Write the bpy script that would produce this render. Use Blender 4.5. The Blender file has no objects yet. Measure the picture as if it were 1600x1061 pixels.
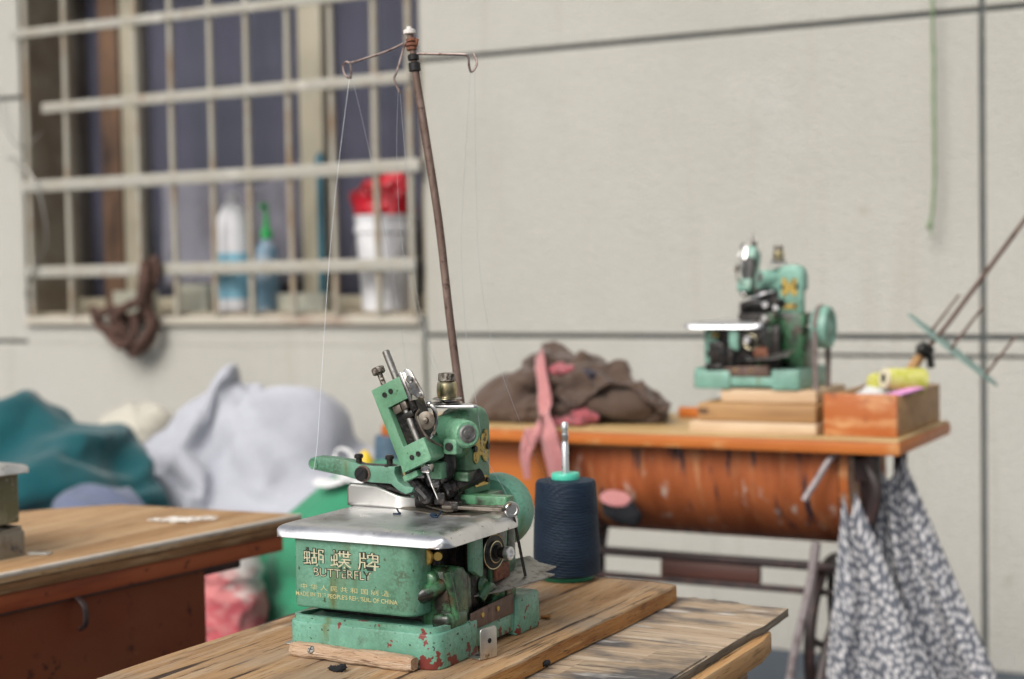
import bpy, bmesh, math, random
from math import sin, cos, pi, radians
from mathutils import Vector, Matrix, noise
random.seed(7)
S = bpy.context.scene
COL = S.collection

# ------------------------------------------------------------------ camera
FPX, EYE = 2472.0, 1.08
YAW, PITCH, ROLL = radians(28.1), radians(2.49), radians(-1.034)
_f0 = Vector((-sin(YAW), cos(YAW), 0)); _r0 = Vector((cos(YAW), sin(YAW), 0)); _u0 = Vector((0, 0, 1))
FW = _f0*cos(PITCH) - _u0*sin(PITCH); _u = _u0*cos(PITCH) + _f0*sin(PITCH)
RT = _r0*cos(ROLL) + _u*sin(ROLL); UP = _u*cos(ROLL) - _r0*sin(ROLL)
EYEP = Vector((0, 0, EYE))
def up(x, y, X=None, Y=None, Z=None):
    """point of the photograph -> point on a real plane of the place"""
    d = FW + RT*((x-800)/FPX) - UP*((y-530.5)/FPX)
    i, c = (0, X) if X is not None else (1, Y) if Y is not None else (2, Z)
    return EYEP + d*((c-EYEP[i])/d[i])
cam = bpy.data.cameras.new('camera'); camo = bpy.data.objects.new('camera', cam); COL.objects.link(camo)
cam.sensor_width = 36; cam.lens = FPX*36/1600; cam.clip_start = .05; cam.clip_end = 500
R = Matrix((RT, UP, -FW)).transposed().to_4x4(); R.translation = EYEP
camo.matrix_world = R; S.camera = camo
cam.dof.use_dof = True; cam.dof.aperture_fstop = 4.6; cam.dof.focus_distance = 1.50; cam.dof.aperture_blades = 0

# ------------------------------------------------------------------ materials
def mat(name, col, rough=.5, metal=0., layers=(), bump=None, rvar=None, spec=.5, sheen=0, coat=0, off=(0,0,0), uv=False):
    """layers: (scale, colour, lo, hi, stretch, detail[, zramp]) noise-masked colours on top of each other"""
    m = bpy.data.materials.new(name); m.use_nodes = True
    nt = m.node_tree; N = nt.nodes; L = nt.links
    b = N['Principled BSDF']; b.inputs['Roughness'].default_value = rough; b.inputs['Metallic'].default_value = metal
    b.inputs['Specular IOR Level'].default_value = spec
    b.inputs['Sheen Weight'].default_value = sheen; b.inputs['Coat Weight'].default_value = coat
    tc = N.new('ShaderNodeTexCoord'); src = tc.outputs['UV' if uv else 'Object']
    def mp(stretch):
        n = N.new('ShaderNodeMapping'); n.inputs['Scale'].default_value = stretch; n.inputs['Location'].default_value = off
        L.new(src, n.inputs['Vector']); return n.outputs[0]
    cur = None
    def rgb(c): return (c[0], c[1], c[2], 1)
    last = None
    for k, ly in enumerate(layers):
        sc, c, lo, hi, st, det = ly[:6]
        nz = N.new('ShaderNodeTexNoise'); nz.inputs['Scale'].default_value = sc; nz.inputs['Detail'].default_value = det
        nz.inputs['Roughness'].default_value = .6
        L.new(mp(st), nz.inputs['Vector'])
        val = nz.outputs['Fac']
        if len(ly) > 6:
            zk, z0, z1 = ly[6]     # add zk * smooth(z from z0 to z1): real wear where the thing is knocked
            sx = N.new('ShaderNodeSeparateXYZ'); L.new(src, sx.inputs[0])
            mr = N.new('ShaderNodeMapRange'); L.new(sx.outputs['Z'], mr.inputs[0])
            mr.inputs[1].default_value = z0; mr.inputs[2].default_value = z1; mr.inputs[3].default_value = zk; mr.inputs[4].default_value = 0
            ad = N.new('ShaderNodeMath'); L.new(val, ad.inputs[0]); L.new(mr.outputs[0], ad.inputs[1]); val = ad.outputs[0]
        rp = N.new('ShaderNodeMapRange'); rp.clamp = True
        rp.inputs[1].default_value = lo; rp.inputs[2].default_value = hi
        L.new(val, rp.inputs[0])
        mx = N.new('ShaderNodeMix'); mx.data_type = 'RGBA'
        L.new(rp.outputs[0], mx.inputs[0])
        if cur is None: mx.inputs[6].default_value = rgb(col)
        else: L.new(cur, mx.inputs[6])
        mx.inputs[7].default_value = rgb(c)
        cur = mx.outputs[2]; last = rp.outputs[0]
    if cur is None: b.inputs['Base Color'].default_value = rgb(col)
    else: L.new(cur, b.inputs['Base Color'])
    if rvar:
        sc, lo, hi, st = rvar
        nz = N.new('ShaderNodeTexNoise'); nz.inputs['Scale'].default_value = sc; nz.inputs['Detail'].default_value = 4
        L.new(mp(st), nz.inputs['Vector'])
        rp = N.new('ShaderNodeMapRange'); rp.inputs[1].default_value = .3; rp.inputs[2].default_value = .7
        rp.inputs[3].default_value = lo; rp.inputs[4].default_value = hi
        L.new(nz.outputs['Fac'], rp.inputs[0]); L.new(rp.outputs[0], b.inputs['Roughness'])
    if bump:
        prev = None
        for (sc, strength, dist, st) in bump:
            nz = N.new('ShaderNodeTexNoise'); nz.inputs['Scale'].default_value = sc; nz.inputs['Detail'].default_value = 3
            L.new(mp(st), nz.inputs['Vector'])
            bp = N.new('ShaderNodeBump'); bp.inputs['Strength'].default_value = strength; bp.inputs['Distance'].default_value = dist
            L.new(nz.outputs['Fac'], bp.inputs['Height'])
            if prev: L.new(prev, bp.inputs['Normal'])
            prev = bp.outputs[0]
        L.new(prev, b.inputs['Normal'])
    return m
I3 = (1, 1, 1)
M = {}
def green(name, c, chips, off=(0,0,0), light=(.2,.46,.32)):
    lay = [(35, light, .42, .72, I3, 4), (15, (c[0]*.45, c[1]*.48, c[2]*.38), .46, .76, (1,1,.45), 6), (38, (.05,.055,.03), .60, .78, (1,1,.7), 5), (300, (c[0]*.84, c[1]*.88, c[2]*.84), .45, .65, I3, 2),
           (22, (c[0]*.6+.03, c[1]*.5, c[2]*.3), .60, .72, (1.6,1.6,.35), 5), (170, (.04,.07,.03), .67, .74, I3, 2)]
    if chips: lay += [(55, (.17,.035,.03), .630, .638, I3, 3, chips), (200, (.03,.03,.025), .70, .72, I3, 1)]
    return mat(name, c, .34, 0, lay, bump=[(420, .3, .0012, I3), (90, .22, .0012, I3)], rvar=(40, .28, .55, I3), off=off, coat=.08)
M['paint'] = green('green enamel', (.115,.272,.192), None, light=(.17,.355,.26))
M['paint_base'] = green('chipped green enamel', (.135,.315,.235), (.15, .0, .016), light=(.185,.43,.32))
M['paint_head'] = green('worn green enamel', (.125,.295,.18), None, light=(.19,.385,.24), off=(3,1,2))
M['paint_wheel'] = green('wheel enamel', (.15,.37,.27), None)
M['paint_oily'] = mat('oily green enamel', (.03,.095,.042), .3, 0, [(30,(.07,.22,.10),.52,.68,I3,4),(45,(.010,.009,.006),.44,.58,I3,5),(28,(.05,.028,.012),.6,.7,I3,3)], bump=[(150,.3,.002,I3)], rvar=(50,.18,.5,I3), coat=.3)
M['paint_bed'] = mat('dirty green enamel', (.06,.19,.09), .35, 0, [(30,(.10,.28,.15),.5,.7,I3,4),(50,(.02,.02,.01),.5,.7,I3,4)], bump=[(150,.25,.002,I3)], coat=.2)
M['aqua'] = green('pale green enamel', (.20,.37,.30), None, light=(.26,.50,.41), off=(5,0,0))
M['olive'] = mat('worn olive enamel', (.15,.145,.075), .5, 0, [(25,(.28,.27,.19),.52,.62,(1,1,.5),4),(40,(.08,.075,.03),.55,.7,I3,4),(90,(.36,.36,.31),.64,.7,I3,2)], bump=[(120,.3,.002,I3)])
M['taupe'] = mat('worn taupe enamel', (.23,.205,.16), .5, 0, [(40,(.16,.13,.09),.5,.7,I3,4),(60,(.07,.07,.09),.64,.68,I3,2)], bump=[(120,.3,.002,I3)])
M['steel'] = mat('polished steel', (.76,.76,.77), .34, 1, [(30,(.52,.52,.53),.50,.78,I3,4),(120,(.25,.2,.15),.68,.76,I3,2)], rvar=(45,.26,.50,I3), bump=[(400,.05,.001,(1,8,1))])
M['tin'] = mat('brushed tin', (.62,.61,.58), .42, 1, [(40,(.42,.40,.37),.5,.75,I3,4),(70,(.22,.16,.1),.66,.76,I3,3)], bump=[(300,.08,.001,(1,1,10))])
M['grey_steel'] = mat('dull steel', (.34,.33,.31), .45, 1, [(120,(.16,.14,.12),.5,.7,I3,3)], bump=[(300,.1,.001,I3)])
M['old_steel'] = mat('old brown steel', (.17,.15,.125), .5, .85, [(70,(.07,.05,.035),.5,.7,I3,4)], bump=[(200,.2,.001,I3)])
M['chrome'] = mat('chrome', (.52,.51,.49), .2, 1, [(90,(.16,.14,.12),.5,.68,I3,4)], bump=[(60,.15,.002,I3)])
M['black_metal'] = mat('blackened steel', (.018,.017,.016), .33, .0, [(80,(.05,.045,.04),.52,.7,I3,3)], bump=[(200,.2,.001,I3)], spec=.35)
M['gunk'] = mat('oily black grease', (.009,.008,.008), .28, 0, [(80,(.03,.02,.015),.5,.7,I3,3)], bump=[(160,.5,.003,I3)], spec=.4)
M['brass'] = mat('aged brass', (.55,.40,.13), .35, 1, [(70,(.25,.16,.05),.5,.7,I3,4)], bump=[(300,.1,.001,I3)])
M['badge'] = mat('embossed brass', (.50,.36,.10), .4, .75, [(220,(.10,.06,.02),.55,.62,I3,2)], bump=[(250,.6,.002,I3)])
M['nickel'] = mat('yellowed nickel', (.56,.50,.33), .28, 1, [(60,(.36,.3,.16),.5,.7,I3,3)], bump=[(90,.06,.001,(1,1,.1))])
M['knurl'] = mat('dirty knurled steel', (.32,.29,.25), .55, .8, [(260,(.07,.05,.04),.48,.6,I3,2)], bump=[(350,.8,.002,I3)])
M['rust_pole'] = mat('rusty steel tube', (.135,.085,.066), .6, .25, [(60,(.24,.17,.14),.5,.7,(1,1,.3),4),(120,(.06,.03,.022),.55,.7,I3,3)], bump=[(200,.3,.001,I3)])
M['rust'] = mat('orange rust', (.20,.075,.04), .8, 0, [(200,(.09,.03,.02),.5,.65,I3,3)], bump=[(250,.6,.002,I3)])
M['wire'] = mat('galvanised wire', (.30,.24,.22), .5, .7, [(120,(.14,.08,.06),.5,.65,I3,3)])
M['white_cap'] = mat('white enamel', (.72,.68,.64), .4)
M['gold_ink'] = None
def wood(name, c, c2, c3, st, dark, off=(0,0,0), rough=.62, wear=None, b=.5):
    lay = [(9, c2, .38, .66, st, 6), (22, c3, .52, .72, st, 5), (60, dark, .60, .70, (st[0]*1.0, st[1], st[2]), 4)]
    if wear: lay += wear
    lay.append((110, dark, .60, .72, (st[0]*1.6, st[1]*1.6, st[2]*1.6), 3))
    return mat(name, c, rough, 0, lay, bump=[(60, b, .002, st), (150, b*.8, .0015, st)], off=off, spec=.22)
GY, GX = (3.2, .16, 3.2), (.16, 3.2, 3.2)
M['plank'] = wood('weathered plank', (.44,.275,.14), (.25,.135,.06), (.52,.39,.26), GY, (.035,.022,.016), wear=[(5,(.30,.24,.18),.50,.68,(1,.6,1),4),(30,(.05,.03,.02),.605,.66,(2.2,.10,2.2),5),(9,(.05,.045,.04),.60,.74,(1,.7,1),6),(55,(.50,.38,.25),.62,.72,(2,.12,2),4)], b=.9)
M['plank_edge'] = wood('sawn plank edge', (.42,.20,.06), (.25,.10,.03), (.52,.30,.12), (2,.5,6), (.05,.03,.02), wear=[(9,(.07,.04,.025),.63,.7,(1,.8,1),3)], b=.6)
M['board'] = wood('weathered board', (.49,.38,.27), (.35,.25,.16), (.61,.51,.40), GX, (.07,.05,.04), off=(2,3,1), wear=[(6,(.10,.095,.095),.50,.62,(1,2.2,1),5),(10,(.58,.56,.53),.58,.68,(.7,2,1),4),(30,(.09,.06,.04),.63,.70,(.12,2.4,2),5)], b=.8)
M['board_edge'] = wood('splintered layers', (.19,.15,.11), (.09,.07,.05), (.33,.27,.2), (.3,.3,6), (.03,.025,.02), b=.9)
M['rail_edge'] = wood('raw rail', (.58,.35,.16), (.44,.22,.08), (.62,.45,.26), GY, (.16,.08,.03), off=(1,0,4), b=.4)
M['stick'] = wood('split stick', (.50,.37,.26), (.36,.22,.13), (.62,.52,.42), (.35,6,6), (.10,.05,.03), off=(4,0,0), b=1.0, wear=[(16,(.12,.07,.04),.60,.70,(.5,3,3),5)])
M['ltop'] = wood('scrubbed table top', (.52,.325,.17), (.36,.195,.085), (.62,.46,.29), (2.6,.13,2.6), (.13,.075,.045), off=(7,0,0), b=.4)
M['lip'] = wood('worn table lip', (.30,.165,.075), (.18,.085,.035), (.40,.26,.14), (3,.18,5), (.05,.025,.015), off=(7,2,0), b=.5)
M['worn_strip'] = mat('bare worn wood', (.60,.54,.46), .8, 0, [(40,(.38,.28,.18),.56,.72,(1,.3,1),4)], bump=[(90,.5,.003,I3)])
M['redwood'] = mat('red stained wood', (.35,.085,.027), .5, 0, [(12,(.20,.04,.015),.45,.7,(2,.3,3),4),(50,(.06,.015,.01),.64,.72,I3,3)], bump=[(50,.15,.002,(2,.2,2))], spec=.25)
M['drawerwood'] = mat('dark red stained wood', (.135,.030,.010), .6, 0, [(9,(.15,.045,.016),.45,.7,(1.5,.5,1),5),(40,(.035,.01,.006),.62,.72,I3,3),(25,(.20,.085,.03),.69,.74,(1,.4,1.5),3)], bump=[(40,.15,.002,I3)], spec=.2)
M['orange'] = mat('orange varnished wood', (.50,.155,.035), .42, 0, [(10,(.36,.09,.02),.45,.7,(.3,2,2),4),(30,(.55,.28,.11),.60,.72,(.4,2,1),4)], bump=[(50,.15,.002,(.2,2,2))], spec=.25)
M['orange_worn'] = mat('worn orange wood', (.42,.115,.025), .5, 0, [(16,(.60,.32,.14),.46,.62,(.5,2,2),6),(30,(.22,.06,.02),.6,.72,I3,3)], bump=[(50,.25,.002,I3)])
M['t2top'] = mat('worn yellow top', (.46,.30,.125), .5, 0, [(8,(.56,.40,.21),.45,.7,(.4,2,1),4),(30,(.36,.2,.07),.6,.75,(.3,2,1),3)])
M['barrel'] = mat('scuffed orange veneer', (.38,.108,.036), .5, 0, [(9,(.24,.06,.018),.42,.64,(2.2,.4,.4),5),(11,(.52,.24,.11),.56,.72,(2.5,.5,.4),5),(8,(.022,.018,.028),.572,.63,(4.2,.8,.55),7),(26,(.50,.36,.29),.61,.70,(1.6,1,.5),4)], bump=[(40,.2,.002,I3)], spec=.3)
M['tanwood'] = mat('bare tan wood', (.42,.24,.10), .6, 0, [(14,(.30,.155,.06),.45,.7,(.3,2,3),4),(40,(.12,.06,.03),.65,.72,(.4,2,2),3)], bump=[(60,.25,.002,I3)])
M['palewood'] = mat('pale batten wood', (.62,.46,.30), .6, 0, [(20,(.5,.33,.19),.45,.7,(.3,2,3),4)])
M['iron'] = mat('dark cast iron', (.028,.018,.018), .45, .1, [(40,(.07,.035,.03),.5,.7,I3,3)], bump=[(120,.3,.002,I3)])
M['rod'] = mat('grey painted rod', (.30,.26,.26), .5, .2, [(50,(.16,.12,.12),.5,.7,I3,3)])
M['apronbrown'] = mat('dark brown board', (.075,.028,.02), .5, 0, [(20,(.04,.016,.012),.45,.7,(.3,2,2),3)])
M['wall'] = mat('sand rendered wall', (.49,.474,.428), .9, 0, [(1.1,(.445,.433,.385),.40,.66,(1,1,.8),5),(3,(.50,.485,.445),.55,.75,I3,4),(4,(.40,.38,.32),.57,.84,(2.2,1,.14),6),(7,(.36,.345,.28),.66,.78,(1,1,1),5),(150,(.30,.28,.235),.56,.70,I3,3)], bump=[(120,.9,.008,I3),(30,.14,.012,I3)])
M['wall_low'] = M['wall']
M['joint'] = mat('dark joint sealant', (.075,.085,.085), .8, 0, [(8,(.11,.115,.10),.45,.7,I3,3)])
M['reveal'] = mat('dirty render', (.32,.28,.21), .9, 0, [(6,(.22,.17,.12),.45,.7,I3,4)], bump=[(120,.4,.004,I3)])
M['sill'] = mat('stained sill', (.46,.42,.35), .85, 0, [(9,(.34,.26,.20),.50,.70,(1,1,1),4),(30,(.25,.12,.07),.66,.76,I3,3)], bump=[(90,.4,.004,I3)])
M['grille'] = mat('grey cream painted steel', (.36,.345,.30), .55, 0, [(12,(.33,.30,.24),.45,.7,I3,4),(24,(.24,.12,.05),.62,.74,(1,1,.5),4),(18,(.52,.5,.45),.62,.75,I3,3)], bump=[(90,.3,.002,I3)])
M['bar'] = mat('rust stained bar', (.36,.335,.275), .6, 0, [(9,(.28,.19,.11),.48,.70,(1,1,.6),4),(24,(.20,.09,.04),.66,.76,(1,1,.5),4)], bump=[(90,.3,.002,I3)])
M['creamframe'] = mat('cream window frame', (.42,.38,.285), .5, 0, [(8,(.33,.29,.21),.45,.7,(1,1,.4),4)])
M['brownframe'] = mat('rotten brown frame', (.15,.085,.05), .8, 0, [(9,(.05,.03,.022),.45,.65,(1,1,.3),4),(14,(.2,.11,.06),.62,.72,(1,1,.4),4)], bump=[(80,.4,.004,I3)])
M['reflection'] = mat('violet blue curtain', (.155,.150,.190), .85, 0, [(2.2,(.115,.125,.15),.4,.7,(1,1,.6),4)], bump=[(12,.5,.02,(1,1,.1))])  # reflection tint of the panes, put into a sheet's colour
M['grey_reflection'] = mat('pale grey reflection', (.40,.39,.40), .9, 0, [(5,(.20,.19,.20),.4,.65,(1,1,.7),4)], bump=[(14,.5,.02,I3)])  # pale reflections in the glass, put into a sheet's colour
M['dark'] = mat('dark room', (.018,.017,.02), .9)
M['ground'] = mat('dark blue grey concrete', (.055,.07,.09), .75, 0, [(4,(.08,.095,.11),.45,.7,I3,4)], bump=[(60,.3,.004,I3)])
def fabric(name, c, c2, fine=700, rough=.95, sheen=.25):
    return mat(name, c, rough, 0, [(6, c2, .4, .7, I3, 4), (220, (c[0]*.8,c[1]*.8,c[2]*.8), .5, .62, I3, 2)], bump=[(fine, .35, .002, I3)], sheen=sheen, spec=.2)
M['grey_sack'] = fabric('grey jersey', (.46,.47,.52), (.41,.42,.47))
M['teal_sack'] = fabric('teal cloth', (.007,.085,.100), (.006,.065,.080))
M['slate_sack'] = fabric('slate blue cloth', (.14,.165,.25), (.11,.13,.20))
M['green_sack'] = fabric('bright green cloth', (.045,.27,.145), (.035,.22,.12))
M['cream_sack'] = fabric('cream cloth', (.55,.52,.44), (.48,.45,.38))
M['white_cloth'] = fabric('white cloth', (.70,.70,.70), (.62,.62,.62))
M['redwhite'] = mat('red stained white cloth', (.66,.62,.58), .9, 0, [(9,(.58,.20,.20),.60,.76,(1,1,1.6),3,(.36,.29,.38)),(22,(.52,.10,.12),.70,.82,(1,1,1.6),2,(.26,.27,.36))], bump=[(500,.3,.002,I3)])
M['brown_wool'] = fabric('brown wool', (.100,.066,.049), (.085,.056,.042), 500)
M['dark_lining'] = fabric('dark blue lining', (.035,.03,.045), (.02,.02,.03))
M['pink'] = fabric('dusty pink cloth', (.53,.235,.23), (.45,.18,.18))
M['deep_pink'] = fabric('deep pink lining', (.40,.11,.125), (.33,.08,.095))
M['pink_plain'] = mat('lilac pink paper', (.72,.32,.62), .7)
M['red_plastic'] = mat('red plastic bag', (.62,.012,.03), .3, 0, [(9,(.45,.008,.02),.45,.7,I3,3)], bump=[(30,.5,.01,I3)], coat=.2)
M['white_plastic'] = mat('white plastic', (.70,.70,.72), .4, 0, [(9,(.58,.58,.60),.5,.75,I3,3)])
M['blue_label'] = mat('pale blue label', (.22,.46,.58), .45, 0, [(20,(.12,.30,.42),.55,.7,(1,1,2),3)])
M['blue_plastic'] = mat('blue plastic', (.12,.22,.30), .4, 0, [(9,(.3,.36,.42),.5,.6,(1,1,2),2)])
M['green_plastic'] = mat('green plastic', (.03,.40,.10), .35)
M['cyan_plastic'] = mat('cyan plastic', (.035,.13,.17), .5)
M['carton'] = mat('pale carton', (.50,.49,.40), .8, 0, [(10,(.36,.38,.33),.45,.7,I3,3)])
M['rope'] = mat('brown rope', (.075,.038,.028), .9, 0, [(60,(.13,.07,.05),.45,.65,I3,3)], bump=[(120,.9,.01,(1,1,1))])
M['mint'] = mat('mint plastic', (.08,.56,.40), .4)
M['green_plate'] = mat('green tin plate', (.02,.22,.11), .45)
M['slate_thread'] = None
M['yellow'] = mat('yellow plastic', (.80,.55,.03), .45, 0, [(60,(.65,.42,.02),.5,.7,I3,2)])
M['lime_thread'] = mat('yellow thread', (.56,.54,.17), .7, 0, [(90,(.45,.45,.06),.45,.6,(1,1,1),2)], bump=[(300,.4,.001,I3)])
M['cream_card'] = mat('cream card', (.68,.62,.44), .7)
M['string'] = mat('green string', (.16,.24,.12), .9)
M['thread_line'] = mat('fine grey thread', (.30,.33,.36), .6)
M['thread_pale'] = mat('fine pale thread', (.62,.66,.70), .6)
M['lint'] = mat('black lint', (.008,.009,.012), .95)
M['white_lint'] = mat('white thread scraps', (.72,.69,.64), .9)
M['belt'] = mat('worn leather belt', (.17,.135,.125), .8, 0, [(60,(.1,.075,.065),.5,.7,I3,3)])
M['verdigris'] = mat('grey green painted plate', (.19,.29,.26), .5, 0, [(30,(.12,.2,.17),.5,.7,I3,3)])

def thread_mat(name, c, c2):
    m = mat(name, c, .55, 0, [(25, c2, .45, .7, (1,1,3), 3)], sheen=0, spec=.3)
    nt = m.node_tree; N = nt.nodes; L = nt.links; b = N['Principled BSDF']
    tc = N.new('ShaderNodeTexCoord'); prev = None
    for rot, sc, dist in ((.20, 900, .0007), (-.24, 640, .0007), (.3, 42, .0022), (-.26, 31, .0022)):
        mp = N.new('ShaderNodeMapping'); mp.inputs['Rotation'].default_value = (rot, rot*.8, 0); L.new(tc.outputs['Object'], mp.inputs[0])
        w = N.new('ShaderNodeTexWave'); w.bands_direction = 'Z'; w.inputs['Scale'].default_value = sc/20*3; w.inputs['Distortion'].default_value = 1.2
        w.inputs['Detail Scale'].default_value = 3
        L.new(mp.outputs[0], w.inputs[0])
        bp = N.new('ShaderNodeBump'); bp.inputs['Distance'].default_value = dist; bp.inputs['Strength'].default_value = .55
        L.new(w.outputs['Fac'], bp.inputs['Height'])
        if prev: L.new(prev, bp.inputs['Normal'])
        prev = bp.outputs[0]
    L.new(prev, b.inputs['Normal'])
    return m
M['navy_thread'] = thread_mat('navy thread', (.006,.017,.036), (.010,.026,.05))
M['slate_thread'] = thread_mat('slate blue thread', (.075,.125,.185), (.10,.16,.22))

def floral():
    m = bpy.data.materials.new('floral cotton'); m.use_nodes = True
    nt = m.node_tree; N = nt.nodes; L = nt.links; b = N['Principled BSDF']; b.inputs['Roughness'].default_value = .9
    tc = N.new('ShaderNodeTexCoord')
    def vor(scale, lo, hi, off):
        mp = N.new('ShaderNodeMapping'); mp.inputs['Location'].default_value = off; L.new(tc.outputs['UV'], mp.inputs[0])
        v = N.new('ShaderNodeTexVoronoi'); v.voronoi_dimensions = '2D'; v.inputs['Scale'].default_value = scale; v.inputs['Randomness'].default_value = .8
        L.new(mp.outputs[0], v.inputs['Vector'])
        r = N.new('ShaderNodeMapRange'); r.clamp = True; L.new(v.outputs['Distance'], r.inputs[0])
        r.inputs[1].default_value = lo; r.inputs[2].default_value = hi; r.inputs[3].default_value = 1; r.inputs[4].default_value = 0
        return r.outputs[0]
    a = vor(68, .16, .44, (0,0,0)); c = vor(150, .10, .30, (3,1,0))
    mxm = N.new('ShaderNodeMath'); mxm.operation = 'MAXIMUM'; L.new(a, mxm.inputs[0])
    sc = N.new('ShaderNodeMath'); sc.operation = 'MULTIPLY'; sc.inputs[1].default_value = .18; L.new(c, sc.inputs[0]); L.new(sc.outputs[0], mxm.inputs[1])
    mx = N.new('ShaderNodeMix'); mx.data_type = 'RGBA'; L.new(mxm.outputs[0], mx.inputs[0])
    mx.inputs[6].default_value = (.10,.11,.135,1); mx.inputs[7].default_value = (.66,.64,.64,1)
    L.new(mx.outputs[2], b.inputs['Base Color'])
    return m
M['floral'] = floral()

def ink(name, col, wear_scale, thr):
    """transfer lettering, partly rubbed off"""
    m = mat(name, col, .4, .35)
    nt = m.node_tree; N = nt.nodes; L = nt.links
    tc = N.new('ShaderNodeTexCoord'); nz = N.new('ShaderNodeTexNoise'); nz.inputs['Scale'].default_value = wear_scale; nz.inputs['Detail'].default_value = 3
    L.new(tc.outputs['Object'], nz.inputs['Vector'])
    rp = N.new('ShaderNodeMapRange'); rp.clamp = True; rp.inputs[1].default_value = thr; rp.inputs[2].default_value = thr+.03
    L.new(nz.outputs['Fac'], rp.inputs[0])
    tr = N.new('ShaderNodeBsdfTransparent'); mx = N.new('ShaderNodeMixShader')
    L.new(rp.outputs[0], mx.inputs[0]); L.new(N['Principled BSDF'].outputs[0], mx.inputs[1]); L.new(tr.outputs[0], mx.inputs[2])
    L.new(mx.outputs[0], N['Material Output'].inputs['Surface'])
    return m
M['gold_ink'] = ink('gold transfer', (.66,.62,.44), 110, .575)
M['black_ink'] = ink('black transfer outline', (.03,.04,.03), 110, .61)
M['small_ink'] = ink('small gold transfer', (.60,.56,.28), 170, .60)

def glass_mat():
    m = bpy.data.materials.new('window glass'); m.use_nodes = True
    nt = m.node_tree; N = nt.nodes; L = nt.links
    N.remove(N['Principled BSDF'])
    tr = N.new('ShaderNodeBsdfTransparent'); tr.inputs[0].default_value = (.88,.88,.91,1)
    gl = N.new('ShaderNodeBsdfGlossy'); gl.inputs['Roughness'].default_value = .30
    fr = N.new('ShaderNodeFresnel'); fr.inputs[0].default_value = 1.18
    mx = N.new('ShaderNodeMixShader'); L.new(fr.outputs[0], mx.inputs[0]); L.new(tr.outputs[0], mx.inputs[1]); L.new(gl.outputs[0], mx.inputs[2])
    L.new(mx.outputs[0], N['Material Output'].inputs['Surface'])
    return m
M['glass'] = glass_mat()

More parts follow.
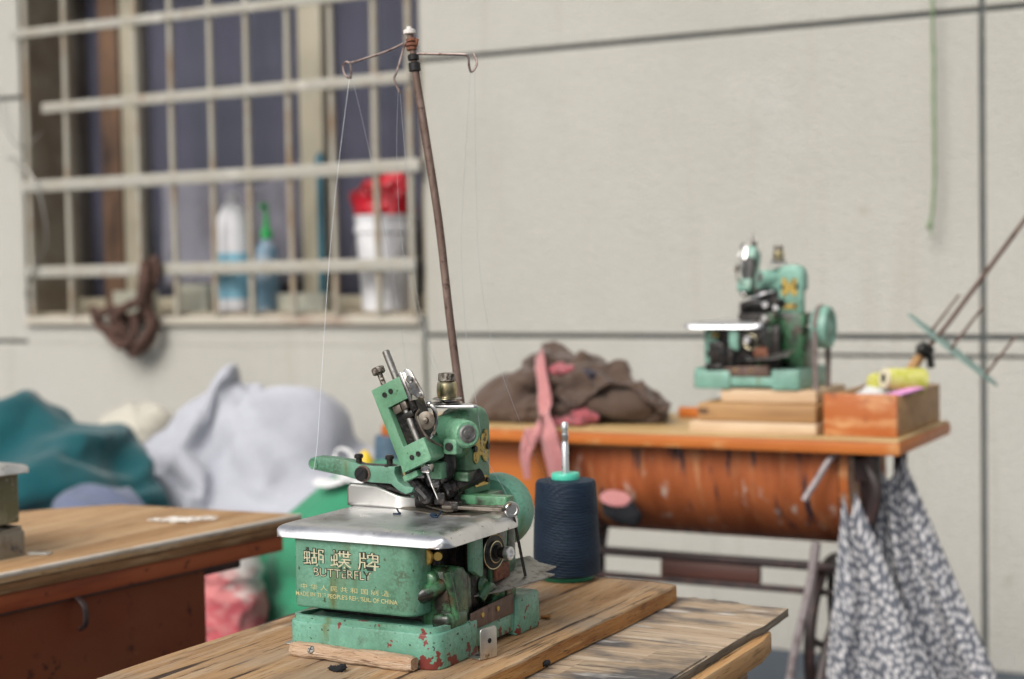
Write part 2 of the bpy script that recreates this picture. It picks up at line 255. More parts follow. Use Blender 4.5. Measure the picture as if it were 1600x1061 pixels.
# ------------------------------------------------------------------ mesh builder
def catmull(pts, n=6, closed=False):
    P = [Vector(p) for p in pts]; out = []
    m = len(P)
    rng = range(m if closed else m-1)
    for i in rng:
        if closed: a, b, c, d = P[i-1], P[i], P[(i+1) % m], P[(i+2) % m]
        else: a, b, c, d = P[max(i-1,0)], P[i], P[i+1], P[min(i+2,m-1)]
        for k in range(n):
            t = k/n
            out.append(.5*((2*b) + (c-a)*t + (2*a-5*b+4*c-d)*t*t + (3*b-a-3*c+d)*t**3))
    if not closed: out.append(P[-1])
    return out
class MB:
    def __init__(s, k=1.0):
        s.bm = bmesh.new(); s.k = k; s.T = Matrix.Identity(4); s.mi = 0; s.open = False
    def _add(s, b, recalc=True):
        if recalc: bmesh.ops.recalc_face_normals(b, faces=b.faces)
        b.transform(Matrix.Scale(s.k, 4) @ s.T)
        if recalc: bmesh.ops.recalc_face_normals(b, faces=b.faces)
        for f in b.faces: f.material_index = s.mi
        t = bpy.data.meshes.new('t'); b.to_mesh(t); b.free(); s.bm.from_mesh(t); bpy.data.meshes.remove(t)
    def box(s, lo, hi, bev=0, seg=2, jit=0):
        b = bmesh.new(); bmesh.ops.create_cube(b, size=1)
        for v in b.verts:
            v.co = Vector([lo[i] + (v.co[i]+.5)*(hi[i]-lo[i]) + (random.uniform(-jit,jit) if jit else 0) for i in range(3)])
        if bev: bmesh.ops.bevel(b, geom=list(b.edges), offset=bev, segments=seg, profile=.5, affect='EDGES', clamp_overlap=True)
        s._add(b); return s
    def prism(s, poly, h0, h1, axis='Z', bev=0, seg=2):
        """poly in the two other axes (X,Y | X,Z | Y,Z), extruded h0..h1 along axis"""
        def P(p, h): return (p[0],p[1],h) if axis == 'Z' else (p[0],h,p[1]) if axis == 'Y' else (h,p[0],p[1])
        b = bmesh.new(); n = len(poly)
        A = [b.verts.new(P(p,h0)) for p in poly]; B = [b.verts.new(P(p,h1)) for p in poly]
        b.faces.new(A); b.faces.new(B[::-1])
        for i in range(n): b.faces.new((A[i], B[i], B[(i+1)%n], A[(i+1)%n]))
        bmesh.ops.recalc_face_normals(b, faces=b.faces)
        if bev:
            e = [e for e in b.edges if len(e.link_faces) == 2 and any(len(f.verts) > 4 or True for f in e.link_faces) and e.calc_face_angle(0) > radians(40)]
            bmesh.ops.bevel(b, geom=e, offset=bev, segments=seg, profile=.5, affect='EDGES', clamp_overlap=True)
        s._add(b); return s
    def lathe(s, prof, o=(0,0,0), d=(0,0,1), seg=28, cap=True):
        """prof: (radius, height) along d from o"""
        d = Vector(d).normalized(); q = Vector((0,0,1)).rotation_difference(d).to_matrix()
        b = bmesh.new(); rings = []
        for r, h in prof:
            rings.append([b.verts.new(Vector(o) + q @ Vector((r*cos(2*pi*i/seg), r*sin(2*pi*i/seg), h))) for i in range(seg)])
        for A, B in zip(rings, rings[1:]):
            for i in range(seg): b.faces.new((A[i], A[(i+1)%seg], B[(i+1)%seg], B[i]))
        if cap:
            if prof[0][0] > 1e-6: b.faces.new(rings[0][::-1])
            if prof[-1][0] > 1e-6: b.faces.new(rings[-1])
        bmesh.ops.remove_doubles(b, verts=b.verts, dist=1e-7)
        s._add(b); return s
    def cyl(s, p0, p1, r, r2=None, seg=20, ch=0):
        p0, p1 = Vector(p0), Vector(p1); h = (p1-p0).length; r2 = r if r2 is None else r2
        pr = [(r,0),(r2,h)] if not ch else [(r-ch,0),(r,ch),(r2,h-ch),(r2-ch,h)]
        return s.lathe(pr, p0, p1-p0, seg)
    def tube(s, pts, r, seg=10, smooth=0, closed=False, flat=None):
        P = catmull(pts, smooth, closed) if smooth else [Vector(p) for p in pts]
        n = len(P); b = bmesh.new(); rings = []
        rr = r if callable(r) else (lambda t: r)
        t0 = (P[1]-P[0]).normalized(); nrm = t0.orthogonal().normalized()
        if flat is not None: nrm = (Vector(flat[2]) - t0*Vector(flat[2]).dot(t0)).normalized()
        for i in range(n):
            if closed: t = (P[(i+1)%n]-P[i-1]).normalized()
            else: t = (P[min(i+1,n-1)]-P[max(i-1,0)]).normalized()
            nrm = (nrm - t*nrm.dot(t)).normalized(); bi = t.cross(nrm)
            R_ = rr(i/max(n-1,1))
            a_, b_ = (R_,R_) if flat is None else (flat[0]*R_, flat[1]*R_)
            rings.append([b.verts.new(P[i] + nrm*cos(2*pi*k/seg)*a_ + bi*sin(2*pi*k/seg)*b_) for k in range(seg)])
        for j in range(n if closed else n-1):
            A, B = rings[j], rings[(j+1)%n]
            for k in range(seg): b.faces.new((A[k], A[(k+1)%seg], B[(k+1)%seg], B[k]))
        if not closed: b.faces.new(rings[0][::-1]); b.faces.new(rings[-1])
        s._add(b); return s
    def ell(s, c, r, rot=None, sub=3):
        b = bmesh.new(); bmesh.ops.create_icosphere(b, subdivisions=sub, radius=1)
        m = Matrix.Translation(c) @ (rot.to_4x4() if rot is not None else Matrix.Identity(4)) @ Matrix.Diagonal((r[0],r[1],r[2],1))
        b.transform(m); s._add(b); return s
    def grid(s, fn, nu, nv, uvs=True):
        b = bmesh.new(); uvl = b.loops.layers.uv.new('UVMap')
        V = [[b.verts.new(fn(i/nu, j/nv)) for j in range(nv+1)] for i in range(nu+1)]
        for i in range(nu):
            for j in range(nv):
                f = b.faces.new((V[i][j], V[i+1][j], V[i+1][j+1], V[i][j+1]))
                for l, (a, c) in zip(f.loops, ((i,j),(i+1,j),(i+1,j+1),(i,j+1))): l[uvl].uv = (a/nu, c/nv)
        s._add(b, False); return s
    def build(s, name, mats, parent=None, ang=35, solid=0):
        me = bpy.data.meshes.new(name); s.bm.to_mesh(me); s.bm.free()
        for m in (mats if isinstance(mats, (list,tuple)) else [mats]): me.materials.append(m)
        return link(name, me, parent, ang, solid)
def link(name, me, parent=None, ang=35, solid=0):
    for p in me.polygons: p.use_smooth = True
    me.set_sharp_from_angle(angle=radians(ang))
    o = bpy.data.objects.new(name, me); COL.objects.link(o)
    if parent is not None: o.parent = parent
    if solid:
        md = o.modifiers.new('thickness', 'SOLIDIFY'); md.thickness = solid; md.offset = 0
    return o
def tag(o, label=None, cat=None, group=None, kind=None):
    if label: o['label'] = label
    if cat: o['category'] = cat
    if group: o['group'] = group
    if kind: o['kind'] = kind
    return o
def empty(name, loc, rz=0, **k):
    o = bpy.data.objects.new(name, None); o.empty_display_size = .05; o.location = loc; o.rotation_euler = (0,0,rz); COL.objects.link(o)
    return tag(o, **k)
def copy_tree(o, parent=None):
    c = o.copy(); COL.objects.link(c)
    if parent is not None: c.parent = parent
    for ch in [x for x in ORDER if x.parent == o]: copy_tree(ch, c)
    return c
def evaluated(o):
    dg = bpy.context.evaluated_depsgraph_get(); dg.update()
    return bpy.data.meshes.new_from_object(o.evaluated_get(dg))
def blob(name, ells, m, parent=None, voxel=.012, disp=None, smooth=6, floor=None):
    """cloth bundle: ellipsoids fused to one skin, smoothed, then wrinkled"""
    b = MB()
    for e in ells: b.ell(e[0], e[1], e[2] if len(e) > 2 else None)
    o = b.build(name, m, parent)
    r = o.modifiers.new('r', 'REMESH'); r.mode = 'VOXEL'; r.voxel_size = voxel
    q = o.modifiers.new('s', 'SMOOTH'); q.iterations = smooth; q.factor = .5
    me = evaluated(o); o.modifiers.clear(); old = o.data; o.data = me; bpy.data.meshes.remove(old)
    if disp:
        for rnd in range(1):
            nn = [v.normal.copy() for v in me.vertices]
            for v, n in zip(me.vertices, nn): v.co = v.co + n*disp(v.co, n)
    if floor is not None:
        for v in me.vertices: v.co.z = max(v.co.z, floor + .002*noise.noise(v.co*20))
    if not me.materials: me.materials.append(m)
    for p in me.polygons: p.use_smooth = True
    return o
def bundle(name, ells, m, c, sub, disp, smooth=2, parent=None):
    """cloth bundle grown from one ball of cloth: pushed out to the hull of its filling, then creased"""
    b = bmesh.new(); bmesh.ops.create_icosphere(b, subdivisions=sub, radius=1); b.verts.ensure_lookup_table()
    c = Vector(c); inv = []
    for e in ells:
        q = (e[2].to_3x3().inverted() if len(e) > 2 else Matrix.Identity(3)); q = Matrix.Diagonal((1/e[1][0], 1/e[1][1], 1/e[1][2])) @ q
        inv.append((q, q @ (c - Vector(e[0]))))
    rad = []
    for v in b.verts:
        r = .02
        for q, o in inv:
            d = q @ v.co; A = d.dot(d); B = o.dot(d); D = B*B - A*(o.dot(o)-1)
            if D > 0: r = max(r, (-B + D**.5)/A)
        rad.append(r)
    nb = [[e.other_vert(v).index for e in v.link_edges] for v in b.verts]
    for _ in range(smooth): rad = [.5*r + .5*sum(rad[j] for j in n)/len(n) for r, n in zip(rad, nb)]
    for v, r in zip(b.verts, rad): v.co = c + v.co*r
    b.normal_update(); nn = [v.normal.copy() for v in b.verts]
    for v, n in zip(b.verts, nn):
        v.co = v.co + n*disp(v.co, n)
        if v.co.z < .003: v.co.z = .003
    me = bpy.data.meshes.new(name); b.to_mesh(me); b.free(); me.materials.append(m)
    return link(name, me, parent, 180)
def ridge(p, f, seed=0., warp=.5):
    q = Vector((p[0]*f[0], p[1]*f[1], p[2]*f[2])) + Vector((seed, seed*.7, -seed))
    q = q + noise.noise_vector(q*.7)*warp
    return 1 - abs(noise.noise(q))*2
def crease(p, f, seed=0., warp=.6): return max(0., ridge(p, f, seed, warp))**3

# ------------------------------------------------------------------ ground and wall
g = MB(); g.box((-60,-60,-.3),(60,60,0)); tag(g.build('ground', M['ground']), kind='structure')

WY = 4.24                                    # face of the rendered wall
XL, XR, XV = -4.26, -2.572, -.862             # joints left of window, right of window, far right
ZS, ZT, Z1, Z2, Z2L = .945, 2.30, 1.737, .882, .854
wall = tag(empty('building_wall', (0, WY, 0)), 'sand coloured rendered house wall with dark joint lines behind the tables', 'wall')
w = MB(); w.T = Matrix.Translation((0, 0, 0))
G = .0075
def panel(x0, x1, z0, z1): w.box((x0, 0, z0), (x1, .016, z1), .002, 1)
panel(-12, XL-.0, Z1+G, 6); panel(-12, XL, Z2L+G, Z1-G)
panel(-12, XR-G, 0, Z2L-G); panel(XL+.0005, XR-G, Z2L-G+.0005, ZS)
panel(XL+.0005, XR, ZT, 6); 
panel(XR+G-.008, XV-G, Z1+G, 6); panel(XV+G, 6, Z1+G, 6)
panel(XR+G, XV-G, Z2+G, Z1-G); panel(XV+G, 6, Z2+G, Z1-G)
LX = -1.62; Z3 = .832
panel(XR+G, LX, 0, Z2-G); panel(LX+.0005, XV-G, 0, Z3-.005); panel(XV+G, 6, 0, Z3-.005)
w.box((LX+.0005, -.006, Z3+.004), (XV-G, .016, Z2-G), .002, 1); w.box((XV+G, -.006, Z3+.004), (6, .016, Z2-G), .002, 1)
w.build('render_panel', M['wall'], wall)
w = MB()
for lo, hi in (((-12,.013,0),(XL,.42,6)), ((XR,.013,0),(6,.42,6)), ((XL,.013,0),(XR,.42,ZS)), ((XL,.013,ZT),(XR,.42,6))): w.box(lo, hi)
w.build('joint', M['joint'], wall)
# window: recess, frame, panes, sill
w = MB(); w.box((XL+.013,.41,ZS-.02),(XR-.013,.419,ZS),0); 
for lo, hi in (((XL+.0005,.017,ZS),(XL+.012,.42,ZT)), ((XR-.012,.017,ZS),(XR-.0005,.42,ZT)), ((XL+.012,.017,ZS+.0005),(XR-.012,.42,ZS+.012)), ((XL+.012,.017,ZT-.012),(XR-.012,.42,ZT-.0005))): w.box(lo, hi)
w.build('window_reveal', M['reveal'], wall)
w = MB(); w.box((XL+.01,-.022,ZS-.03),(XR-.012,.016,ZS-.001),.005); w.build('window_sill', M['sill'], wall)
FY = .26
fr = MB(); 
for x0, x1 in ((XL+.26, XL+.335), (-3.205, -3.11), (XR-.06, XR-.012)): fr.box((x0, FY-.02, ZS+.012), (x1, FY+.05, ZT-.012), .004)
fr.box((XL+.012, FY-.015, ZS+.012), (XR-.012, FY+.045, ZS+.06), .004)
fr = fr.build('window_frame', M['creamframe'], wall)
b = MB(); b.box((XL+.165, FY-.03, ZS+.013), (XL+.258, FY+.05, ZT-.013), .006); b.build('rotten_post', M['brownframe'], fr)
for x0, x1 in ((XL+.02,XL+.164), (XL+.336, -3.206), (-3.109, XR-.061)):
    p = MB(); p.box((x0, FY+.008, ZS+.061), (x1, FY+.012, ZT-.02)); p.build('pane', M['glass'], fr)
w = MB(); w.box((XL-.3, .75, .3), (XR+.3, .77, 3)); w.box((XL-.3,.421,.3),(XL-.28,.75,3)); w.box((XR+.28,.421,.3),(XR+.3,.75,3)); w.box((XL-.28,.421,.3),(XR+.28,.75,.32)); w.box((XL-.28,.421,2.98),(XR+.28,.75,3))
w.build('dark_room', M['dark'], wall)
cu = MB()  # added folded sheet; its colour gives the panes their violet blue reflection
def cfn(u, v):
    x = XL+.02 + u*(XR-XL-.04); z = ZS+.02 + v*(ZT-ZS-.04)
    return (x, .315 + .012*sin(x*26+sin(x*9)*1.5) , z)
cu.grid(cfn, 90, 4); cu = cu.build('reflection', M['reflection'], None, solid=.002); cu.location = (0, WY, 0)
tag(cu, 'violet blue curtain drawn behind the barred window panes', 'reflection')
gs = MB()  # added grey sheet stands in for pale reflections low in the pane
def gfn(u, v):
    x = -3.86 + u*.62; z = ZS+.10 + v*(.36 + .04*sin(u*7)+.05*u)
    return (x, .29 + .008*sin(x*31)+.006*sin(x*13+z*20), z)
gs.grid(gfn, 40, 10); gs = gs.build('pale_reflection', M['grey_reflection'], None, solid=.002); gs.location = (0, WY, 0)
tag(gs, 'grey sheet added for the reflections in the lower left window pane', 'cloth')

# window grille: a lifted-off steel grid, each bar a mesh
GYp = WY - .022
gr = tag(empty('window_grille', (0, GYp, 0)), 'rust stained cream steel security grille bolted over the window', 'window grille')
for i, (z, x0, x1, h) in enumerate(((1.957,-4.26,-2.60,.032), (1.686,-4.12,-2.585,.036), (1.412,-4.22,-2.558,.042), (1.106,-4.215,-2.58,.040))):
    b = MB(); b.box((x0, -.016, z-h/2), (x1, -.010, z+h/2), .0015); b.box((x0, -.010, z+h/2-.006), (x1, .016, z+h/2), .0015)
    b.build('rail', M['grille'], gr)
for x, r in ((-4.205,.010),(-4.019,.0108),(-3.70,.0105),(-3.543,.0108),(-3.376,.0105),(-3.225,.0108),(-3.058,.0112),(-2.89,.0108),(-2.725,.012),(-2.60,.011)):
    b = MB(); lean = random.uniform(-.004,.004)
    b.tube([(x, .003, ZS+.002), (x+lean, .003, 1.5), (x-lean*.5, .003, ZT-.01)], r, 12); b.build('bar', M['bar'], gr)
# wires at the window's left side
b = MB(); b.tube([(-4.30,-.006,1.52),(-4.22,-.03,1.50),(-4.13,-.035,1.40),(-4.10,-.03,1.22),(-4.16,-.028,1.13),(-4.21,-.03,1.02)], .004, 6, 6)
b.tube([(-4.36,-.006,1.78),(-4.28,-.03,1.62),(-4.20,-.035,1.55),(-4.11,-.03,1.60)], .003, 6, 6)
b = b.build('loose_wire', M['grey_steel']); b.location = (0, GYp, 0); tag(b, 'thin loose wire curling off the left end of the window grille', 'wire')

# ------------------------------------------------------------------ things on the window ledge
def up_w(x, y): return up(x, y, Y=WY+.08)
zl = ZS+.012
bo = tag(empty('spray_bottle', (up_w(366,480).x, WY+.085, zl)), 'white bottle with pale blue label behind the window bars', 'bottle')
b = MB(); b.lathe([(.036,0),(.044,.006),(.046,.03),(.046,.23),(.044,.28),(.036,.33),(.022,.365),(.012,.372),(.011,.38),(.016,.381),(.016,.40),(.008,.404)], seg=24); b.build('body', M['white_plastic'], bo)
b = MB(); b.lathe([(.0468,.045),(.0468,.20)], seg=24, cap=False); b.build('label_band', M['blue_label'], bo)
bo.scale = (1.35,1.35,1)
bo = tag(empty('squeeze_bottle', (up_w(414,480).x, WY+.10, zl)), 'slim blue bottle with bright green cap right of the white bottle', 'bottle')
b = MB(); b.lathe([(.032,0),(.036,.006),(.036,.20),(.030,.24),(.012,.265),(.012,.275)], seg=20); b.build('body', M['blue_plastic'], bo)
b = MB(); b.lathe([(.017,.268),(.017,.30),(.010,.303),(.007,.35),(.004,.40)], seg=16); b.box((-.004,-.03,.375),(.004,.006,.395),.002); b.build('cap', M['green_plastic'], bo); bo.scale = (1.1,1.1,.92)
BS = .80
bk = tag(empty('bucket', (up_w(593,470).x, WY+.125, zl)), 'white plastic bucket topped with a crumpled red bag on the window ledge', 'bucket')
b = MB(); b.lathe([(.108,0),(.112,.004),(.135,.315),(.143,.318),(.143,.345),(.137,.348),(.139,.375),(.144,.377),(.144,.388),(.128,.388),(.12,.30)], seg=40); b.build('body', M['white_plastic'], bk)
b = MB(); b.tube([(-.143,0,.33),(-.13,-.07,.25),(-.08,-.122,.19),(0,-.135,.17),(.08,-.122,.19),(.13,-.07,.25),(.143,0,.33)], .0035, 6, 5); b.build('handle', M['grey_steel'], bk); bk.scale = (.71,.71,.80)
rb = blob('red_bag', [((0,0,.40),(.128,.128,.03)),((-.06,-.02,.43),(.075,.09,.055)),((.05,0,.445),(.085,.09,.07)),((0,.0,.445),(.09,.08,.06)),((-.11,-.04,.43),(.035,.04,.04))], M['red_plastic'], None, .008, lambda p,n: .022*crease(p,(13,13,10),3)-.016*crease(p,(11,11,12),8), 2)
rb.location = bk.location + Vector((0,0,-.385*.20+.0)); rb.scale = (.74,.74,1); tag(rb, 'crumpled red plastic bag stuffed in the top of the white bucket', 'bag')
for x, wdt, h, lab in ((200,.17,.075,'pale flat carton lying behind the left window bars'), (298,.13,.095,'pale carton standing left of the white bottle'), (467,.19,.06,'low pale green carton between the bottles and the bucket')):
    c = MB(); c.box((-wdt/2,-.03,0),(wdt/2,.03,h),.003); c.box((-wdt/2-.001,-.031,h*.6),(wdt/2+.001,.031,h*.64),.001); c = c.build('carton', M['carton']); c.location = (up_w(x,470).x, WY+.12, zl); c.rotation_euler.z = random.uniform(-.1,.1)
    tag(c, lab, 'carton', 'cartons on the window ledge')
b = MB(); b.lathe([(.012,0),(.014,.01),(.014,.46),(.010,.48),(.020,.49),(.018,.51),(.005,.53)], seg=14); b = b.build('cyan_tube', M['cyan_plastic']); b.location = (up_w(490,470).x, WY+.135, zl)
tag(b, 'thin cyan plastic tube standing upright behind the bars left of the bucket', 'tube')

# rope bundle tied to the grille
b = MB(); rc = Vector((up(200,470,Y=GYp-.03).x, GYp-.034, 0))
def rp_(x, y, dy=0):
    p = up(x, y, Y=GYp-.034); return (p.x, p.y+dy, p.z)
for k, (pts, r) in enumerate((
    ([(240,402),(238,425),(236,450),(226,480),(205,500),(185,492),(178,505),(195,535),(212,552),(232,535),(238,505),(228,480)], .017),
    ([(244,405),(248,430),(240,460),(234,490),(238,515),(222,540),(205,545),(190,520),(165,512),(148,492),(150,482)], .015),
    ([(230,408),(232,440),(225,468),(200,480),(180,485),(160,495),(172,520),(200,540),(218,520),(214,490)], .015),
    ([(240,412),(242,445),(232,470),(215,475),(195,495),(206,520)], .016))):
    b.tube([rp_(x, y, -.012*k + .012*sin(i*2.1+k)) for i, (x, y) in enumerate(pts)], lambda t, r=r: r*(1+.12*sin(t*160)), 9, 7)
b = b.build('rope', M['rope']); tag(b, 'tangled brown rope tied to the window grille and hanging below the sill', 'rope')

# hanging green string on the wall
b = MB(); p0 = up(1456,-60,Y=WY-.05)
pts = [(p0.x, WY-.05, 2.6)] + [tuple(up(x,y,Y=WY-.05)) for x,y in ((1457,20),(1459,80),(1459,150),(1460,220),(1460,290),(1457,330),(1453,352))]
b.tube(pts, lambda t: .0038+.0015*sin(t*70)**2, 7, 5); e = Vector(pts[-1]); b.ell(e, (.008,.007,.012)); b.tube([e, e+Vector((.006,0,-.03))], .003, 6)
b = b.build('hanging_string', M['string']); tag(b, 'thin green string with a knotted end hanging down the wall at the right', 'string')

# ------------------------------------------------------------------ front table
ZT1 = .72
t1 = tag(empty('work_table', (-.80, 1.2, 0)), 'weathered plank work table carrying the sharp green machine in front', 'table')
def rel(o, p): return (p[0]-o.location.x, p[1]-o.location.y, p[2]-o.location.z)
def plank_mesh(x0, x1, y0, y1, z0, z1, ny, nx, wob, seed, notch=None):
    """board with uneven sawn edges: top grid + side skirts"""
    b = bmesh.new()
    def X(i, t):
        x = x0 + (x1-x0)*i/nx; y = y0+(y1-y0)*t
        if i == nx: x += wob*noise.noise(Vector((seed, y*9, 0))) + wob*.5*noise.noise(Vector((seed, y*33, 5)))
        if i == 0: x += wob*noise.noise(Vector((seed+9, y*9, 0)))
        return x
    top, bot = [], []
    for j in range(ny+1):
        t = j/ny; a, c = [], []
        for i in range(nx+1):
            x = X(i, t); y = y0+(y1-y0)*t
            if j == ny: y += wob*1.2*noise.noise(Vector((x*14, seed, 2))) - (notch(x) if notch else 0)
            z = z1 + .0007*noise.noise(Vector((x*20, y*3, seed)))
            a.append(b.verts.new((x, y, z))); c.append(b.verts.new((x, y, z0)))
        top.append(a); bot.append(c)
    for j in range(ny):
        for i in range(nx):
            b.faces.new((top[j][i], top[j][i+1], top[j+1][i+1], top[j+1][i])); b.faces.new((bot[j][i], bot[j+1][i], bot[j+1][i+1], bot[j][i+1]))
        for i, fl in ((0,1),(nx,0)):
            f = b.faces.new((top[j][i], top[j+1][i], bot[j+1][i], bot[j][i])); f.material_index = 1
    for i in range(nx):
        for j in (0, ny):
            f = b.faces.new((top[j][i], top[j][i+1], bot[j][i+1], bot[j][i])); f.material_index = 1
    bmesh.ops.recalc_face_normals(b, faces=b.faces)
    ed = [e for e in b.edges if len(e.link_faces) == 2 and abs(e.verts[0].co.z-e.verts[1].co.z) < .004 and e.calc_face_angle(0) > 1 and e.verts[0].co.z > (z0+z1)/2]
    bmesh.ops.bevel(b, geom=ed, offset=.003, segments=2, profile=.5, affect='EDGES', clamp_overlap=True)
    return b
def add_board(name, args, mats, parent):
    bm_ = plank_mesh(*args); me = bpy.data.meshes.new(name); bm_.to_mesh(me); bm_.free()
    me.transform(Matrix.Translation(-Vector(parent.location)))
    for m in mats: me.materials.append(m)
    return link(name, me, parent, 40)
add_board('plank', (-1.0, -.681, .62, 1.668, ZT1-.019, ZT1, 60, 10, .004, 1.3, lambda x: .007*max(0, (x+.715)/.035)**2), [M['plank'], M['plank_edge']], t1)
ZB = ZT1-.021
add_board('lower_board', (-.9, -.556, .62, 1.695, ZB-.009, ZB, 90, 44, .004, 5.1, lambda x: .070*max(0,(x+.625)/.069)**1.4 + .006*noise.noise(Vector((x*90,1,1))) + .007*max(0,noise.noise(Vector((x*260,4,1))))), [M['board'], M['board_edge']], t1)
b = MB(); b.prism([(-.66,.62),(-.548,.62),(-.546,1.40),(-.5445,1.565),(-.551,1.612),(-.575,1.624),(-.66,1.625)], ZB-.034, ZB-.0095, 'Z', .004); b.T = Matrix.Identity(4)
o = b.build('edge_rail', M['rail_edge'], t1); o.data.transform(Matrix.Translation(-Vector(t1.location)))
# patch let into the lower board
b = MB(); pa = [up(980,1040,Z=ZB), up(1100,1034,Z=ZB)]
b.prism([(-.660,1.375),(-.612,1.383),(-.610,1.436),(-.5585,1.440),(-.558,.70),(-.650,.70)], ZB-.002, ZB+.0018, 'Z', .0006); o = b.build('veneer_patch', M['board'], t1); o.data.transform(Matrix.Translation(-Vector(t1.location)))
for x in (-.96,-.60):
    for y in (.68, 1.56):
        b = MB(); b.box((x-.03,y-.03,.001),(x+.03,y+.03,ZB-.036),.004); o = b.build('leg', M['lip'], t1); o.data.transform(Matrix.Translation(-Vector(t1.location)))
b = MB(); b.box((-.98,.66,ZB-.12),(-.955,1.59,ZB-.0365),.003); b.box((-.95,1.57,ZB-.12),(-.62,1.595,ZB-.0365),.003)
o = b.build('apron', M['lip'], t1); o.data.transform(Matrix.Translation(-Vector(t1.location)))

# ------------------------------------------------------------------ the overlock machine (mm, local)
MO = Vector((-.8955, 1.211, ZT1))
mac = empty('sewing_machine', MO)
def mm(x, y, b=None, a=None, c=None):
    """pixel -> machine millimetres on the plane b (depth), a (side) or c (height)"""
    p = up(x, y, X=None if a is None else MO.x+a/1000, Y=None if b is None else MO.y+b/1000, Z=None if c is None else MO.z+c/1000)
    return (p-MO)*1000
def K(): return MB(.001)
def rr(x0, y0, x1, y1, r, n=5):
    """rounded rectangle outline; r = (bl, br, tr, tl)"""
    out = []
    for (cx, cy, a0, q) in ((x0,y0,pi,r[0]), (x1,y0,1.5*pi,r[1]), (x1,y1,0,r[2]), (x0,y1,.5*pi,r[3])):
        ox = cx + (q if cx == x0 else -q); oy = cy + (q if cy == y0 else -q)
        for k in range(n+1):
            t = a0 + k/n*pi/2; out.append((ox+q*cos(t), oy+q*sin(t)))
    return out
def screw(k, o, d, r, h, slot_dir=None):
    k.lathe([(r*.96,0),(r,h*.2),(r,h*.75),(r*.85,h)], o, d, 20)
# --- base
k = K()
k.prism(rr(0,0,168,74,(14,14,3,3)), 0, 33, 'Z', 2.2, 2)
k.prism(rr(4,70,164,160,(2,2,2,2)), 5, 23, 'Z', 2)
k.prism(rr(0,152,168,205,(3,4,8,8)), 0, 37, 'Z', 3, 2)
# raised rim of the drip tray
rim = rr(2.5,2.5,165.5,120,(13,13,3,3)); rin = rr(7.5,7.5,160.5,115,(9,9,2,2))
bm_ = bmesh.new(); n = len(rim)
A = [bm_.verts.new((p[0],p[1],31)) for p in rim]; B = [bm_.verts.new((p[0],p[1],38)) for p in rim]
C_ = [bm_.verts.new((p[0],p[1],38)) for p in rin]; D_ = [bm_.verts.new((p[0],p[1],31)) for p in rin]
for P_, Q_ in ((A,B),(B,C_),(C_,D_),(D_,A)):
    for i in range(n): bm_.faces.new((P_[i],P_[(i+1)%n],Q_[(i+1)%n],Q_[i]))
for v in bm_.verts:
    if v.co.y > 60: v.co.z -= (v.co.y-60)*.16
k._add(bm_)
BASE = k.build('base', M['paint_base'], mac, 40)
# --- cloth plate cover box with lettering
k = K(); k.prism(rr(4,9,139,40,(5,15,3,3),7), 44, 113, 'Z', 3, 3); k.prism(rr(4,34,110,120,(3,3,3,3),3), 44, 112, 'Z', 2)
BOX = k.build('cover_box', M['paint'], mac, 40)
k = K(); k.prism(rr(10,44,150,110,(4,6,3,3)), 31, 46, 'Z'); k.prism(rr(112,44,142,140,(4,6,3,3)), 40, 112, 'Z')
k.build('inner_frame', M['gunk'], mac, 40)
def text_mesh(body, size, offset, m, name, parent, x, z, w, h=None, y=8.7, bold=0):
    cu_ = bpy.data.curves.new(name, 'FONT'); cu_.body = body; cu_.size = size; cu_.offset = offset; cu_.resolution_u = 3
    o = bpy.data.objects.new('t', cu_); COL.objects.link(o); me = evaluated(o); bpy.data.objects.remove(o)
    xs = [v.co.x for v in me.vertices]; ys = [v.co.y for v in me.vertices]
    if not xs: return None
    sx = w/(max(xs)-min(xs)); sy = (h/(max(ys)-min(ys))) if h else sx
    for v in me.vertices:
        v.co = Vector(((x+(v.co.x-min(xs))*sx)/1000, y/1000, (z+(v.co.y-min(ys))*sy)/1000))
    me.materials.clear(); me.materials.append(m)
    return link(name, me, parent, 30)
for ch, x in (('\u8774',15.5),('\u8776',46.5),('\u724c',77.5)):
    text_mesh(ch, 1, .045, M['black_ink'], 'lettering', BOX, x-.8, 84.0, 25.2, 18, 8.86)
    text_mesh(ch, 1, -.004, M['gold_ink'], 'lettering', BOX, x, 84.8, 23.6, 16.4, 8.72)
text_mesh('BUTTERFLY', 1, .055, M['black_ink'], 'lettering', BOX, 26.6, 74.8, 66, 8.9, 8.86)
text_mesh('BUTTERFLY', 1, -.012, M['gold_ink'], 'lettering', BOX, 27.3, 75.4, 64.6, 7.7, 8.72)
text_mesh('\u4e2d \u534e \u4eba \u6c11 \u5171 \u548c \u56fd \u5236 \u9020', 1, .0, M['small_ink'], 'lettering', BOX, 12, 62, 99, 5.2, 8.75)
text_mesh("MADE IN THE PEOPLE'S REPUBLIC OF CHINA", 1, .006, M['small_ink'], 'lettering', BOX, 6, 55.2, 114, 4.3, 8.75)
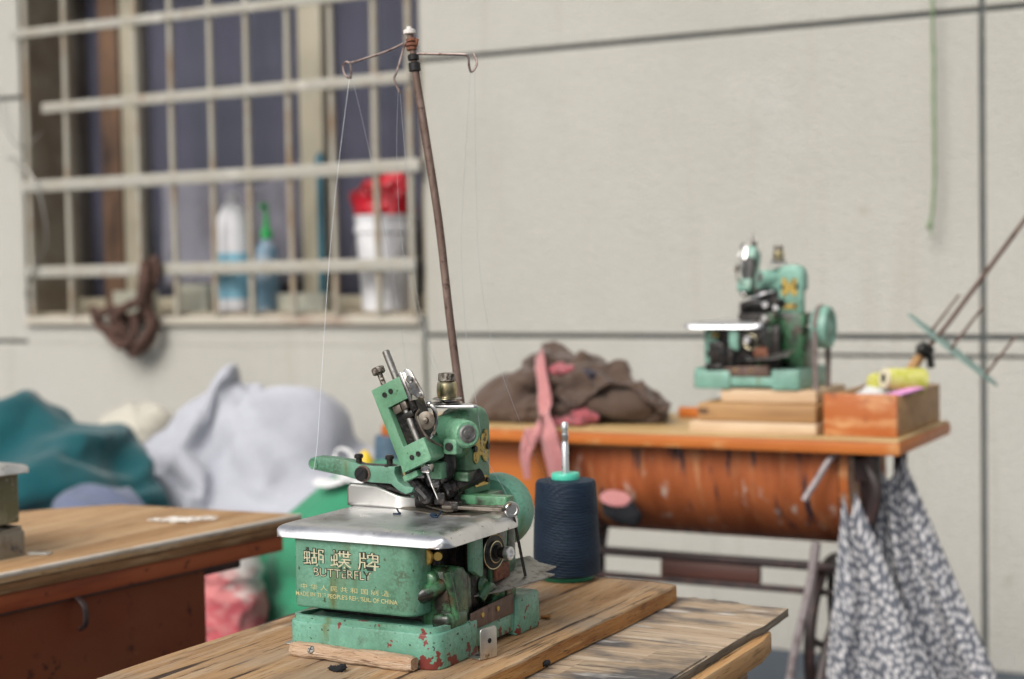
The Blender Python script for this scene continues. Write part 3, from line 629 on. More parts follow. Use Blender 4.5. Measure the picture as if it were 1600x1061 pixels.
# --- steel cloth plate: flat top with rolled lip
k = K()
outl = rr(-17,4,176,165,(12,20,30,6),9)
bm_ = bmesh.new(); rings = []
ctr = Vector((75,86))
for ins, z in ((26,123.2),(19,123.0),(14,122.4),(9.6,121.2),(6,119.4),(3.2,117),(1.3,114.3),(.3,111.8),(0,110.8),(.8,110.3),(2.2,111),(4.6,114.6),(8.6,117.6),(15,119.8)):
    ring = []
    for p in outl:
        q = Vector(p); d = Vector((max(-17+ins-q.x,0) or min(176-ins-q.x,0), max(4+ins-q.y,0) or min(160-ins-q.y,0)))
        # inset towards the middle, corner aware
        v = Vector((min(max(q.x, -17+ins*.6), 176-ins), min(max(q.y, 4+ins), 160-ins)))
        if q.y > 158: v.y = q.y
        v2 = q + (v-q)
        zz = z if q.y < 150 else z
        ring.append(bm_.verts.new((v2.x, v2.y, zz)))
    rings.append(ring)
n = len(outl)
bm_.faces.new(rings[0])
for P_, Q_ in zip(rings, rings[1:]):
    for i in range(n):
        try: bm_.faces.new((P_[i],P_[(i+1)%n],Q_[(i+1)%n],Q_[i]))
        except ValueError: pass
bm_.faces.new(rings[-1])
bmesh.ops.remove_doubles(bm_, verts=bm_.verts, dist=.01)
k._add(bm_)
PLATE = k.build('cloth_plate', M['steel'], mac, 50)
k = K(); k.prism([(50,128),(112,104),(140,112),(150,150),(60,160)], 122.5, 124, 'Z', .3); k.build('throat_plate', M['old_steel'], mac)
# --- bed block at the back, column, arm
k = K()
k.prism(rr(100,120,160,160,(4,4,6,6)), 36, 118, 'Z', 3)
k.prism(rr(106,142,164,159,(3,3,3,3)), 116, 139, 'Z', 1.5); k.prism(rr(58,150,130,202,(4,4,6,6)), 37.5, 137, 'Z', 3)
k.build('bed', M['paint_bed'], mac, 40)
k = K()
col_o = rr(97,150,118,196,(7,5,6,8),5)
k.prism(col_o, 137, 190, 'Z', 2)
# arm hood, rounded
k.prism([(146,176),(198,176),(198,206),(196,214),(190,221),(182,224),(166,224),(154,221),(148,214),(144,200)], 84, 118, 'X', 7, 4)
# forward arm to the head
k.tube([(98,168,204),(98,150,202),(94,132,199),(86,112,198)], lambda t: 20-4*t, 18, 6)
k.tube([(99,168,182),(104,150,188),(112,134,194)], lambda t: 16-2*t, 16, 5)
COLM = k.build('arm', M['paint_head'], mac, 50)
k = K(); k.cyl((106,142,199),(133,122,202),16,13.5,28,2); k.box((110,112,182),(126,126,198),3)
k.tube([(106,146,190),(118,120,190)], 9, 14); k.tube([(96,146,206),(108,136,202),(120,128,202)], 10, 14, 4); k.build('bearing_boss', M['paint_head'], mac, 45)
k = K(); k.lathe([(8.6,0),(9,1.2),(7.2,2),(7,1.2),(4.5,1.2),(4,2.4),(0,2.6)], (132.4,122.4,202), (27,-20,3), 26); k.build('bearing_cap', M['grey_steel'], mac)
k = K(); screw(k, (118,111.9,190), (0,-1,0), 4.2, 2.2); k.build('screw', M['black_metal'], mac)
# --- brass badges on the column's right side
def side_plate(name, poly, a, m, t=1.4):
    k = K(); k.prism(poly, a, a+t, 'X', .4, 1); return k.build(name, m, mac)
bx, cz = 172, 184
wing = [(0,4),(4,12),(9,17),(14,15),(15,9),(12,3),(12,-2),(15,-7),(15,-13),(10,-17),(5,-14),(2,-9)]
poly = [(bx+p[0], cz+p[1]) for p in wing] + [(bx-p[0], cz+p[1]) for p in reversed(wing)]
side_plate('brass_badge', poly, 118.3, M['badge'])
for q in (-13,13): 
    k = K(); screw(k, (119.6, bx+q, cz-1), (1,0,0), 3.2, 2); k.build('badge_screw', M['black_metal'], mac)
poly = rr(bx-15,144,bx+15,154,(4,4,4,4),4); side_plate('number_plate', poly, 118.3, M['brass'])
for q in (-11,11): 
    k = K(); screw(k, (119.6, bx+q, 149), (1,0,0), 2.6, 2); k.build('plate_screw', M['black_metal'], mac)
# --- thread tension post on the arm
k = K(); k.lathe([(9.5,0),(10,1),(10.5,9),(9.6,14),(8,15.5)], (97,145,235.5), (0,0,1), 32); k.build('tension_post', M['nickel'], mac)
k = K(); bm_ = None
k.lathe([(7,0),(8.6,.8),(8.6,7.2),(7.4,8.2),(3,8.6)], (97,145,251.2), (0,0,1), 40); k.build('tension_knob', M['knurl'], mac)
k = K(); k.lathe([(6,0),(14,.4),(15.2,1.4),(14,2.2),(7,3),(7,4.2),(13.6,4.4),(15,5.4),(13,6.4),(7,7)], (97,145,228.6), (0,0,1), 36); k.build('tension_disc', M['chrome'], mac)
k = K(); k.prism([(78,131),(84,127),(108,129),(122,136),(131,139),(133,143),(129,147),(116,158),(92,162),(79,154)], 225.6, 228.4, 'Z', .6); k.build('thread_guide_plate', M['steel'], mac)
# --- tilted needle head
hb = Vector(mm(630,739,b=88)); E1 = Vector((.914,0,.405)); E2 = Vector((-.405,0,.914)); E3 = Vector((0,1,0))
HT = Matrix.Translation(hb) @ Matrix((E1,E3,E2)).transposed().to_4x4()    # local (u, depth, v)
def KH():
    q = K(); q.T = HT; return q
HW, HH = 36, 87
k = KH()
k.prism([(0,0),(HW-2,0),(HW,3),(HW,22),(HW-1,23),(11,23),(11,64),(HW,64),(HW,HH),(0,HH)], 0, 26, 'Y', 1.0, 2)
k.build('needle_head', M['paint_head'], mac, 40)
k = KH(); k.box((10.5,8,22),(38,24,65)); k.box((30,6,22),(36,22,40),2); k.box((31,4,50),(37,20,66),1.5); k.build('head_cavity', M['gunk'], mac)  # solid black fill stands in for the dark depth of the slot
for u, v in ((13,77),(21,77.5),(16,10),(24,10.5)):
    k = KH(); k.lathe([(2.6,0),(2.6,.5),(1.9,.52),(1.6,.2)], (u,-.35,v), (0,-1,0), 16); k.build('head_screw', M['black_metal'], mac)
k = KH(); k.cyl((25,7,18),(25,7,66),3.5,None,18); k.cyl((25.5,11,HH-2),(25.5,11,HH+31),3.7,None,18,.8); k.build('needle_bar', M['grey_steel'], mac)
k = KH(); k.cyl((9.5,11,HH-2),(9.5,11,HH+14),2.8,None,16); k.lathe([(5.4,0),(6.6,1),(6.6,6),(5.6,7)], (9.5,11,HH+13), (0,0,1), 26); k.build('pressure_screw', M['knurl'], mac)
k = KH(); k.box((14,1.5,55),(23.5,14,63),1.2); k.box((24.2,1.5,55.5),(31,14,63.5),1.2); k.build('bar_clamp', M['old_steel'], mac)
k = KH(); k.box((20,3,46),(33,16,53),2); k.build('clamp_collar', M['black_metal'], mac)
# take-up plates at the head's right side
k = KH(); k.prism([(HW+1,88),(HW+9,92),(HW+13,87),(HW+17,62),(HW+15,57),(HW+9,60),(HW+1,70)], 2, 5, 'Y', 1); k.prism([(HW+.4,60),(HW+4,60),(HW+4,90),(HW+.4,90)], -1, 12, 'Y', .6)
k.lathe([(3.6,0),(3.8,1.5),(2.6,2.6)], (HW+9,2,80), (0,-1,0), 18); k.lathe([(2.2,0),(2.2,3)], (HW+13,2,62), (0,-1,0), 14)
k.build('take_up_plate', M['chrome'], mac)
k = K(); P = lambda x,y,b: tuple(mm(x,y,b=b))
k.tube([P(672,632,98), P(679,640,98), P(681,655,99), P(679,672,100), P(672,684,100)], 2.3, 10, 5); k.ell(P(671,631,98),(3.4,3,3))
k.build('thread_hook', M['chrome'], mac)
k = K(); k.lathe([(0,0),(6.5,.4),(8.6,1.6),(8.8,2.6),(6.4,3.4),(3.2,3.8),(2.8,7),(0,7.6)], P(667,657,90), (.25,-1,.1), 30)
k.tube([P(652,650,86), P(658,668,86), P(668,684,88), P(676,690,92), P(690,697,104)], 1.3, 8, 5); k.tube([P(655,640,86),P(650,650,88),P(655,662,89)], 1.2, 8, 4)
k.build('tension_dial', M['old_steel'], mac)
# dark linkage behind the head down to the needle
k = K()
k.tube([P(690,700,134), P(697,715,132), P(698,735,130), P(688,752,128)], lambda t: 11-3*t, 12, 5)
k.tube([P(660,660,123), P(672,690,125), P(690,712,127)], 7, 10, 4)
k.box(tuple(Vector(P(672,748,127))-Vector((10,9,8))), tuple(Vector(P(672,748,127))+Vector((16,12,12))), 3)
k.box(tuple(Vector(P(652,738,115))-Vector((10,8,5))), tuple(Vector(P(652,738,115))+Vector((13,12,9))), 2)
k.tube([P(640,742,115), P(655,760,115), P(668,775,119)], 6, 10, 4)
k.build('needle_linkage', M['gunk'], mac)
k = K(); k.prism([(128,134),(152,130),(160,150),(158,186),(140,190),(126,172)], 62, 98, 'X', 5, 3); k.prism([(136,122),(176,122),(176,150),(150,154),(136,146)], 58, 112, 'X', 4, 2); k.tube([(70,118,150),(84,128,158),(96,140,168)], 8, 12, 4); k.cyl((84,120,138),(84,140,138),9,9,16,2)
k.build('drive_housing', M['gunk'], mac, 45)
k = K(); k.box(tuple(Vector(P(668,732,99))-Vector((5,5,4))), tuple(Vector(P(668,732,99))+Vector((5,5,5))), 1.5); screw(k, tuple(Vector(P(667,731,93))), (0,-1,0), 3, 2.4); k.build('needle_clamp', M['chrome'], mac)
k = K(); k.cyl(P(668,738,99), P(674,755,103), 1.7, 1.4, 10); k.cyl(P(674,755,103), P(684,780,109), 1.25, .5, 10); k.build('needle', M['chrome'], mac)
k = K(); c0 = Vector(P(681,735,119)); k.box(tuple(c0-Vector((8,6,8))), tuple(c0+Vector((10,6,9))), 2); c0 = Vector(P(645,743,99)); k.T = Matrix.Translation(c0) @ Matrix.Rotation(-.42,4,'Y'); k.box((-9,-5,-3),(9,5,3),1); k.build('guide_block', M['paint_head'], mac)
# presser foot
k = K(); F_ = lambda x, y, c: mm(x, y, c=c)
fp = [(q.x, q.y) for q in (F_(x, y, 126) for x, y in ((655,788),(668,792),(698,800),(708,799.5),(721,794),(719,789),(690,786),(665,783)))]
k.prism(fp, 125.4, 127.2, 'Z', .5)
fp = [(q.x, q.y) for q in (F_(x, y, 128) for x, y in ((652,784),(668,790),(684,789),(676,779),(660,778)))]
k.prism(fp, 127.2, 133, 'Z', 1.2); k.build('presser_foot', M['old_steel'], mac)
k = K(); q = F_(664,786,126); k.lathe([(10,0),(8.6,4),(6.4,11),(6.4,20),(8,25),(7,28)], (q.x,q.y+2,124.5), (0,0,1), 24); k.build('foot_shank', M['grey_steel'], mac)
# --- presser lever (green), its bolt and adjusting screws
pl = [(481,724),(484,716),(493,713.5),(515,715.5),(540,719),(562,726),(580,728),(617,729),(616,739),(622,752),(632,760),(643,761),(649,758),(643,769),(633,773),(621,766),(610,756),(579,754),(558,750),(534,743),(508,738),(491,734),(484,731)]
poly = []
for x, y in pl:
    q = mm(x, y, b=110); poly.append((q.x, q.z))
k = K(); k.prism(poly, 110, 125, 'Y', 1.8, 2)
LEV = k.build('presser_lever', M['paint'], mac, 40)
q = mm(489.5,725,b=110)
k = K(); k.lathe([(3.2,0),(4.4,.7),(5.6,.9),(5.8,0)], (q.x,110.2,q.z), (0,-1,0), 22, False); k.build('lever_eye', M['paint'], LEV)
k = K(); k.lathe([(4.0,0),(4.0,.35)], (q.x,110.2,q.z), (0,-1,0), 22); k.build('eye_hole', M['paint_bed'], LEV)  # flat dark disc painted in place of the hole
q = mm(568,740,b=110)
k = K(); k.lathe([(8.6,0),(8.6,1.4),(8,2)], (q.x,110.1,q.z), (0,-1,0), 28); k.build('bolt_washer', M['rust_pole'], mac)
k = K(); k.lathe([(7,0),(7.2,3.4),(6.4,4.4)], (q.x-.4,108.2,q.z), (0,-1,0), 28); k.T = Matrix.Translation((q.x-.4,103.7,q.z)) @ Matrix.Rotation(-.75,4,'Y'); k.mi = 1; k.box((-6,-.5,-.7),(6,.3,.7)); k.build('pivot_bolt', [M['black_metal'], M['lint']], mac)
for x, y in ((561.5,727),(609.5,729)):
    q = mm(x, y, b=117); k = K(); k.lathe([(7,0),(7,2.5),(5.4,3.4),(3.2,4),(3.2,8),(4.6,8.6),(4.6,11.4),(3.4,12.6)], (q.x,117,q.z-1), (-.05,0,1), 18); k.build('adjusting_screw', M['black_metal'], mac)
k = K(); q0 = mm(545,724,b=117); q1 = mm(617,729,b=117); k.box((q0.x,113,q0.z-2),(q1.x,123,q0.z+.4),.6); k.build('lever_strip', M['gunk'], mac)
# --- bent steel guard under the lever
k = K()
def guard(u, v):
    t0 = 123.6
    if u < .72: x, y = -13 + u/.72*58, 128.
    else: x, y = 45 + (u-.72)/.28*24, 128 + ((u-.72)/.28)**1.6*15
    if u < .05: top = 141 + u/.05*6
    elif u < .42: top = 147 - (u-.05)*2
    elif u < .76: top = 146.3 - (u-.42)*30
    else: top = 136.1 - (u-.76)*8
    return (x, y, t0 + v*(top-t0))
k.grid(guard, 40, 6); k.build('finger_guard', M['tin'], mac, 60, .0014)
k = K(); k.tube([(-4,136,138),(12,134,145),(36,134,143),(56,140,136)], 5, 10, 4); k.box((-20,142,118),(0,160,125),2); k.build('lever_bracket', M['gunk'], mac)
# --- dark needle-plate carrier and rails to the right
k = K(); p0, p1 = Vector(P(694,768,127)), Vector(P(752,742,160))
k.tube([p0, p0.lerp(p1,.25), p0.lerp(p1,.3), p1], lambda t: 9.5 if t < .4 else 7.5, 8); k.cyl(p0-(p1-p0)*.02, p0+(p1-p0)*.16, 10.5, 10.5, 8, 1.5)
k.box(tuple(p0+Vector((-9,-6,-13))), tuple(p0+Vector((4,6,0))), 2); k.box(tuple(p0+Vector((2,-8,-18))), tuple(p0+Vector((20,10,-8))), 2); k.build('looper_carrier', M['gunk'], mac)
k = K(); k.box(tuple(p0.lerp(p1,.42)+Vector((-6,-6,4))), tuple(p0.lerp(p1,.8)+Vector((4,6,8))), 1); screw(k, tuple(p0.lerp(p1,.45)+Vector((0,0,8))), (0,0,1), 3.2, 2); k.build('carrier_strip', M['paint_oily'], mac)
k = K(); k.prism([(104,118),(168,124),(170,130),(108,128)], 127.5, 131, 'Z', .6); k.prism([(120,140),(170,140),(170,146),(120,146)], 120, 130, 'Z', .8); k.build('slide_rail', M['old_steel'], mac)
k = K(); k.box((150,140,121),(168,152,131),1); k.build('rail_block', M['old_steel'], mac)
kn = mm(796,795,a=166)
k = K(); kd = Vector((.75,-.6,-.05)); ko = Vector(kn)
k.lathe([(3,-16),(3,-8),(5,-8),(5,-5),(3.4,-5),(3.4,0)], ko, kd, 18); k.build('knob_shaft', M['brass'], mac)
k = K(); k.lathe([(6.8,0),(7.8,.8),(7.8,6.6),(7,7.6),(5,7.8),(4.5,7.2)], ko, kd, 26); k.build('clamp_knob', M['tin'], mac)
# --- hand wheel on the back
k = K(); WC = (104,0,110.5)
k.lathe([(8,214),(18,214),(27,216),(34,215),(37.4,218),(38.8,222),(38.8,238),(37.4,243),(33,245),(30,242),(22,238),(11,244),(6,245)], (WC[0],0,WC[2]), (0,1,0), 56); k.build('hand_wheel', M['paint_wheel'], mac, 30)
k = K(); k.lathe([(7,198),(7,214.5)], (WC[0],0,WC[2]), (0,1,0), 20); k.build('wheel_shaft', M['grey_steel'], mac)
# --- right-hand mechanism
k = K()
k.prism([(36,30),(66,30),(66,70),(64,78),(58,85),(46,88),(38,84),(36,74)], 128, 164, 'X', 4, 3)
k.prism([(60,30),(80,30),(78,76),(66,80)], 132, 160, 'X', 3)
k.cyl((140,30,74),(140,60,74),9,11,20,2); k.box((146,24,30),(166,60,46),4); k.tube([(130,22,60),(140,28,64),(150,40,70)], 8, 12, 4)
k.tube([(158,34,84),(162,36,64),(165,38,40)], 4, 10, 3)
k.build('looper_casting', M['paint_oily'], mac, 50)
k = K(); k.prism([(72,78),(86,70),(90,72),(90,112),(72,112)], 158, 166, 'X', 1.5); k.build('cover_strip', M['paint'], mac)
k = K(); k.box((100,66,34),(150,150,114)); k.box((150,80,40),(158,140,110),2); k.build('mechanism_cavity', M['gunk'], mac)  # black block colours in the dark hollow behind the castings
k = K(); k.box((152,112,52),(161,146,116),3); k.cyl((158,100,60),(162,100,60),9,7,16,1); k.tube([(160,92,48),(163,104,58),(163,116,50)], 5, 10, 4); k.prism([(140,36),(166,36),(166,116),(150,116)], 150, 161, 'X', 3); k.build('looper_bracket', M['paint_oily'], mac, 45)
k = K(); k.box((158.5,118,60),(164.5,146,76),2); k.build('rusty_block', M['rust'], mac)
q = mm(772,862,a=164)
k = K(); k.lathe([(14,-8),(15,-7),(15,-4),(12.5,-3.6),(12.5,-2.4),(16.6,-2),(17.4,-.8),(16.6,.2),(11,1),(10,2.6),(7,3),(6.4,7),(4.6,7.6)], tuple(q), (1,-.12,0), 32); k.build('looper_pulley', M['black_metal'], mac)
k = K(); k.lathe([(16.6,-.2),(17.3,.3),(16.9,.7),(16.2,.4)], tuple(q), (1,-.12,0), 32, False); k.lathe([(10.2,2.2),(10.8,2.9),(9.8,3.2)], tuple(q), (1,-.12,0), 28, False); k.build('pulley_rim', M['nickel'], mac)
q2 = Vector(q)+Vector((1,-.12,0))*7
k = K(); k.lathe([(4.6,0),(5.4,1),(5.6,7)], tuple(q2), (1,-.12,0), 20); k.build('pulley_stem', M['gunk'], mac)
k = K(); k.lathe([(6,7),(6.5,8),(6.5,12.5),(5.6,13.2),(3.4,13.2),(3.2,11)], tuple(q2), (1,-.12,0), 24); k.build('stem_ring', M['steel'], mac)
q = mm(664.5,870,b=34)
k = K(); k.lathe([(8.4,0),(8.6,3),(7.4,4.2)], tuple(q), (.18,-1,0), 28); k.mi = 1; k.T = Matrix.Translation(Vector(q)+Vector((.8,-4.3,0))); k.box((-.9,-.4,-7),(.9,.3,7)); k.build('brass_screw', [M['brass'], M['lint']], mac)
q = mm(684,868,b=44); k = K(); k.lathe([(4.5,0),(4.6,4),(4,5)], tuple(q), (.6,-1,0), 22); k.build('small_brass_screw', M['brass'], mac)
# tapered chip guard with two prongs
k = K(); gz = 57
k.T = Matrix.Translation((0,0,0))
k.prism([(120,92),(150,70),(173,112),(192,160),(197,178),(186,174),(191,194),(174,190),(160,196),(150,176),(124,130)], gz, gz+1.6, 'Z', .4)
o = k.build('chip_guard', M['grey_steel'], mac)
for v in o.data.vertices: v.co.z += (v.co.y-.074)*.02 - .30*((v.co.x-.165)*.84-(v.co.y-.135)*.54)
k = K(); k.prism([(64,24),(148,24),(148,44),(64,40)], 164.5, 166.5, 'X', .5); k.build('lower_guard', M['rust_pole'], mac)
for y in (84,114): 
    k = K(); screw(k, (166.4,y,35), (1,0,0), 2.6, 1.6); k.build('guard_screw', M['brass'], mac)
k = K(); k.tube([P(803,809,140), P(811,850,146), P(821,900,152)], 1.5, 8); k.build('push_rod', M['black_metal'], mac)
k = K(); 
for pts in (((60,106,127),(66,100,124.5),(70,96,124.2),(64,92,124.2)),((112,103,128),(114,96,125),(108,92,124.4),(116,90,124.4))): k.tube(pts, .9, 6, 6)
k.ell((109,94,125.5),(4,3,2)); k.build('caught_thread', M['navy_thread'], mac)

tag(mac, 'green chipped overlock sewing machine with bright steel plate, sharp in the foreground', 'sewing machine', 'overlock sewing machines')
ORDER = list(COL.objects)
def repaint(root, mp):
    for o in COL.objects:
        p = o
        while p.parent is not None: p = p.parent
        if p == root and o.type == 'MESH':
            for sl in o.material_slots:
                if sl.material in mp:
                    m0 = sl.material; sl.link = 'OBJECT'; sl.material = mp[m0]

# ------------------------------------------------------------------ thread stand behind the machine
st = tag(empty('thread_stand', (up(717,600,Y=1.45).x+.012, 1.45, ZT1)), 'tall thin rusty thread stand with three wire hooks behind the front machine', 'thread stand')
def sr(x, y, Y=1.45): 
    p = up(x, y, Y=Y); return tuple(p - st.location)
k = MB(); bot = Vector((.008,0,0))
k.tube([bot, sr(728,700), sr(716,600), sr(702,490), sr(686,350), sr(667,225), sr(649,113)], .0044, 14, 6); k.tube([sr(650,118),sr(645,80),sr(641,55)], .0036, 12); k.build('pole', M['rust_pole'], st)
k = MB(); k.lathe([(.03,.0005),(.03,.004),(.012,.006),(.010,.018)], bot, (0,0,1), 24); k.build('foot', M['iron'], st)
k = MB()
for y, r in ((63,.0058),(70,.0066),(76,.0056)): k.lathe([(.003,-.0025),(r,-.0015),(r,.0015),(.003,.0025)], sr(643.5,y), (-.1,.05,1), 14)
k.tube([sr(636,62),sr(644,66),sr(652,62),sr(648,74),sr(640,72)], .0018, 7, 4); k.build('binding', M['rust'], st)
k = MB(); k.lathe([(.005,0),(.0062,.001),(.0062,.006),(.0045,.0072)], sr(646.5,95), (-.08,0,1), 14); k.lathe([(.0056,0),(.0066,.001),(.0066,.009),(.005,.010)], sr(648.5,112), (-.08,0,1), 14); k.build('clamp_collar', M['black_metal'], st)
k = MB(); k.lathe([(.005,0),(.0066,.0008),(.0066,.0048),(.005,.0056),(.0028,.006),(.0028,.0085)], sr(640,54), (-.06,0,1), 12); k.build('top_nut', M['white_cap'], st)
for pts, Ys in (([(637,65),(605,80),(575,90),(549,98),(541,97),(536,104),(539,117),(547,122),(549,114),(547,97)], 1.44),
              ([(633,68),(628,85),(620,112),(616,122),(618,130),(625,145)], 1.40),
              ([(652,84),(690,84.5),(722,85),(731,88),(733,104),(736,112),(742,107),(745,97),(740,84)], 1.47)):
    k = MB(); n = len(pts)
    k.tube([sr(x, y, 1.45 + (Ys-1.45)*i/(n-1)*1.0) for i, (x, y) in enumerate(pts)], .0013, 8, 5); k.build('wire_hook', M['wire'], st)
# threads
def thread(pts, m, lab, r=.00017):
    k = MB(); k.tube([tuple(up(x, y, Y=Y)) for x, y, Y in pts], r, 5, 8); tag(k.build('thread', m), lab, 'thread', 'threads running down from the wire hooks')
thread([(546,122,1.44),(530,250,1.41),(515,400,1.37),(503,580,1.31),(496,690,1.275),(490,735,1.268)], M['thread_pale'], 'pale thread from the left wire hook to the green lever end', .00022)
thread([(549,116,1.44),(580,250,1.44),(608,400,1.43),(625,500,1.42),(636,580,1.40),(640,600,1.35)], M['thread_line'], 'faint thread from the left hook slanting right to the tilted needle head')
thread([(622,142,1.40),(620,250,1.39),(628,380,1.38),(652,490,1.37),(672,560,1.36),(690,612,1.35)], M['thread_line'], 'dark thread from the middle hook to the brass tension post')
thread([(625,145,1.40),(640,330,1.38),(650,450,1.37),(668,530,1.36),(690,592,1.355)], M['thread_line'], 'thread from the middle hook ending behind the knurled tension knob')
thread([(735,112,1.47),(728,230,1.46),(721,380,1.44),(728,520,1.42),(738,580,1.40),(744,630,1.36)], M['thread_line'], 'thread from the right hook to the guide plate tip on the arm')
thread([(742,108,1.47),(743,230,1.47),(748,400,1.46),(765,520,1.46),(790,600,1.46),(830,700,1.50),(860,755,1.60)], M['thread_line'], 'thread from the right hook running down to the dark blue cone')
thread([(745,632,1.36),(752,680,1.36),(762,720,1.36),(790,770,1.37),(801,806,1.36)], M['thread_line'], 'short dark thread crossing the brass badge down to the steel knob')

# ------------------------------------------------------------------ cones and small things on the front table
cone = tag(empty('thread_cone', (-.811, 1.645, ZT1)), 'large dark navy thread cone on a steel spindle beside the front machine', 'thread cone', 'thread cones')
k = MB(); k.lathe([(.034,.006),(.0388,.008),(.0392,.012),(.0388,.04),(.0372,.08),(.0352,.112),(.0335,.1155),(.017,.117)], seg=64); k.build('winding', M['navy_thread'], cone, 50)
k = MB(); k.lathe([(.030,.0006),(.031,.003),(.030,.0058)], seg=40); k.build('base_disc', M['green_plate'], cone)
k = MB(); k.lathe([(.0155,.112),(.0165,.118),(.0165,.1225),(.0155,.124),(.007,.124)], seg=36); k.build('cap', M['mint'], cone)
k = MB(); k.lathe([(.0042,.12),(.0042,.158),(.0036,.159),(.0036,.163),(.0042,.164),(.0042,.169),(.0034,.170),(.0034,.1745),(.0042,.1755),(.0042,.181),(.003,.183)], seg=20); k.build('spindle', M['steel'], cone)
a0, a1 = up(458,1024,Z=ZT1), up(648,1050,Z=ZT1)
sk = tag(empty('wood_stick', (a0.x, a0.y, ZT1), math.atan2(a1.y-a0.y, a1.x-a0.x)), 'short pale split stick screwed down along the front of the machine base', 'stick')
k = MB(); ln = (a1-a0).length
def stk(u, v):
    a = v*2*pi; rad = 1+.22*noise.noise(Vector((u*5, cos(a)*1.3, sin(a)*1.3)))+.09*noise.noise(Vector((u*22, cos(a)*2, sin(a)*2)))
    e = 1 if .02 < u < .98 else .86
    sq = 1/max(abs(cos(a))**3+abs(sin(a))**3, .01)**(1/3)
    return (u*ln, .0072*rad*sq*cos(a)*e, .0072 + .0068*rad*sq*sin(a)*e)
k.grid(stk, 60, 24)
for f in (0,1):
    vs = [v for v in k.bm.verts if abs(v.co.x-f*ln) < 1e-6]; vs.sort(key=lambda v: math.atan2(v.co.z-.0072, v.co.y)); bmesh.ops.remove_doubles(k.bm, verts=vs, dist=1e-6)
    vs = [v for v in vs if v.is_valid]; k.bm.faces.new(vs)
k.build('wood', M['stick'], sk, 60)
k = MB(.001); k.T = Matrix.Translation((27,-6.6,9.5)) @ Matrix.Rotation(.9,4,'X'); k.lathe([(3.8,0),(3.6,1),(2.6,1.8)], (0,0,0), (0,0,1), 18); k.mi = 1; k.box((-2.6,-.4,1.6),(2.6,.4,2)); k.box((-.4,-2.6,1.6),(.4,2.6,2.05)); k.build('screw', [M['grey_steel'], M['lint']], sk)
def bracket(name, loc, rz, lab):
    e = tag(empty(name, loc, rz), lab, 'bracket', 'steel angle brackets holding the machine base')
    k = MB(.001); k.prism(rr(0,-11,22,11,(3,3,3,3)), .4, 2, 'Z', .4); k.prism(rr(-11,.5,11,30,(1,1,4,4)), 20.5, 22.3, 'X', .4); k.build('angle_plate', M['tin'], e)
    k = MB(.001); k.lathe([(2.4,0),(2.4,.3)], (22.3,1,17), (1,0,0), 16); k.lathe([(2.6,0),(2.6,.3)], (10,-2,2.0), (0,0,1), 16); k.build('screw_hole', M['lint'], e)
b0 = up(757,1030,Z=ZT1)
bracket('angle_bracket', (b0.x-.018, b0.y+.008, ZT1), -.25, 'bent steel angle bracket standing by the right side of the base')
b0 = up(440,1014,Z=ZT1)
bracket('angle_bracket', (b0.x-.009, b0.y+.026, ZT1), .12, 'small steel angle bracket at the left end of the base')
for (x, y), sc, lab in (((527,1049),1.0,'black lint scrap lying before the wooden stick'), ((849,1040),.8,'black lint scrap caught on the edge of the upper plank')):
    p = up(x, y, Z=ZT1 if x < 600 else ZB+.004)
    b = blob('lint_scrap', [((0,0,.002),(.008,.004,.0028)),((.005,.001,.004),(.004,.004,.003)),((-.006,0,.002),(.005,.002,.002))], M['lint'], None, .0011, lambda p,n: .0022*noise.noise(p*600), 1)
    b.location = p; b.scale = (sc,)*3; tag(b, lab, 'lint', 'black lint scraps on the front table')
p = up(852,967,Z=ZT1); b = blob('sawdust_crumb', [((0,0,.002),(.006,.003,.002)),((.003,.001,.003),(.003,.003,.002))], M['plank_edge'], None, .001, lambda p,n: .0012*noise.noise(p*500), 1); b.location = p; tag(b, 'tiny brown wood crumb behind the rusted corner of the base', 'wood crumb')

# ------------------------------------------------------------------ left table
t3 = tag(empty('drawer_table', (-1.7, 1.4, 0)), 'red brown wooden table with worn top and drawer at the left', 'table')
ex = lambda y: -1.461 + (y-1.397)*.121       # its right edge
outl = [(ex(1.935),1.935),(-1.735,1.914),(-1.80,1.845),(-2.30,1.05),(-2.32,.70),(ex(.70),.70)]
def t3b(k, name, m): 
    o = k.build(name, m, t3); o.data.transform(Matrix.Translation(-Vector(t3.location))); return o
k = MB(); k.prism(outl, ZT1-.012, ZT1, 'Z', .002); t3b(k, 'tabletop', M['ltop'])
k = MB(); k.prism([(x+(-.002 if i in (0,5) else .004), y-.003) for i,(x,y) in enumerate(outl)], ZT1-.026, ZT1-.0125, 'Z', .002); t3b(k, 'lip', M['lip'])
k = MB(); k.prism([(ex(1.935)-.008,1.934),(ex(1.935)+.0008,1.934),(ex(.7)+.0008,.70),(ex(.7)-.008,.70)], ZT1-.005, ZT1+.0006, 'Z', .0015)
o = t3b(k, 'worn_edge', M['worn_strip'])
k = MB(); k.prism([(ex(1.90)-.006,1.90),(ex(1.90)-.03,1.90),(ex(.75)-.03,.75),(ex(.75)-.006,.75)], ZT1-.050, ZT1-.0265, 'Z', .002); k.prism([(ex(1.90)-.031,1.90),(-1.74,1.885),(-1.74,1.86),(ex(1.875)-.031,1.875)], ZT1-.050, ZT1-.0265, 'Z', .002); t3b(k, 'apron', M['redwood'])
k = MB(); k.prism([(ex(1.748)-.012,1.748),(-1.78,1.748),(-2.1,1.2),(-2.1,.75),(ex(.75)-.012,.75)], .03, ZT1-.0535, 'Z', .002); t3b(k, 'drawer_case', M['drawerwood'])
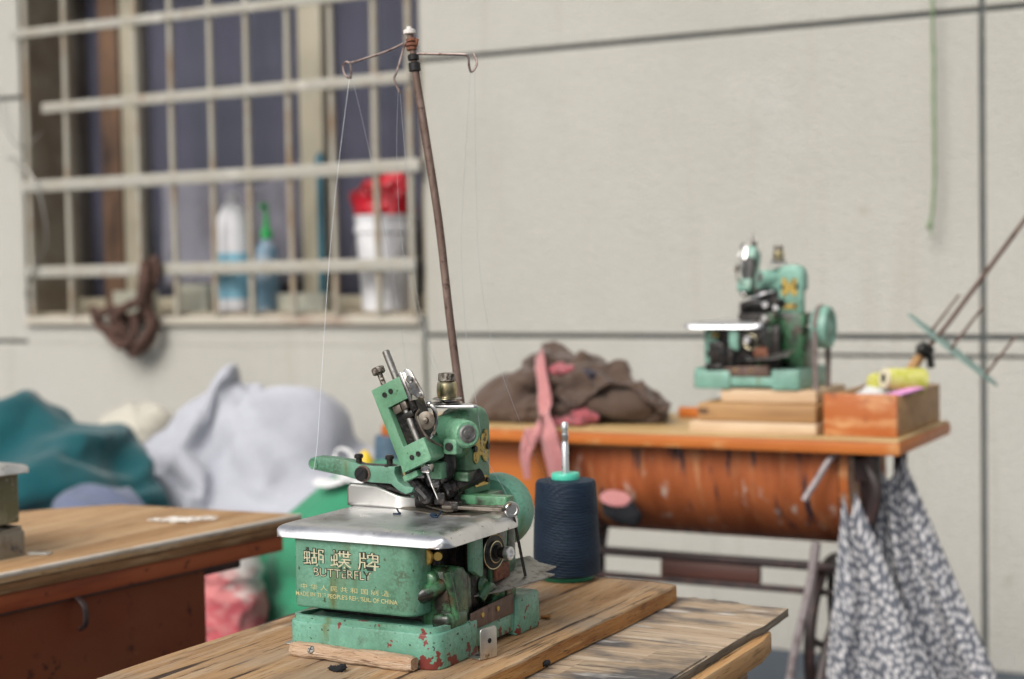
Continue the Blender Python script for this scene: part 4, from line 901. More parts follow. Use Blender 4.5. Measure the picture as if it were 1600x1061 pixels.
k = MB(); k.prism([(ex(1.75)-.0105,1.75),(-1.78,1.75),(-2.1,1.2),(-2.1,.75),(ex(.75)-.0105,.75)], ZT1-.0532, ZT1-.0503, 'Z'); t3b(k, 'shadow_strip', M['apronbrown'])  # thin dark strip coloured in as the shadow line under the apron
k = MB(); p = up(93,955,X=-1.485); k.tube([(ex(p.y)-.010,p.y,p.z+.022),(ex(p.y)+.006,p.y-.001,p.z+.01),(ex(p.y)+.007,p.y-.002,p.z-.012),(ex(p.y)-.002,p.y-.002,p.z-.02)], .0045, 10, 4, flat=(1,.6,(0,1,0))); t3b(k, 'drawer_pull', M['iron'])
k = MB(); k.prism([(ex(1.86)-.05,1.86),(ex(1.86)-.25,1.86),(ex(1.76)-.25,1.76),(ex(1.76)-.05,1.76)], ZT1-.072, ZT1-.0505, 'Z', .002); t3b(k, 'under_rail', M['apronbrown'])
for x, y in ((ex(1.70)-.055,1.70),(-1.76,1.70),(ex(.8)-.05,.8),(-2.05,.8)):
    k = MB(); k.box((x-.02,y-.02,.001),(x+.02,y+.02,.0295),.003); t3b(k, 'leg', M['drawerwood'])
# lint and a flat plate lying on it
p = up(276,815,Z=ZT1)
k = MB()
for i in range(34):
    a = random.uniform(0,6.3); x, y = random.gauss(0,.026), random.gauss(0,.008)
    k.tube([(x+.012*cos(a+j)*j*.6, y+.008*sin(a*1.7+j)*j*.5, .0015+.003*random.random()) for j in range(4)], .0012, 5, 3)
k = k.build('thread_scraps', M['white_lint']); k.location = p; k.rotation_euler.z = .55; tag(k, 'small pile of white thread scraps on the left table', 'thread scraps')
k = MB(.001); k.prism(rr(-16,-8,16,8,(4,4,4,4)), .5, 2, 'Z', .4); k.lathe([(3,0),(3,.3)], (6,0,2.0), (0,0,1), 14); k = k.build('flat_plate', M['tin']); k.location = up(62,866,Z=ZT1); k.rotation_euler.z = .35; tag(k, 'small flat steel plate lying beside the olive machine base', 'metal plate')
# third machine, olive, at the photograph's left edge
ang = pi - .12
m3 = copy_tree(mac); tag(m3, 'old olive grey overlock machine at the left on the drawer table', 'sewing machine', 'overlock sewing machines')
m3.rotation_euler.z = ang; m3.location = up(46,867,Z=ZT1)
repaint(m3, {M['paint']: M['olive'], M['paint_base']: M['taupe'], M['paint_head']: M['olive'], M['paint_wheel']: M['olive'], M['paint_bed']: M['olive']})

# ------------------------------------------------------------------ right table (treadle)
Z2T = .78; F2 = 2.66; B2 = 3.04; X2L, X2R = -1.72, -.680
t2 = tag(empty('treadle_table', (-1.2, 2.85, 0)), 'orange treadle sewing table with a rounded scuffed front and iron legs', 'table')
def t2b(k, name, m, ang=35): 
    o = k.build(name, m, t2, ang); o.data.transform(Matrix.Translation(-Vector(t2.location))); return o
k = MB(); k.box((X2L,F2+.003,Z2T-.004),(X2R-.003,B2,Z2T),.0015); t2b(k, 'top_surface', M['t2top'])
k = MB(); k.box((X2L-.002,F2,Z2T-.026),(X2R,B2+.002,Z2T-.0045),.003); t2b(k, 'tabletop', M['orange'])
k = MB(); k.box((-1.33,F2+.028,Z2T-.034),(-1.17,F2+.05,Z2T-.0265),.002); t2b(k, 'batten', M['tanwood'])
k = MB(); k.box((-1.70,F2+.05,Z2T-.16),(-1.375,F2+.075,Z2T-.027),.003); t2b(k, 'front_apron', M['orange'])
# rounded front: quarter barrel
k = MB(); prof = []
for i in range(15):
    a = i/14*1.75; prof.append((F2+.245-.205*cos(a*.92), Z2T-.07-.150*sin(a*.92)))
prof = [(F2+.04,Z2T-.027)] + prof
out = prof + [(prof[-1][0]+.02, prof[-1][1]+.012)] + [(y+.014,z+.008) for y,z in reversed(prof)][1:]
out[-1] = (F2+.054, Z2T-.027)
k.prism(out, -1.355, -.80, 'X', 0); t2b(k, 'barrel_front', M['barrel'], 30)
k = MB(); cap_ = [(y+.002,z+.001) for y,z in prof] + [(F2+.30,Z2T-.20),(F2+.30,Z2T-.027)]
k.prism(cap_, -1.372, -1.356, 'X'); t2b(k, 'barrel_cheek', M['orange_worn'])
k = MB(); k.prism(cap_, -.799, -.783, 'X'); t2b(k, 'barrel_cheek', M['orange_worn'])
# iron stand
k = MB(); zb = .545
k.box((-1.36,F2+.15,.517),(-.76,F2+.172,.532),.003); k.box((-1.36,F2+.15,.472),(-.76,F2+.168,.483),.003); t2b(k, 'cross_bar', M['iron'])
k = MB(); k.box((-1.185,F2+.152,.484),(-.985,F2+.166,.516),.002); t2b(k, 'cross_panel', M['apronbrown'])
for x in (-1.36, -.76):
    k = MB()
    xl = x if x < -1 else x-.088
    k.tube([(x,F2+.06,Z2T-.03),(x,F2+.09,.62),(x-(x-xl)*.55,F2+.16,.50),(xl,F2+.11,.36),(xl,F2+.04,.20),(xl,F2-.02,.05),(xl,F2-.03,.015)], .013, 10, 5, flat=(1,.8,(1,0,0)))
    k.tube([(x,B2-.06,Z2T-.03),(x,B2-.08,.62),(x,B2-.13,.50),(x,B2-.12,.36),(x,B2-.05,.20),(x,B2,.05),(x,B2+.01,.015)], .013, 10, 5, flat=(1,.8,(1,0,0)))
    k.tube([(x,F2+.16,.50),(x,(F2+B2)/2,.52),(x,B2-.13,.50)], .011, 8, 4); k.tube([(xl,F2+.11,.36),(x,B2-.04,.10)], .009, 8); k.tube([(x,B2-.12,.36),(x,F2+.05,.16)], .009, 8)
    k.box((x-.012,F2+.05,Z2T-.045),(x+.012,B2-.05,Z2T-.0265),.003)
    t2b(k, 'leg', M['iron'])
k = MB(); k.box((-1.22,F2-.02,.10),(-.90,F2+.24,.118),.004); 
for x in (-1.345,-.785): k.box((min(x,-1.22 if x<-1 else -.90),F2+.10,.104),(max(x,-1.22 if x<-1 else -.90),F2+.116,.114),.002)
t2b(k, 'treadle', M['iron'])
k = MB(); fc = Vector((-.872, F2+.25, .37))
k.tube([(fc.x, fc.y+.155*cos(i/32*2*pi), fc.z+.155*sin(i/32*2*pi)) for i in range(32)], .011, 10, 0, True, flat=(1,.9,(1,0,0)))
for i in range(5): a = .4+i*2*pi/5; k.tube([tuple(fc), (fc.x, fc.y+.08*cos(a+.15), fc.z+.08*sin(a+.15)), (fc.x, fc.y+.15*cos(a), fc.z+.15*sin(a))], .007, 8, 3)
k.cyl((fc.x-.014,fc.y,fc.z),(fc.x+.03,fc.y,fc.z),.016,None,16,.002); t2b(k, 'flywheel', M['iron'])
k = MB(); r0, r1 = up(1275,848,Y=F2+.07), up(1232,1075,Y=F2+.05)
k.tube([tuple(r0), tuple(r0.lerp(r1,.3)+Vector((.004,0,0))), tuple(r1), (r1.x-.01,F2+.08,.12)], lambda t: .009-.002*t, 10, 4); t2b(k, 'pitman_rod', M['rod'])
k = MB(); p0, p1 = up(1298,716,Y=F2+.02), up(1256,782,Y=F2-.005); k.tube([(p0.x+.01,F2+.05,p0.z+.01), tuple(p0), tuple(p0.lerp(p1,.5)), tuple(p1)], lambda t: .006, 8, 4); t2b(k, 'lever', M['rod'])
k = MB(); k.box((-.775,F2+.05,.70),(-.73,F2+.07,Z2T-.0275),.004); k.tube([(-.76,F2+.06,.74),(-.735,F2+.05,.69),(-.745,F2+.05,.63)], .012, 8, 4); t2b(k, 'hinge_plate', M['iron'])
# black blob standing in for the dark opening in the cover's front
pc = up(968,795,Y=F2+.04)
pad = blob('dark_opening', [((0,0,0),(.028,.020,.020)),((.012,0,-.008),(.022,.018,.016)),((-.006,0,.010),(.024,.02,.010)),((.020,0,-.016),(.012,.014,.010))], M['lint'], None, .003, lambda p,n: .001*noise.noise(p*120), 2); pad.location = (pc.x+.006, F2+.030, pc.z); pad.scale = (1.3,1,1.15)
tag(pad, 'black blob for the dark opening with a pink top on the rounded table front', 'dark opening')
k = MB(); k.lathe([(.020,0),(.024,.002),(.022,.006),(.012,.007)], (-.006,-.004,.016), (.25,-.35,1), 24); k.build('pink_top', M['pink'], pad)
# wood blocks under the machine
def block(name, x0, x1, y0, y1, z0, z1, m, lab, extra=None):
    k = MB(); k.box((x0,y0,z0),(x1,y1,z1),.0025, 2, .0008)
    if extra: extra(k)
    o = k.build(name, m); c = Vector(((x0+x1)/2,(y0+y1)/2,z0)); o.data.transform(Matrix.Translation(-c)); o.location = c
    return tag(o, lab, 'wooden block', 'wooden blocks under the second machine')
block('wooden_block', -1.073, -.835, 2.69, 2.91, Z2T+.0005, Z2T+.021, M['palewood'], 'palest and lowest wooden block under the second machine')
block('wooden_block', -1.06, -.838, 2.70, 2.91, Z2T+.0215, Z2T+.053, M['tanwood'], 'middle brown wooden block in the stack under the second machine')
block('wooden_block', -1.025, -.845, 2.725, 2.91, Z2T+.0535, Z2T+.077, M['palewood'], 'topmost thin wooden block right below the second machine')
k = MB(); k.box((-1.20,2.95,Z2T+.0005),(-1.05,2.97,Z2T+.02),.002); k = k.build('wood_strip', M['orange']); tag(k, 'short orange wood strip lying behind the garment heap', 'wood strip')
# second machine
m2 = copy_tree(mac); tag(m2, 'blurred pale green overlock machine standing on wooden blocks on the treadle table', 'sewing machine', 'overlock sewing machines')
m2.rotation_euler.z = -pi/2; p = up(1079,606,Y=2.72); m2.location = (p.x+.003, 2.722+.165, Z2T+.0775); m2.scale = (1.0,1.0,1.0)
repaint(m2, {M['paint']: M['aqua'], M['paint_base']: M['aqua'], M['paint_head']: M['aqua'], M['paint_wheel']: M['aqua'], M['paint_oily']: M['gunk'], M['paint_bed']: M['paint_oily']})
for o in list(COL.objects):
    if o.parent == m2 and o.name.split('.')[0] in ('needle_head','head_cavity','head_screw','needle_bar','pressure_screw','bar_clamp','clamp_collar','take_up_plate','tension_dial','thread_hook','needle','needle_clamp'): o.location.y -= .020
    if o.parent == m2 and o.name.split('.')[0] == 'cloth_plate': o.location.y -= .020
k = K(); k.box((58,72,132),(112,168,158),5); k.box((70,100,150),(112,150,182),5); k.box((112,76,124),(130,150,136),3); k.tube([(118,80,150),(122,110,156),(118,140,148)], 7, 12, 4); k.build('looper_cover', M['gunk'], m2)
k = K(); k.cyl((112,128,152),(128,128,152),8,6,18,1); k.cyl((112,148,147),(126,148,147),6,6,16,1); k.cyl((120,140,128),(136,140,128),8.5,8.5,20,1.5); k.tube([(114,96,160),(120,118,170),(114,140,176)], 3, 8, 4); k.build('thread_guide', M['steel'], m2)
# drive belt: from the wheel down through the table
wx = m2.location.x; 
k = MB(); wc = m2.matrix_basis @ Vector((.104,.226,.1105))
k.tube([(wc.x,wc.y-.0395,wc.z-.005),(wc.x+.001,wc.y-.042,wc.z-.06),(wc.x+.004,wc.y-.05,Z2T-.002)], .0032, 8, flat=(1.6,.7,(1,0,0))); k.tube([(wc.x,wc.y+.0395,wc.z-.005),(wc.x,wc.y+.040,wc.z-.08),(wc.x,wc.y+.035,Z2T-.002)], .0032, 8, flat=(1.6,.7,(1,0,0)))
k.tube([(wc.x+.0, wc.y+.0398*cos(a), wc.z+.0398*sin(a)) for a in [i/16*pi for i in range(17)]], .003, 8, flat=(1.6,.6,(1,0,0)))
tag(k.build('drive_belt', M['belt']), 'narrow grey leather drive belt looped over the second machine wheel', 'belt')
# open tray box
tx0, tx1, ty0, ty1, tz = -.826, -.696, 2.705, 3.02, Z2T+.0005
tray = tag(empty('wooden_tray', ((tx0+tx1)/2,(ty0+ty1)/2,tz)), 'open wooden tray box with worn orange front at the table corner', 'tray')
def trb(k, name, m):
    o = k.build(name, m, tray); o.data.transform(Matrix.Translation(-Vector(tray.location))); return o
k = MB(); k.box((tx0,ty0,tz),(tx1,ty0+.013,tz+.074),.002); trb(k, 'front_panel', M['orange_worn'])
k = MB(); k.box((tx1-.012,ty0+.0135,tz),(tx1+.001,ty1,tz+.071),.002); k.box((tx0,ty0+.0135,tz),(tx0+.012,ty1,tz+.071),.002); k.box((tx0+.0125,ty1-.012,tz),(tx1-.0125,ty1,tz+.071),.002); trb(k, 'side_panel', M['tanwood'])
k = MB(); k.box((tx0+.0125,ty0+.0135,tz),(tx1-.0125,ty1-.0125,tz+.006)); trb(k, 'bottom_panel', M['tanwood'])
# filling so the cone lies high
fill = blob('cloth_wad', [((0,0,0),(.045,.12,.035)),((.01,-.05,.008),(.035,.06,.03)),((-.01,.06,.005),(.04,.06,.03))], M['white_cloth'], None, .008, lambda p,n: .006*crease(p,(25,25,25),2), 3); fill.location = ((tx0+tx1)/2, (ty0+ty1)/2-.02, tz+.045); tag(fill, 'pale cloth scraps filling the wooden tray under the yellow cone', 'cloth')
cp = up(1381,591,Y=2.75)
yc = tag(empty('thread_cone', (cp.x, cp.y, cp.z)), 'yellow thread cone lying on its side on the wooden tray', 'thread cone', 'thread cones')
yd = Vector((.72,.68,-.10)).normalized()
k = MB(); k.lathe([(.017,.004),(.0185,.008),(.022,.06),(.023,.075),(.015,.078)], (0,0,0), yd, 30); k.build('winding', M['lime_thread'], yc)
k = MB(); k.lathe([(.008,-.001),(.0175,-.001),(.0185,.002),(.0175,.0045),(.008,.0045)], (0,0,0), yd, 30, False); k.build('end_card', M['cream_card'], yc)
k = MB(); k.lathe([(.0082,-.0005),(.0082,.004)], (0,0,0), yd, 20); k.build('core', M['lint'], yc)
p = up(1366,598,Y=2.78); k = MB(); k.lathe([(.012,0),(.016,.004),(.017,.04),(.010,.045)], (0,0,0), (.4,.9,.05), 22); k = k.build('yellow_spool', M['lime_thread']); k.location = (p.x-.004, p.y, p.z); tag(k, 'small yellow green spool half hidden behind the lying cone', 'spool')
p0, p1 = up(1393,617,Y=2.725), up(1443,604,Y=2.80); k = MB(); k.tube([tuple(p0-Vector((.01,0,.004))), tuple(p0.lerp(p1,.5)), tuple(p1)], .009, 10, 4, flat=(.5,1.5,(0,0,1))); tag(k.build('pink_scrap', M['pink_plain']), 'bright pink scrap lying over the tray edge below the yellow cone', 'scrap')
# second thread stand leaning out of the tray
YS = 2.90
s2 = tag(empty('thread_stand', up(1418,588,Y=YS)), 'second thread stand tipped over on the tray with a grey green spool plate', 'thread stand')
def s2r(x, y, Y=YS): return tuple(up(x, y, Y=Y) - s2.location)
k = MB(); k.tube([s2r(1440,555), s2r(1478,510), s2r(1530,440), s2r(1600,345), s2r(1700,205)], .0042, 10); k.build('pole', M['rust_pole'], s2)
k = MB(); k.tube([s2r(1410,600), s2r(1424,577), s2r(1436,560), s2r(1447,548)], lambda t: .0105-.002*t, 12, 4); k.build('wooden_handle', M['tanwood'], s2)
k = MB(); k.lathe([(.010,-.012),(.014,-.010),(.014,.010),(.010,.012)], s2r(1446,547), Vector(s2r(1600,345))-Vector(s2r(1440,555)), 14); k.tube([s2r(1432,552),s2r(1450,552),s2r(1455,575)], .007, 8, 3); k.ell(s2r(1441,545,2.88),(.012,.012,.012)); k.build('clamp', M['black_metal'], s2)
k = MB(); ax = (Vector(s2r(1600,345))-Vector(s2r(1440,555))).normalized(); pc0 = Vector(s2r(1463,523))
# spool plate: long bar perpendicular to the pole
pa, pb = Vector(s2r(1418,491)), Vector(s2r(1558,604)); bar = (pb-pa).normalized(); nb = ax.cross(bar).normalized()
bm_ = bmesh.new(); half = .030
pts_ = []
for t in [i/24 for i in range(25)]: pts_.append((t, half*(sin(pi*t)**.6)))
V1 = []; 
for sgn in (1,-1):
    rng = pts_ if sgn == 1 else pts_[::-1][1:-1]
    for t, w_ in rng: V1.append(pa.lerp(pb,t) + nb*w_*sgn)
lo = [bm_.verts.new(v) for v in V1]; hi_ = [bm_.verts.new(v+ax*.0035) for v in V1]
bm_.faces.new(lo[::-1]); bm_.faces.new(hi_)
for i in range(len(V1)): bm_.faces.new((lo[i],lo[(i+1)%len(V1)],hi_[(i+1)%len(V1)],hi_[i]))
bmesh.ops.recalc_face_normals(bm_, faces=bm_.faces); k._add(bm_)
k.build('spool_plate', M['verdigris'], s2)
for t, ln_, sd in ((.25,.085,.012),(.50,.10,-.018),(.86,.09,0)):
    k = MB(); b_ = pa.lerp(pb,t)+nb*sd; k.cyl(b_, b_+ax*ln_, .0030, .0022, 8); k.build('spool_pin', M['rust_pole'], s2)
# garment heap with pink lining
HZ = Z2T; hc = Vector((-1.395, 2.86, HZ))
def heapd(p, n):
    return .012*crease(p,(7,7,14),1.5,.9) - .014*crease(p,(8,8,15),6.5,.8)
def ry(a): return Matrix.Rotation(a, 3, 'Y')
heap = bundle('garment_heap', [((-.02,.02,.03),(.18,.11,.032)),((-.09,-.03,.08),(.105,.06,.040),ry(-.35)),((-.035,.02,.115),(.075,.06,.028),ry(.15)),((-.03,-.01,.138),(.045,.05,.018),ry(.25)),((.045,-.02,.09),(.11,.06,.026),ry(.22)),((.10,-.05,.05),(.12,.055,.030),ry(.12)),((.17,-.02,.036),(.055,.07,.030),ry(.5)),((-.15,-.04,.04),(.06,.07,.034),ry(-.5)),((-.05,-.08,.033),(.13,.045,.028),ry(.06)),((.03,.03,.11),(.09,.05,.024),ry(.3))], M['brown_wool'], (-.005,-.01,.05), 5, heapd)
jk = MB()
def jfn(u, v):
    a, b = u-.5, v-.5; th = .18
    x, y = a*.30+.055, b*.26-.01
    x += .020*sin(b*13+1) + .012*noise.noise(Vector((a*5,b*5,2))); y += .016*sin(a*11)
    return (x*cos(th)-y*sin(th)-.005, x*sin(th)+y*cos(th), .175 + .016*sin(a*19+b*9) + .014*sin(b*21-a*6) + .012*noise.noise(Vector((a*7,b*7,0))))
jk.grid(jfn, 46, 40); jk = jk.build('jacket', M['brown_wool'], heap, 80)
heap.location = hc; heap.scale = (.94,1,.80); tag(heap, 'crumpled brown wool garment heap with pink lining on the treadle table', 'garment')
def patch(name, c, r, m, seed, parent):
    o = blob(name, [(c, r)], m, parent, .004, lambda p,n: .010*crease(p,(32,32,36),seed) - .008*crease(p,(26,26,30),seed+4), 1); return o
p = up(876,560,Y=2.80)-hc; patch('pink_lining', tuple(p), (.036,.04,.012), M['deep_pink'], 1, heap)
p = up(915,640,Y=2.745)-hc; patch('pink_lining', (p.x,p.y,p.z-.008), (.03,.014,.018), M['deep_pink'], 2, heap)
p = up(880,655,Y=2.72)-hc; patch('pink_lining', (p.x,p.y,.008), (.05,.02,.008), M['deep_pink'], 3, heap)
p = up(915,572,Y=2.80)-hc; patch('dark_lining', tuple(p), (.04,.03,.016), M['dark_lining'], 4, heap)
p = up(770,620,Y=2.80)-hc; patch('red_hem', tuple(p), (.010,.03,.030), M['redwood'], 4, heap)
def ribbon(pts, wid, nrm=(0,-1,0), curl=.25, nu=60, nv=16):
    P = catmull(pts, 10); n = len(P)
    def fn(u, v):
        i = min(int(u*(n-1)), n-2); t = u*(n-1)-i; p = P[i].lerp(P[i+1], t); d = (P[i+1]-P[i]).normalized()
        s_ = d.cross(Vector(nrm)).normalized(); w_ = wid(u) if callable(wid) else wid
        q = v*2-1
        return p + s_*(q*w_*(1+.12*noise.noise(Vector((u*5, .3, 3))))) + Vector(nrm)*(curl*w_*(1-q*q) +   .16*w_*sin(q*5+noise.noise(Vector((u*4,0,0)))*3) + .08*w_*noise.noise(Vector((u*14,q*3,1))))
    k = MB(); k.grid(fn, nu, nv); return k
pts = [up(x,y,Y=Y) for x,y,Y in ((842,556,2.80),(844,572,2.755),(850,612,2.725),(852,645,2.705),(856,672,2.643),(864,705,2.638),(876,755,2.642))]
o = ribbon(pts, lambda u: .010+.012*u+.010*max(0,1-u*5)).build('pink_strip', M['pink'], None, 60, .0015); tag(o, 'long pink cloth strip hanging from the brown garment over the table edge', 'cloth strip')
pts = [up(x,y,Y=Y) for x,y,Y in ((848,650,2.72),(838,668,2.648),(826,690,2.64),(821,715,2.638),(824,748,2.64))]
o = ribbon(pts, lambda u: .008+.010*sin(pi*min(1,u*1.1)), (-.2,-1,0), .3).build('pink_strip', M['pink'], None, 60, .0015); tag(o, 'shorter curled pink strip hanging left of the long one', 'cloth strip')
# floral cloth hanging at the table's right end
def cloth(name, tl, tr, bl, br, folds, amp, seed, lab, uvs):
    k = MB(); tl, tr, bl, br = map(Vector, (tl, tr, bl, br))
    def fn(u, v):
        t = v; a = tl.lerp(bl, t); b_ = tr.lerp(br, t); p = a.lerp(b_, u)
        A = amp*(.05+.95*t**.6)
        w_ = u*folds + .35*noise.noise(Vector((u*3, t*2, seed)))
        off = A*sin(w_*2*pi) + A*.5*noise.noise(Vector((u*6, t*3, seed+3)))
        sag = .03*sin(pi*u)*(1-t)*1.5
        return (p.x + .25*off, p.y - off, p.z - sag)
    k.grid(fn, 70, 50)
    L_ = k.bm.loops.layers.uv.active
    for f in k.bm.faces:
        for l in f.loops: tt = l[L_].uv[1]; wd = (tr-tl).length*(1-tt) + (br-bl).length*tt; l[L_].uv = ((l[L_].uv[0]-.5)*wd*1.7, tt*(bl-tl).length)
    o = k.build(name, M['floral'], None, 80, .0015); tag(o, lab, 'cloth', 'floral cloths hanging under the treadle table'); return o
yF = F2+.045
cloth('floral_cloth', up(1318,765,Y=yF-.012), up(1336,768,Y=yF-.008), up(1284,1130,Y=yF-.04), up(1495,1140,Y=yF-.03), 1.6, .020, 1, 'grey floral cloth hanging nearest the iron leg, left of the pair', 0)
cloth('floral_cloth', up(1368,712,Y=yF+.04), up(1408,708,Y=yF+.09), up(1345,1130,Y=yF+.03), up(1590,1135,Y=yF+.06), 2.6, .024, 2, 'grey floral cloth spreading wide below the table corner, right of the pair', 0)

# ------------------------------------------------------------------ sacks along the wall
def sack_g(p, n):
    top = max(0., min(1., (p.z-.48)/.25)); th = math.atan2(p.y+.02, p.x-.05)
    w_ = noise.noise(p*4)*2.2
    return .022*crease(p,(3.2,3.2,4.5),4.2,1.1) + .006*noise.noise(p*6) + top*(.020*sin(th*5+p.z*9+w_) + .011*sin(th*11-p.z*14+w_*2) - .026*crease(p,(6,6,4),9.1,.9))
gs_ = bundle('grey_sack', [((0,0,.22),(.37,.26,.26)),((.01,0,.40),(.345,.25,.22)),((.03,0,.52),(.27,.20,.15)),((-.02,-.02,.62),(.16,.11,.13),Matrix.Rotation(.25,3,'Y')),((-.01,-.03,.71),(.085,.06,.10),Matrix.Rotation(-.12,3,'Y')),((.0,-.03,.76),(.045,.045,.07)),((.17,-.02,.61),(.15,.11,.12)),((.21,0,.69),(.10,.08,.085)),((.08,.04,.66),(.05,.05,.08)),((.28,.0,.48),(.12,.13,.13)),((.09,-.06,.60),(.06,.05,.05))], M['grey_sack'], (.02,0,.42), 5, sack_g)
p = up(378,700,Y=3.70); gs_.scale = (1.10,1,1); gs_.location = (p.x-.035, 3.70, .005); tag(gs_, 'big pale grey cloth sack with a twisted pointed top by the wall', 'sack', 'cloth sacks along the wall')
def sack_t(p, n):
    return .034*crease(p,(3.4,3,7.5),2.2,1.2) - .022*crease(p,(4,4,9),7.7,1.0) + .006*noise.noise(p*8)
ts = bundle('teal_sack', [((0,0,.30),(.36,.26,.30)),((-.08,0,.52),(.28,.22,.18)),((-.05,0,.66),(.16,.14,.09)),((.12,0,.56),(.20,.18,.13),Matrix.Rotation(.5,3,'Y')),((-.22,0,.60),(.16,.15,.10)),((.22,0,.40),(.12,.16,.16))], M['teal_sack'], (-.03,0,.36), 5, sack_t)
ts.location = (-3.17, 3.22, .002); tag(ts, 'dark teal cloth sack slumped at the far left by the wall', 'sack', 'cloth sacks along the wall')
p = up(165,785,Y=2.90); ss = blob('slate_sack', [((0,0,.28),(.13,.14,.27)),((-.02,0,.45),(.12,.12,.10))], M['slate_sack'], None, .010, lambda p,n: .014*crease(p,(10,10,12),3), 4, .002); ss.scale = (1.1,1,1.04); ss.location = (p.x, 2.90, .002); tag(ss, 'slate blue cloth sack low in front of the teal one', 'sack', 'cloth sacks along the wall')
p = up(190,640,Y=3.75); cs = blob('cream_sack', [((0,0,.30),(.18,.16,.32)),((0,0,.58),(.13,.12,.10)),((.07,0,.60),(.06,.1,.07))], M['cream_sack'], None, .012, lambda p,n: .014*crease(p,(9,9,10),5), 4, .002); cs.location = (p.x, 3.82, .002); tag(cs, 'cream cloth sack between the teal and grey sacks', 'sack', 'cloth sacks along the wall')
gn = bundle('green_sack', [((0,0,.25),(.26,.18,.27)),((.0,0,.45),(.21,.15,.18)),((.04,0,.56),(.17,.13,.10)),((-.16,0,.30),(.14,.14,.20))], M['green_sack'], (0,0,.34), 4, lambda p,n: .018*crease(p,(8,8,9),8,.9)+.006*noise.noise(p*9))
gn.location = (-1.845, 2.78, .002); tag(gn, 'bright green cloth bundle behind the front machine and left table', 'sack', 'cloth sacks along the wall')
# red and white cloth bag
p = up(352,930,Y=2.55); rw = blob('patterned_bag', [((0,0,.26),(.085,.07,.11)),((0,0,.35),(.08,.065,.08)),((.01,0,.20),(.08,.07,.06))], M['redwhite'], None, .008, lambda p,n: .010*crease(p,(16,16,18),2), 3); rw.location = (p.x, 2.55, .14); tag(rw, 'white cloth bag with red stains under the end of the left table', 'bag')
k = MB(); k.box((-.11,-.09,.38),(.11,.09,.40),.004)
for x in (-.09,.09):
    for y in (-.07,.07): k.cyl((x,y,.379),(x*1.15,y*1.15,.001),.012,.010,10)
k = k.build('low_stool', M['apronbrown']); k.scale = (1,1,.72); k.location = (p.x+.01, 2.55, .0); tag(k, 'low dark brown stool under the red stained bag', 'stool')
# white crumpled strip and cones on the green bundle
zz = .66
k = ribbon([up(x,y,Y=2.66) for x,y in ((492,752),(515,756),(540,748),(556,735),(548,708),(530,702),(524,716),(532,735),(560,752),(600,760))], lambda u: .010+.005*sin(u*9), (0,-.4,1), .3); k = k.build('white_rag', M['white_cloth'], None, 80, .002); tag(k, 'twisted white rag lying on the bright green bundle', 'rag')
p = up(611,733,Y=2.80)
c2 = tag(empty('thread_cone', (p.x, 2.80, p.z-.028)), 'blurred slate blue thread cone behind the tilted needle head', 'thread cone', 'thread cones')
k = MB(); k.lathe([(.032,0),(.036,.004),(.0335,.09),(.031,.10),(.012,.102)], seg=36); k.build('winding', M['slate_thread'], c2)
k = MB(); k.lathe([(.013,.10),(.013,.108),(.006,.109)], seg=20); k.build('cap', M['yellow'], c2)
p = up(571,722,Y=2.74)
c3 = tag(empty('thread_cone', (p.x, 2.74, p.z-.045)), 'bright yellow thread cone end left of the slate blue cone', 'thread cone', 'thread cones')
k = MB(); k.lathe([(.026,0),(.028,.004),(.018,.048),(.012,.060),(.006,.068),(.002,.07)], seg=28); k.build('winding', M['yellow'], c3)
k = MB(); k.lathe([(.03,-.002),(.03,.0),(.026,.001)], seg=24); k.build('base_disc', M['cream_card'], c3)

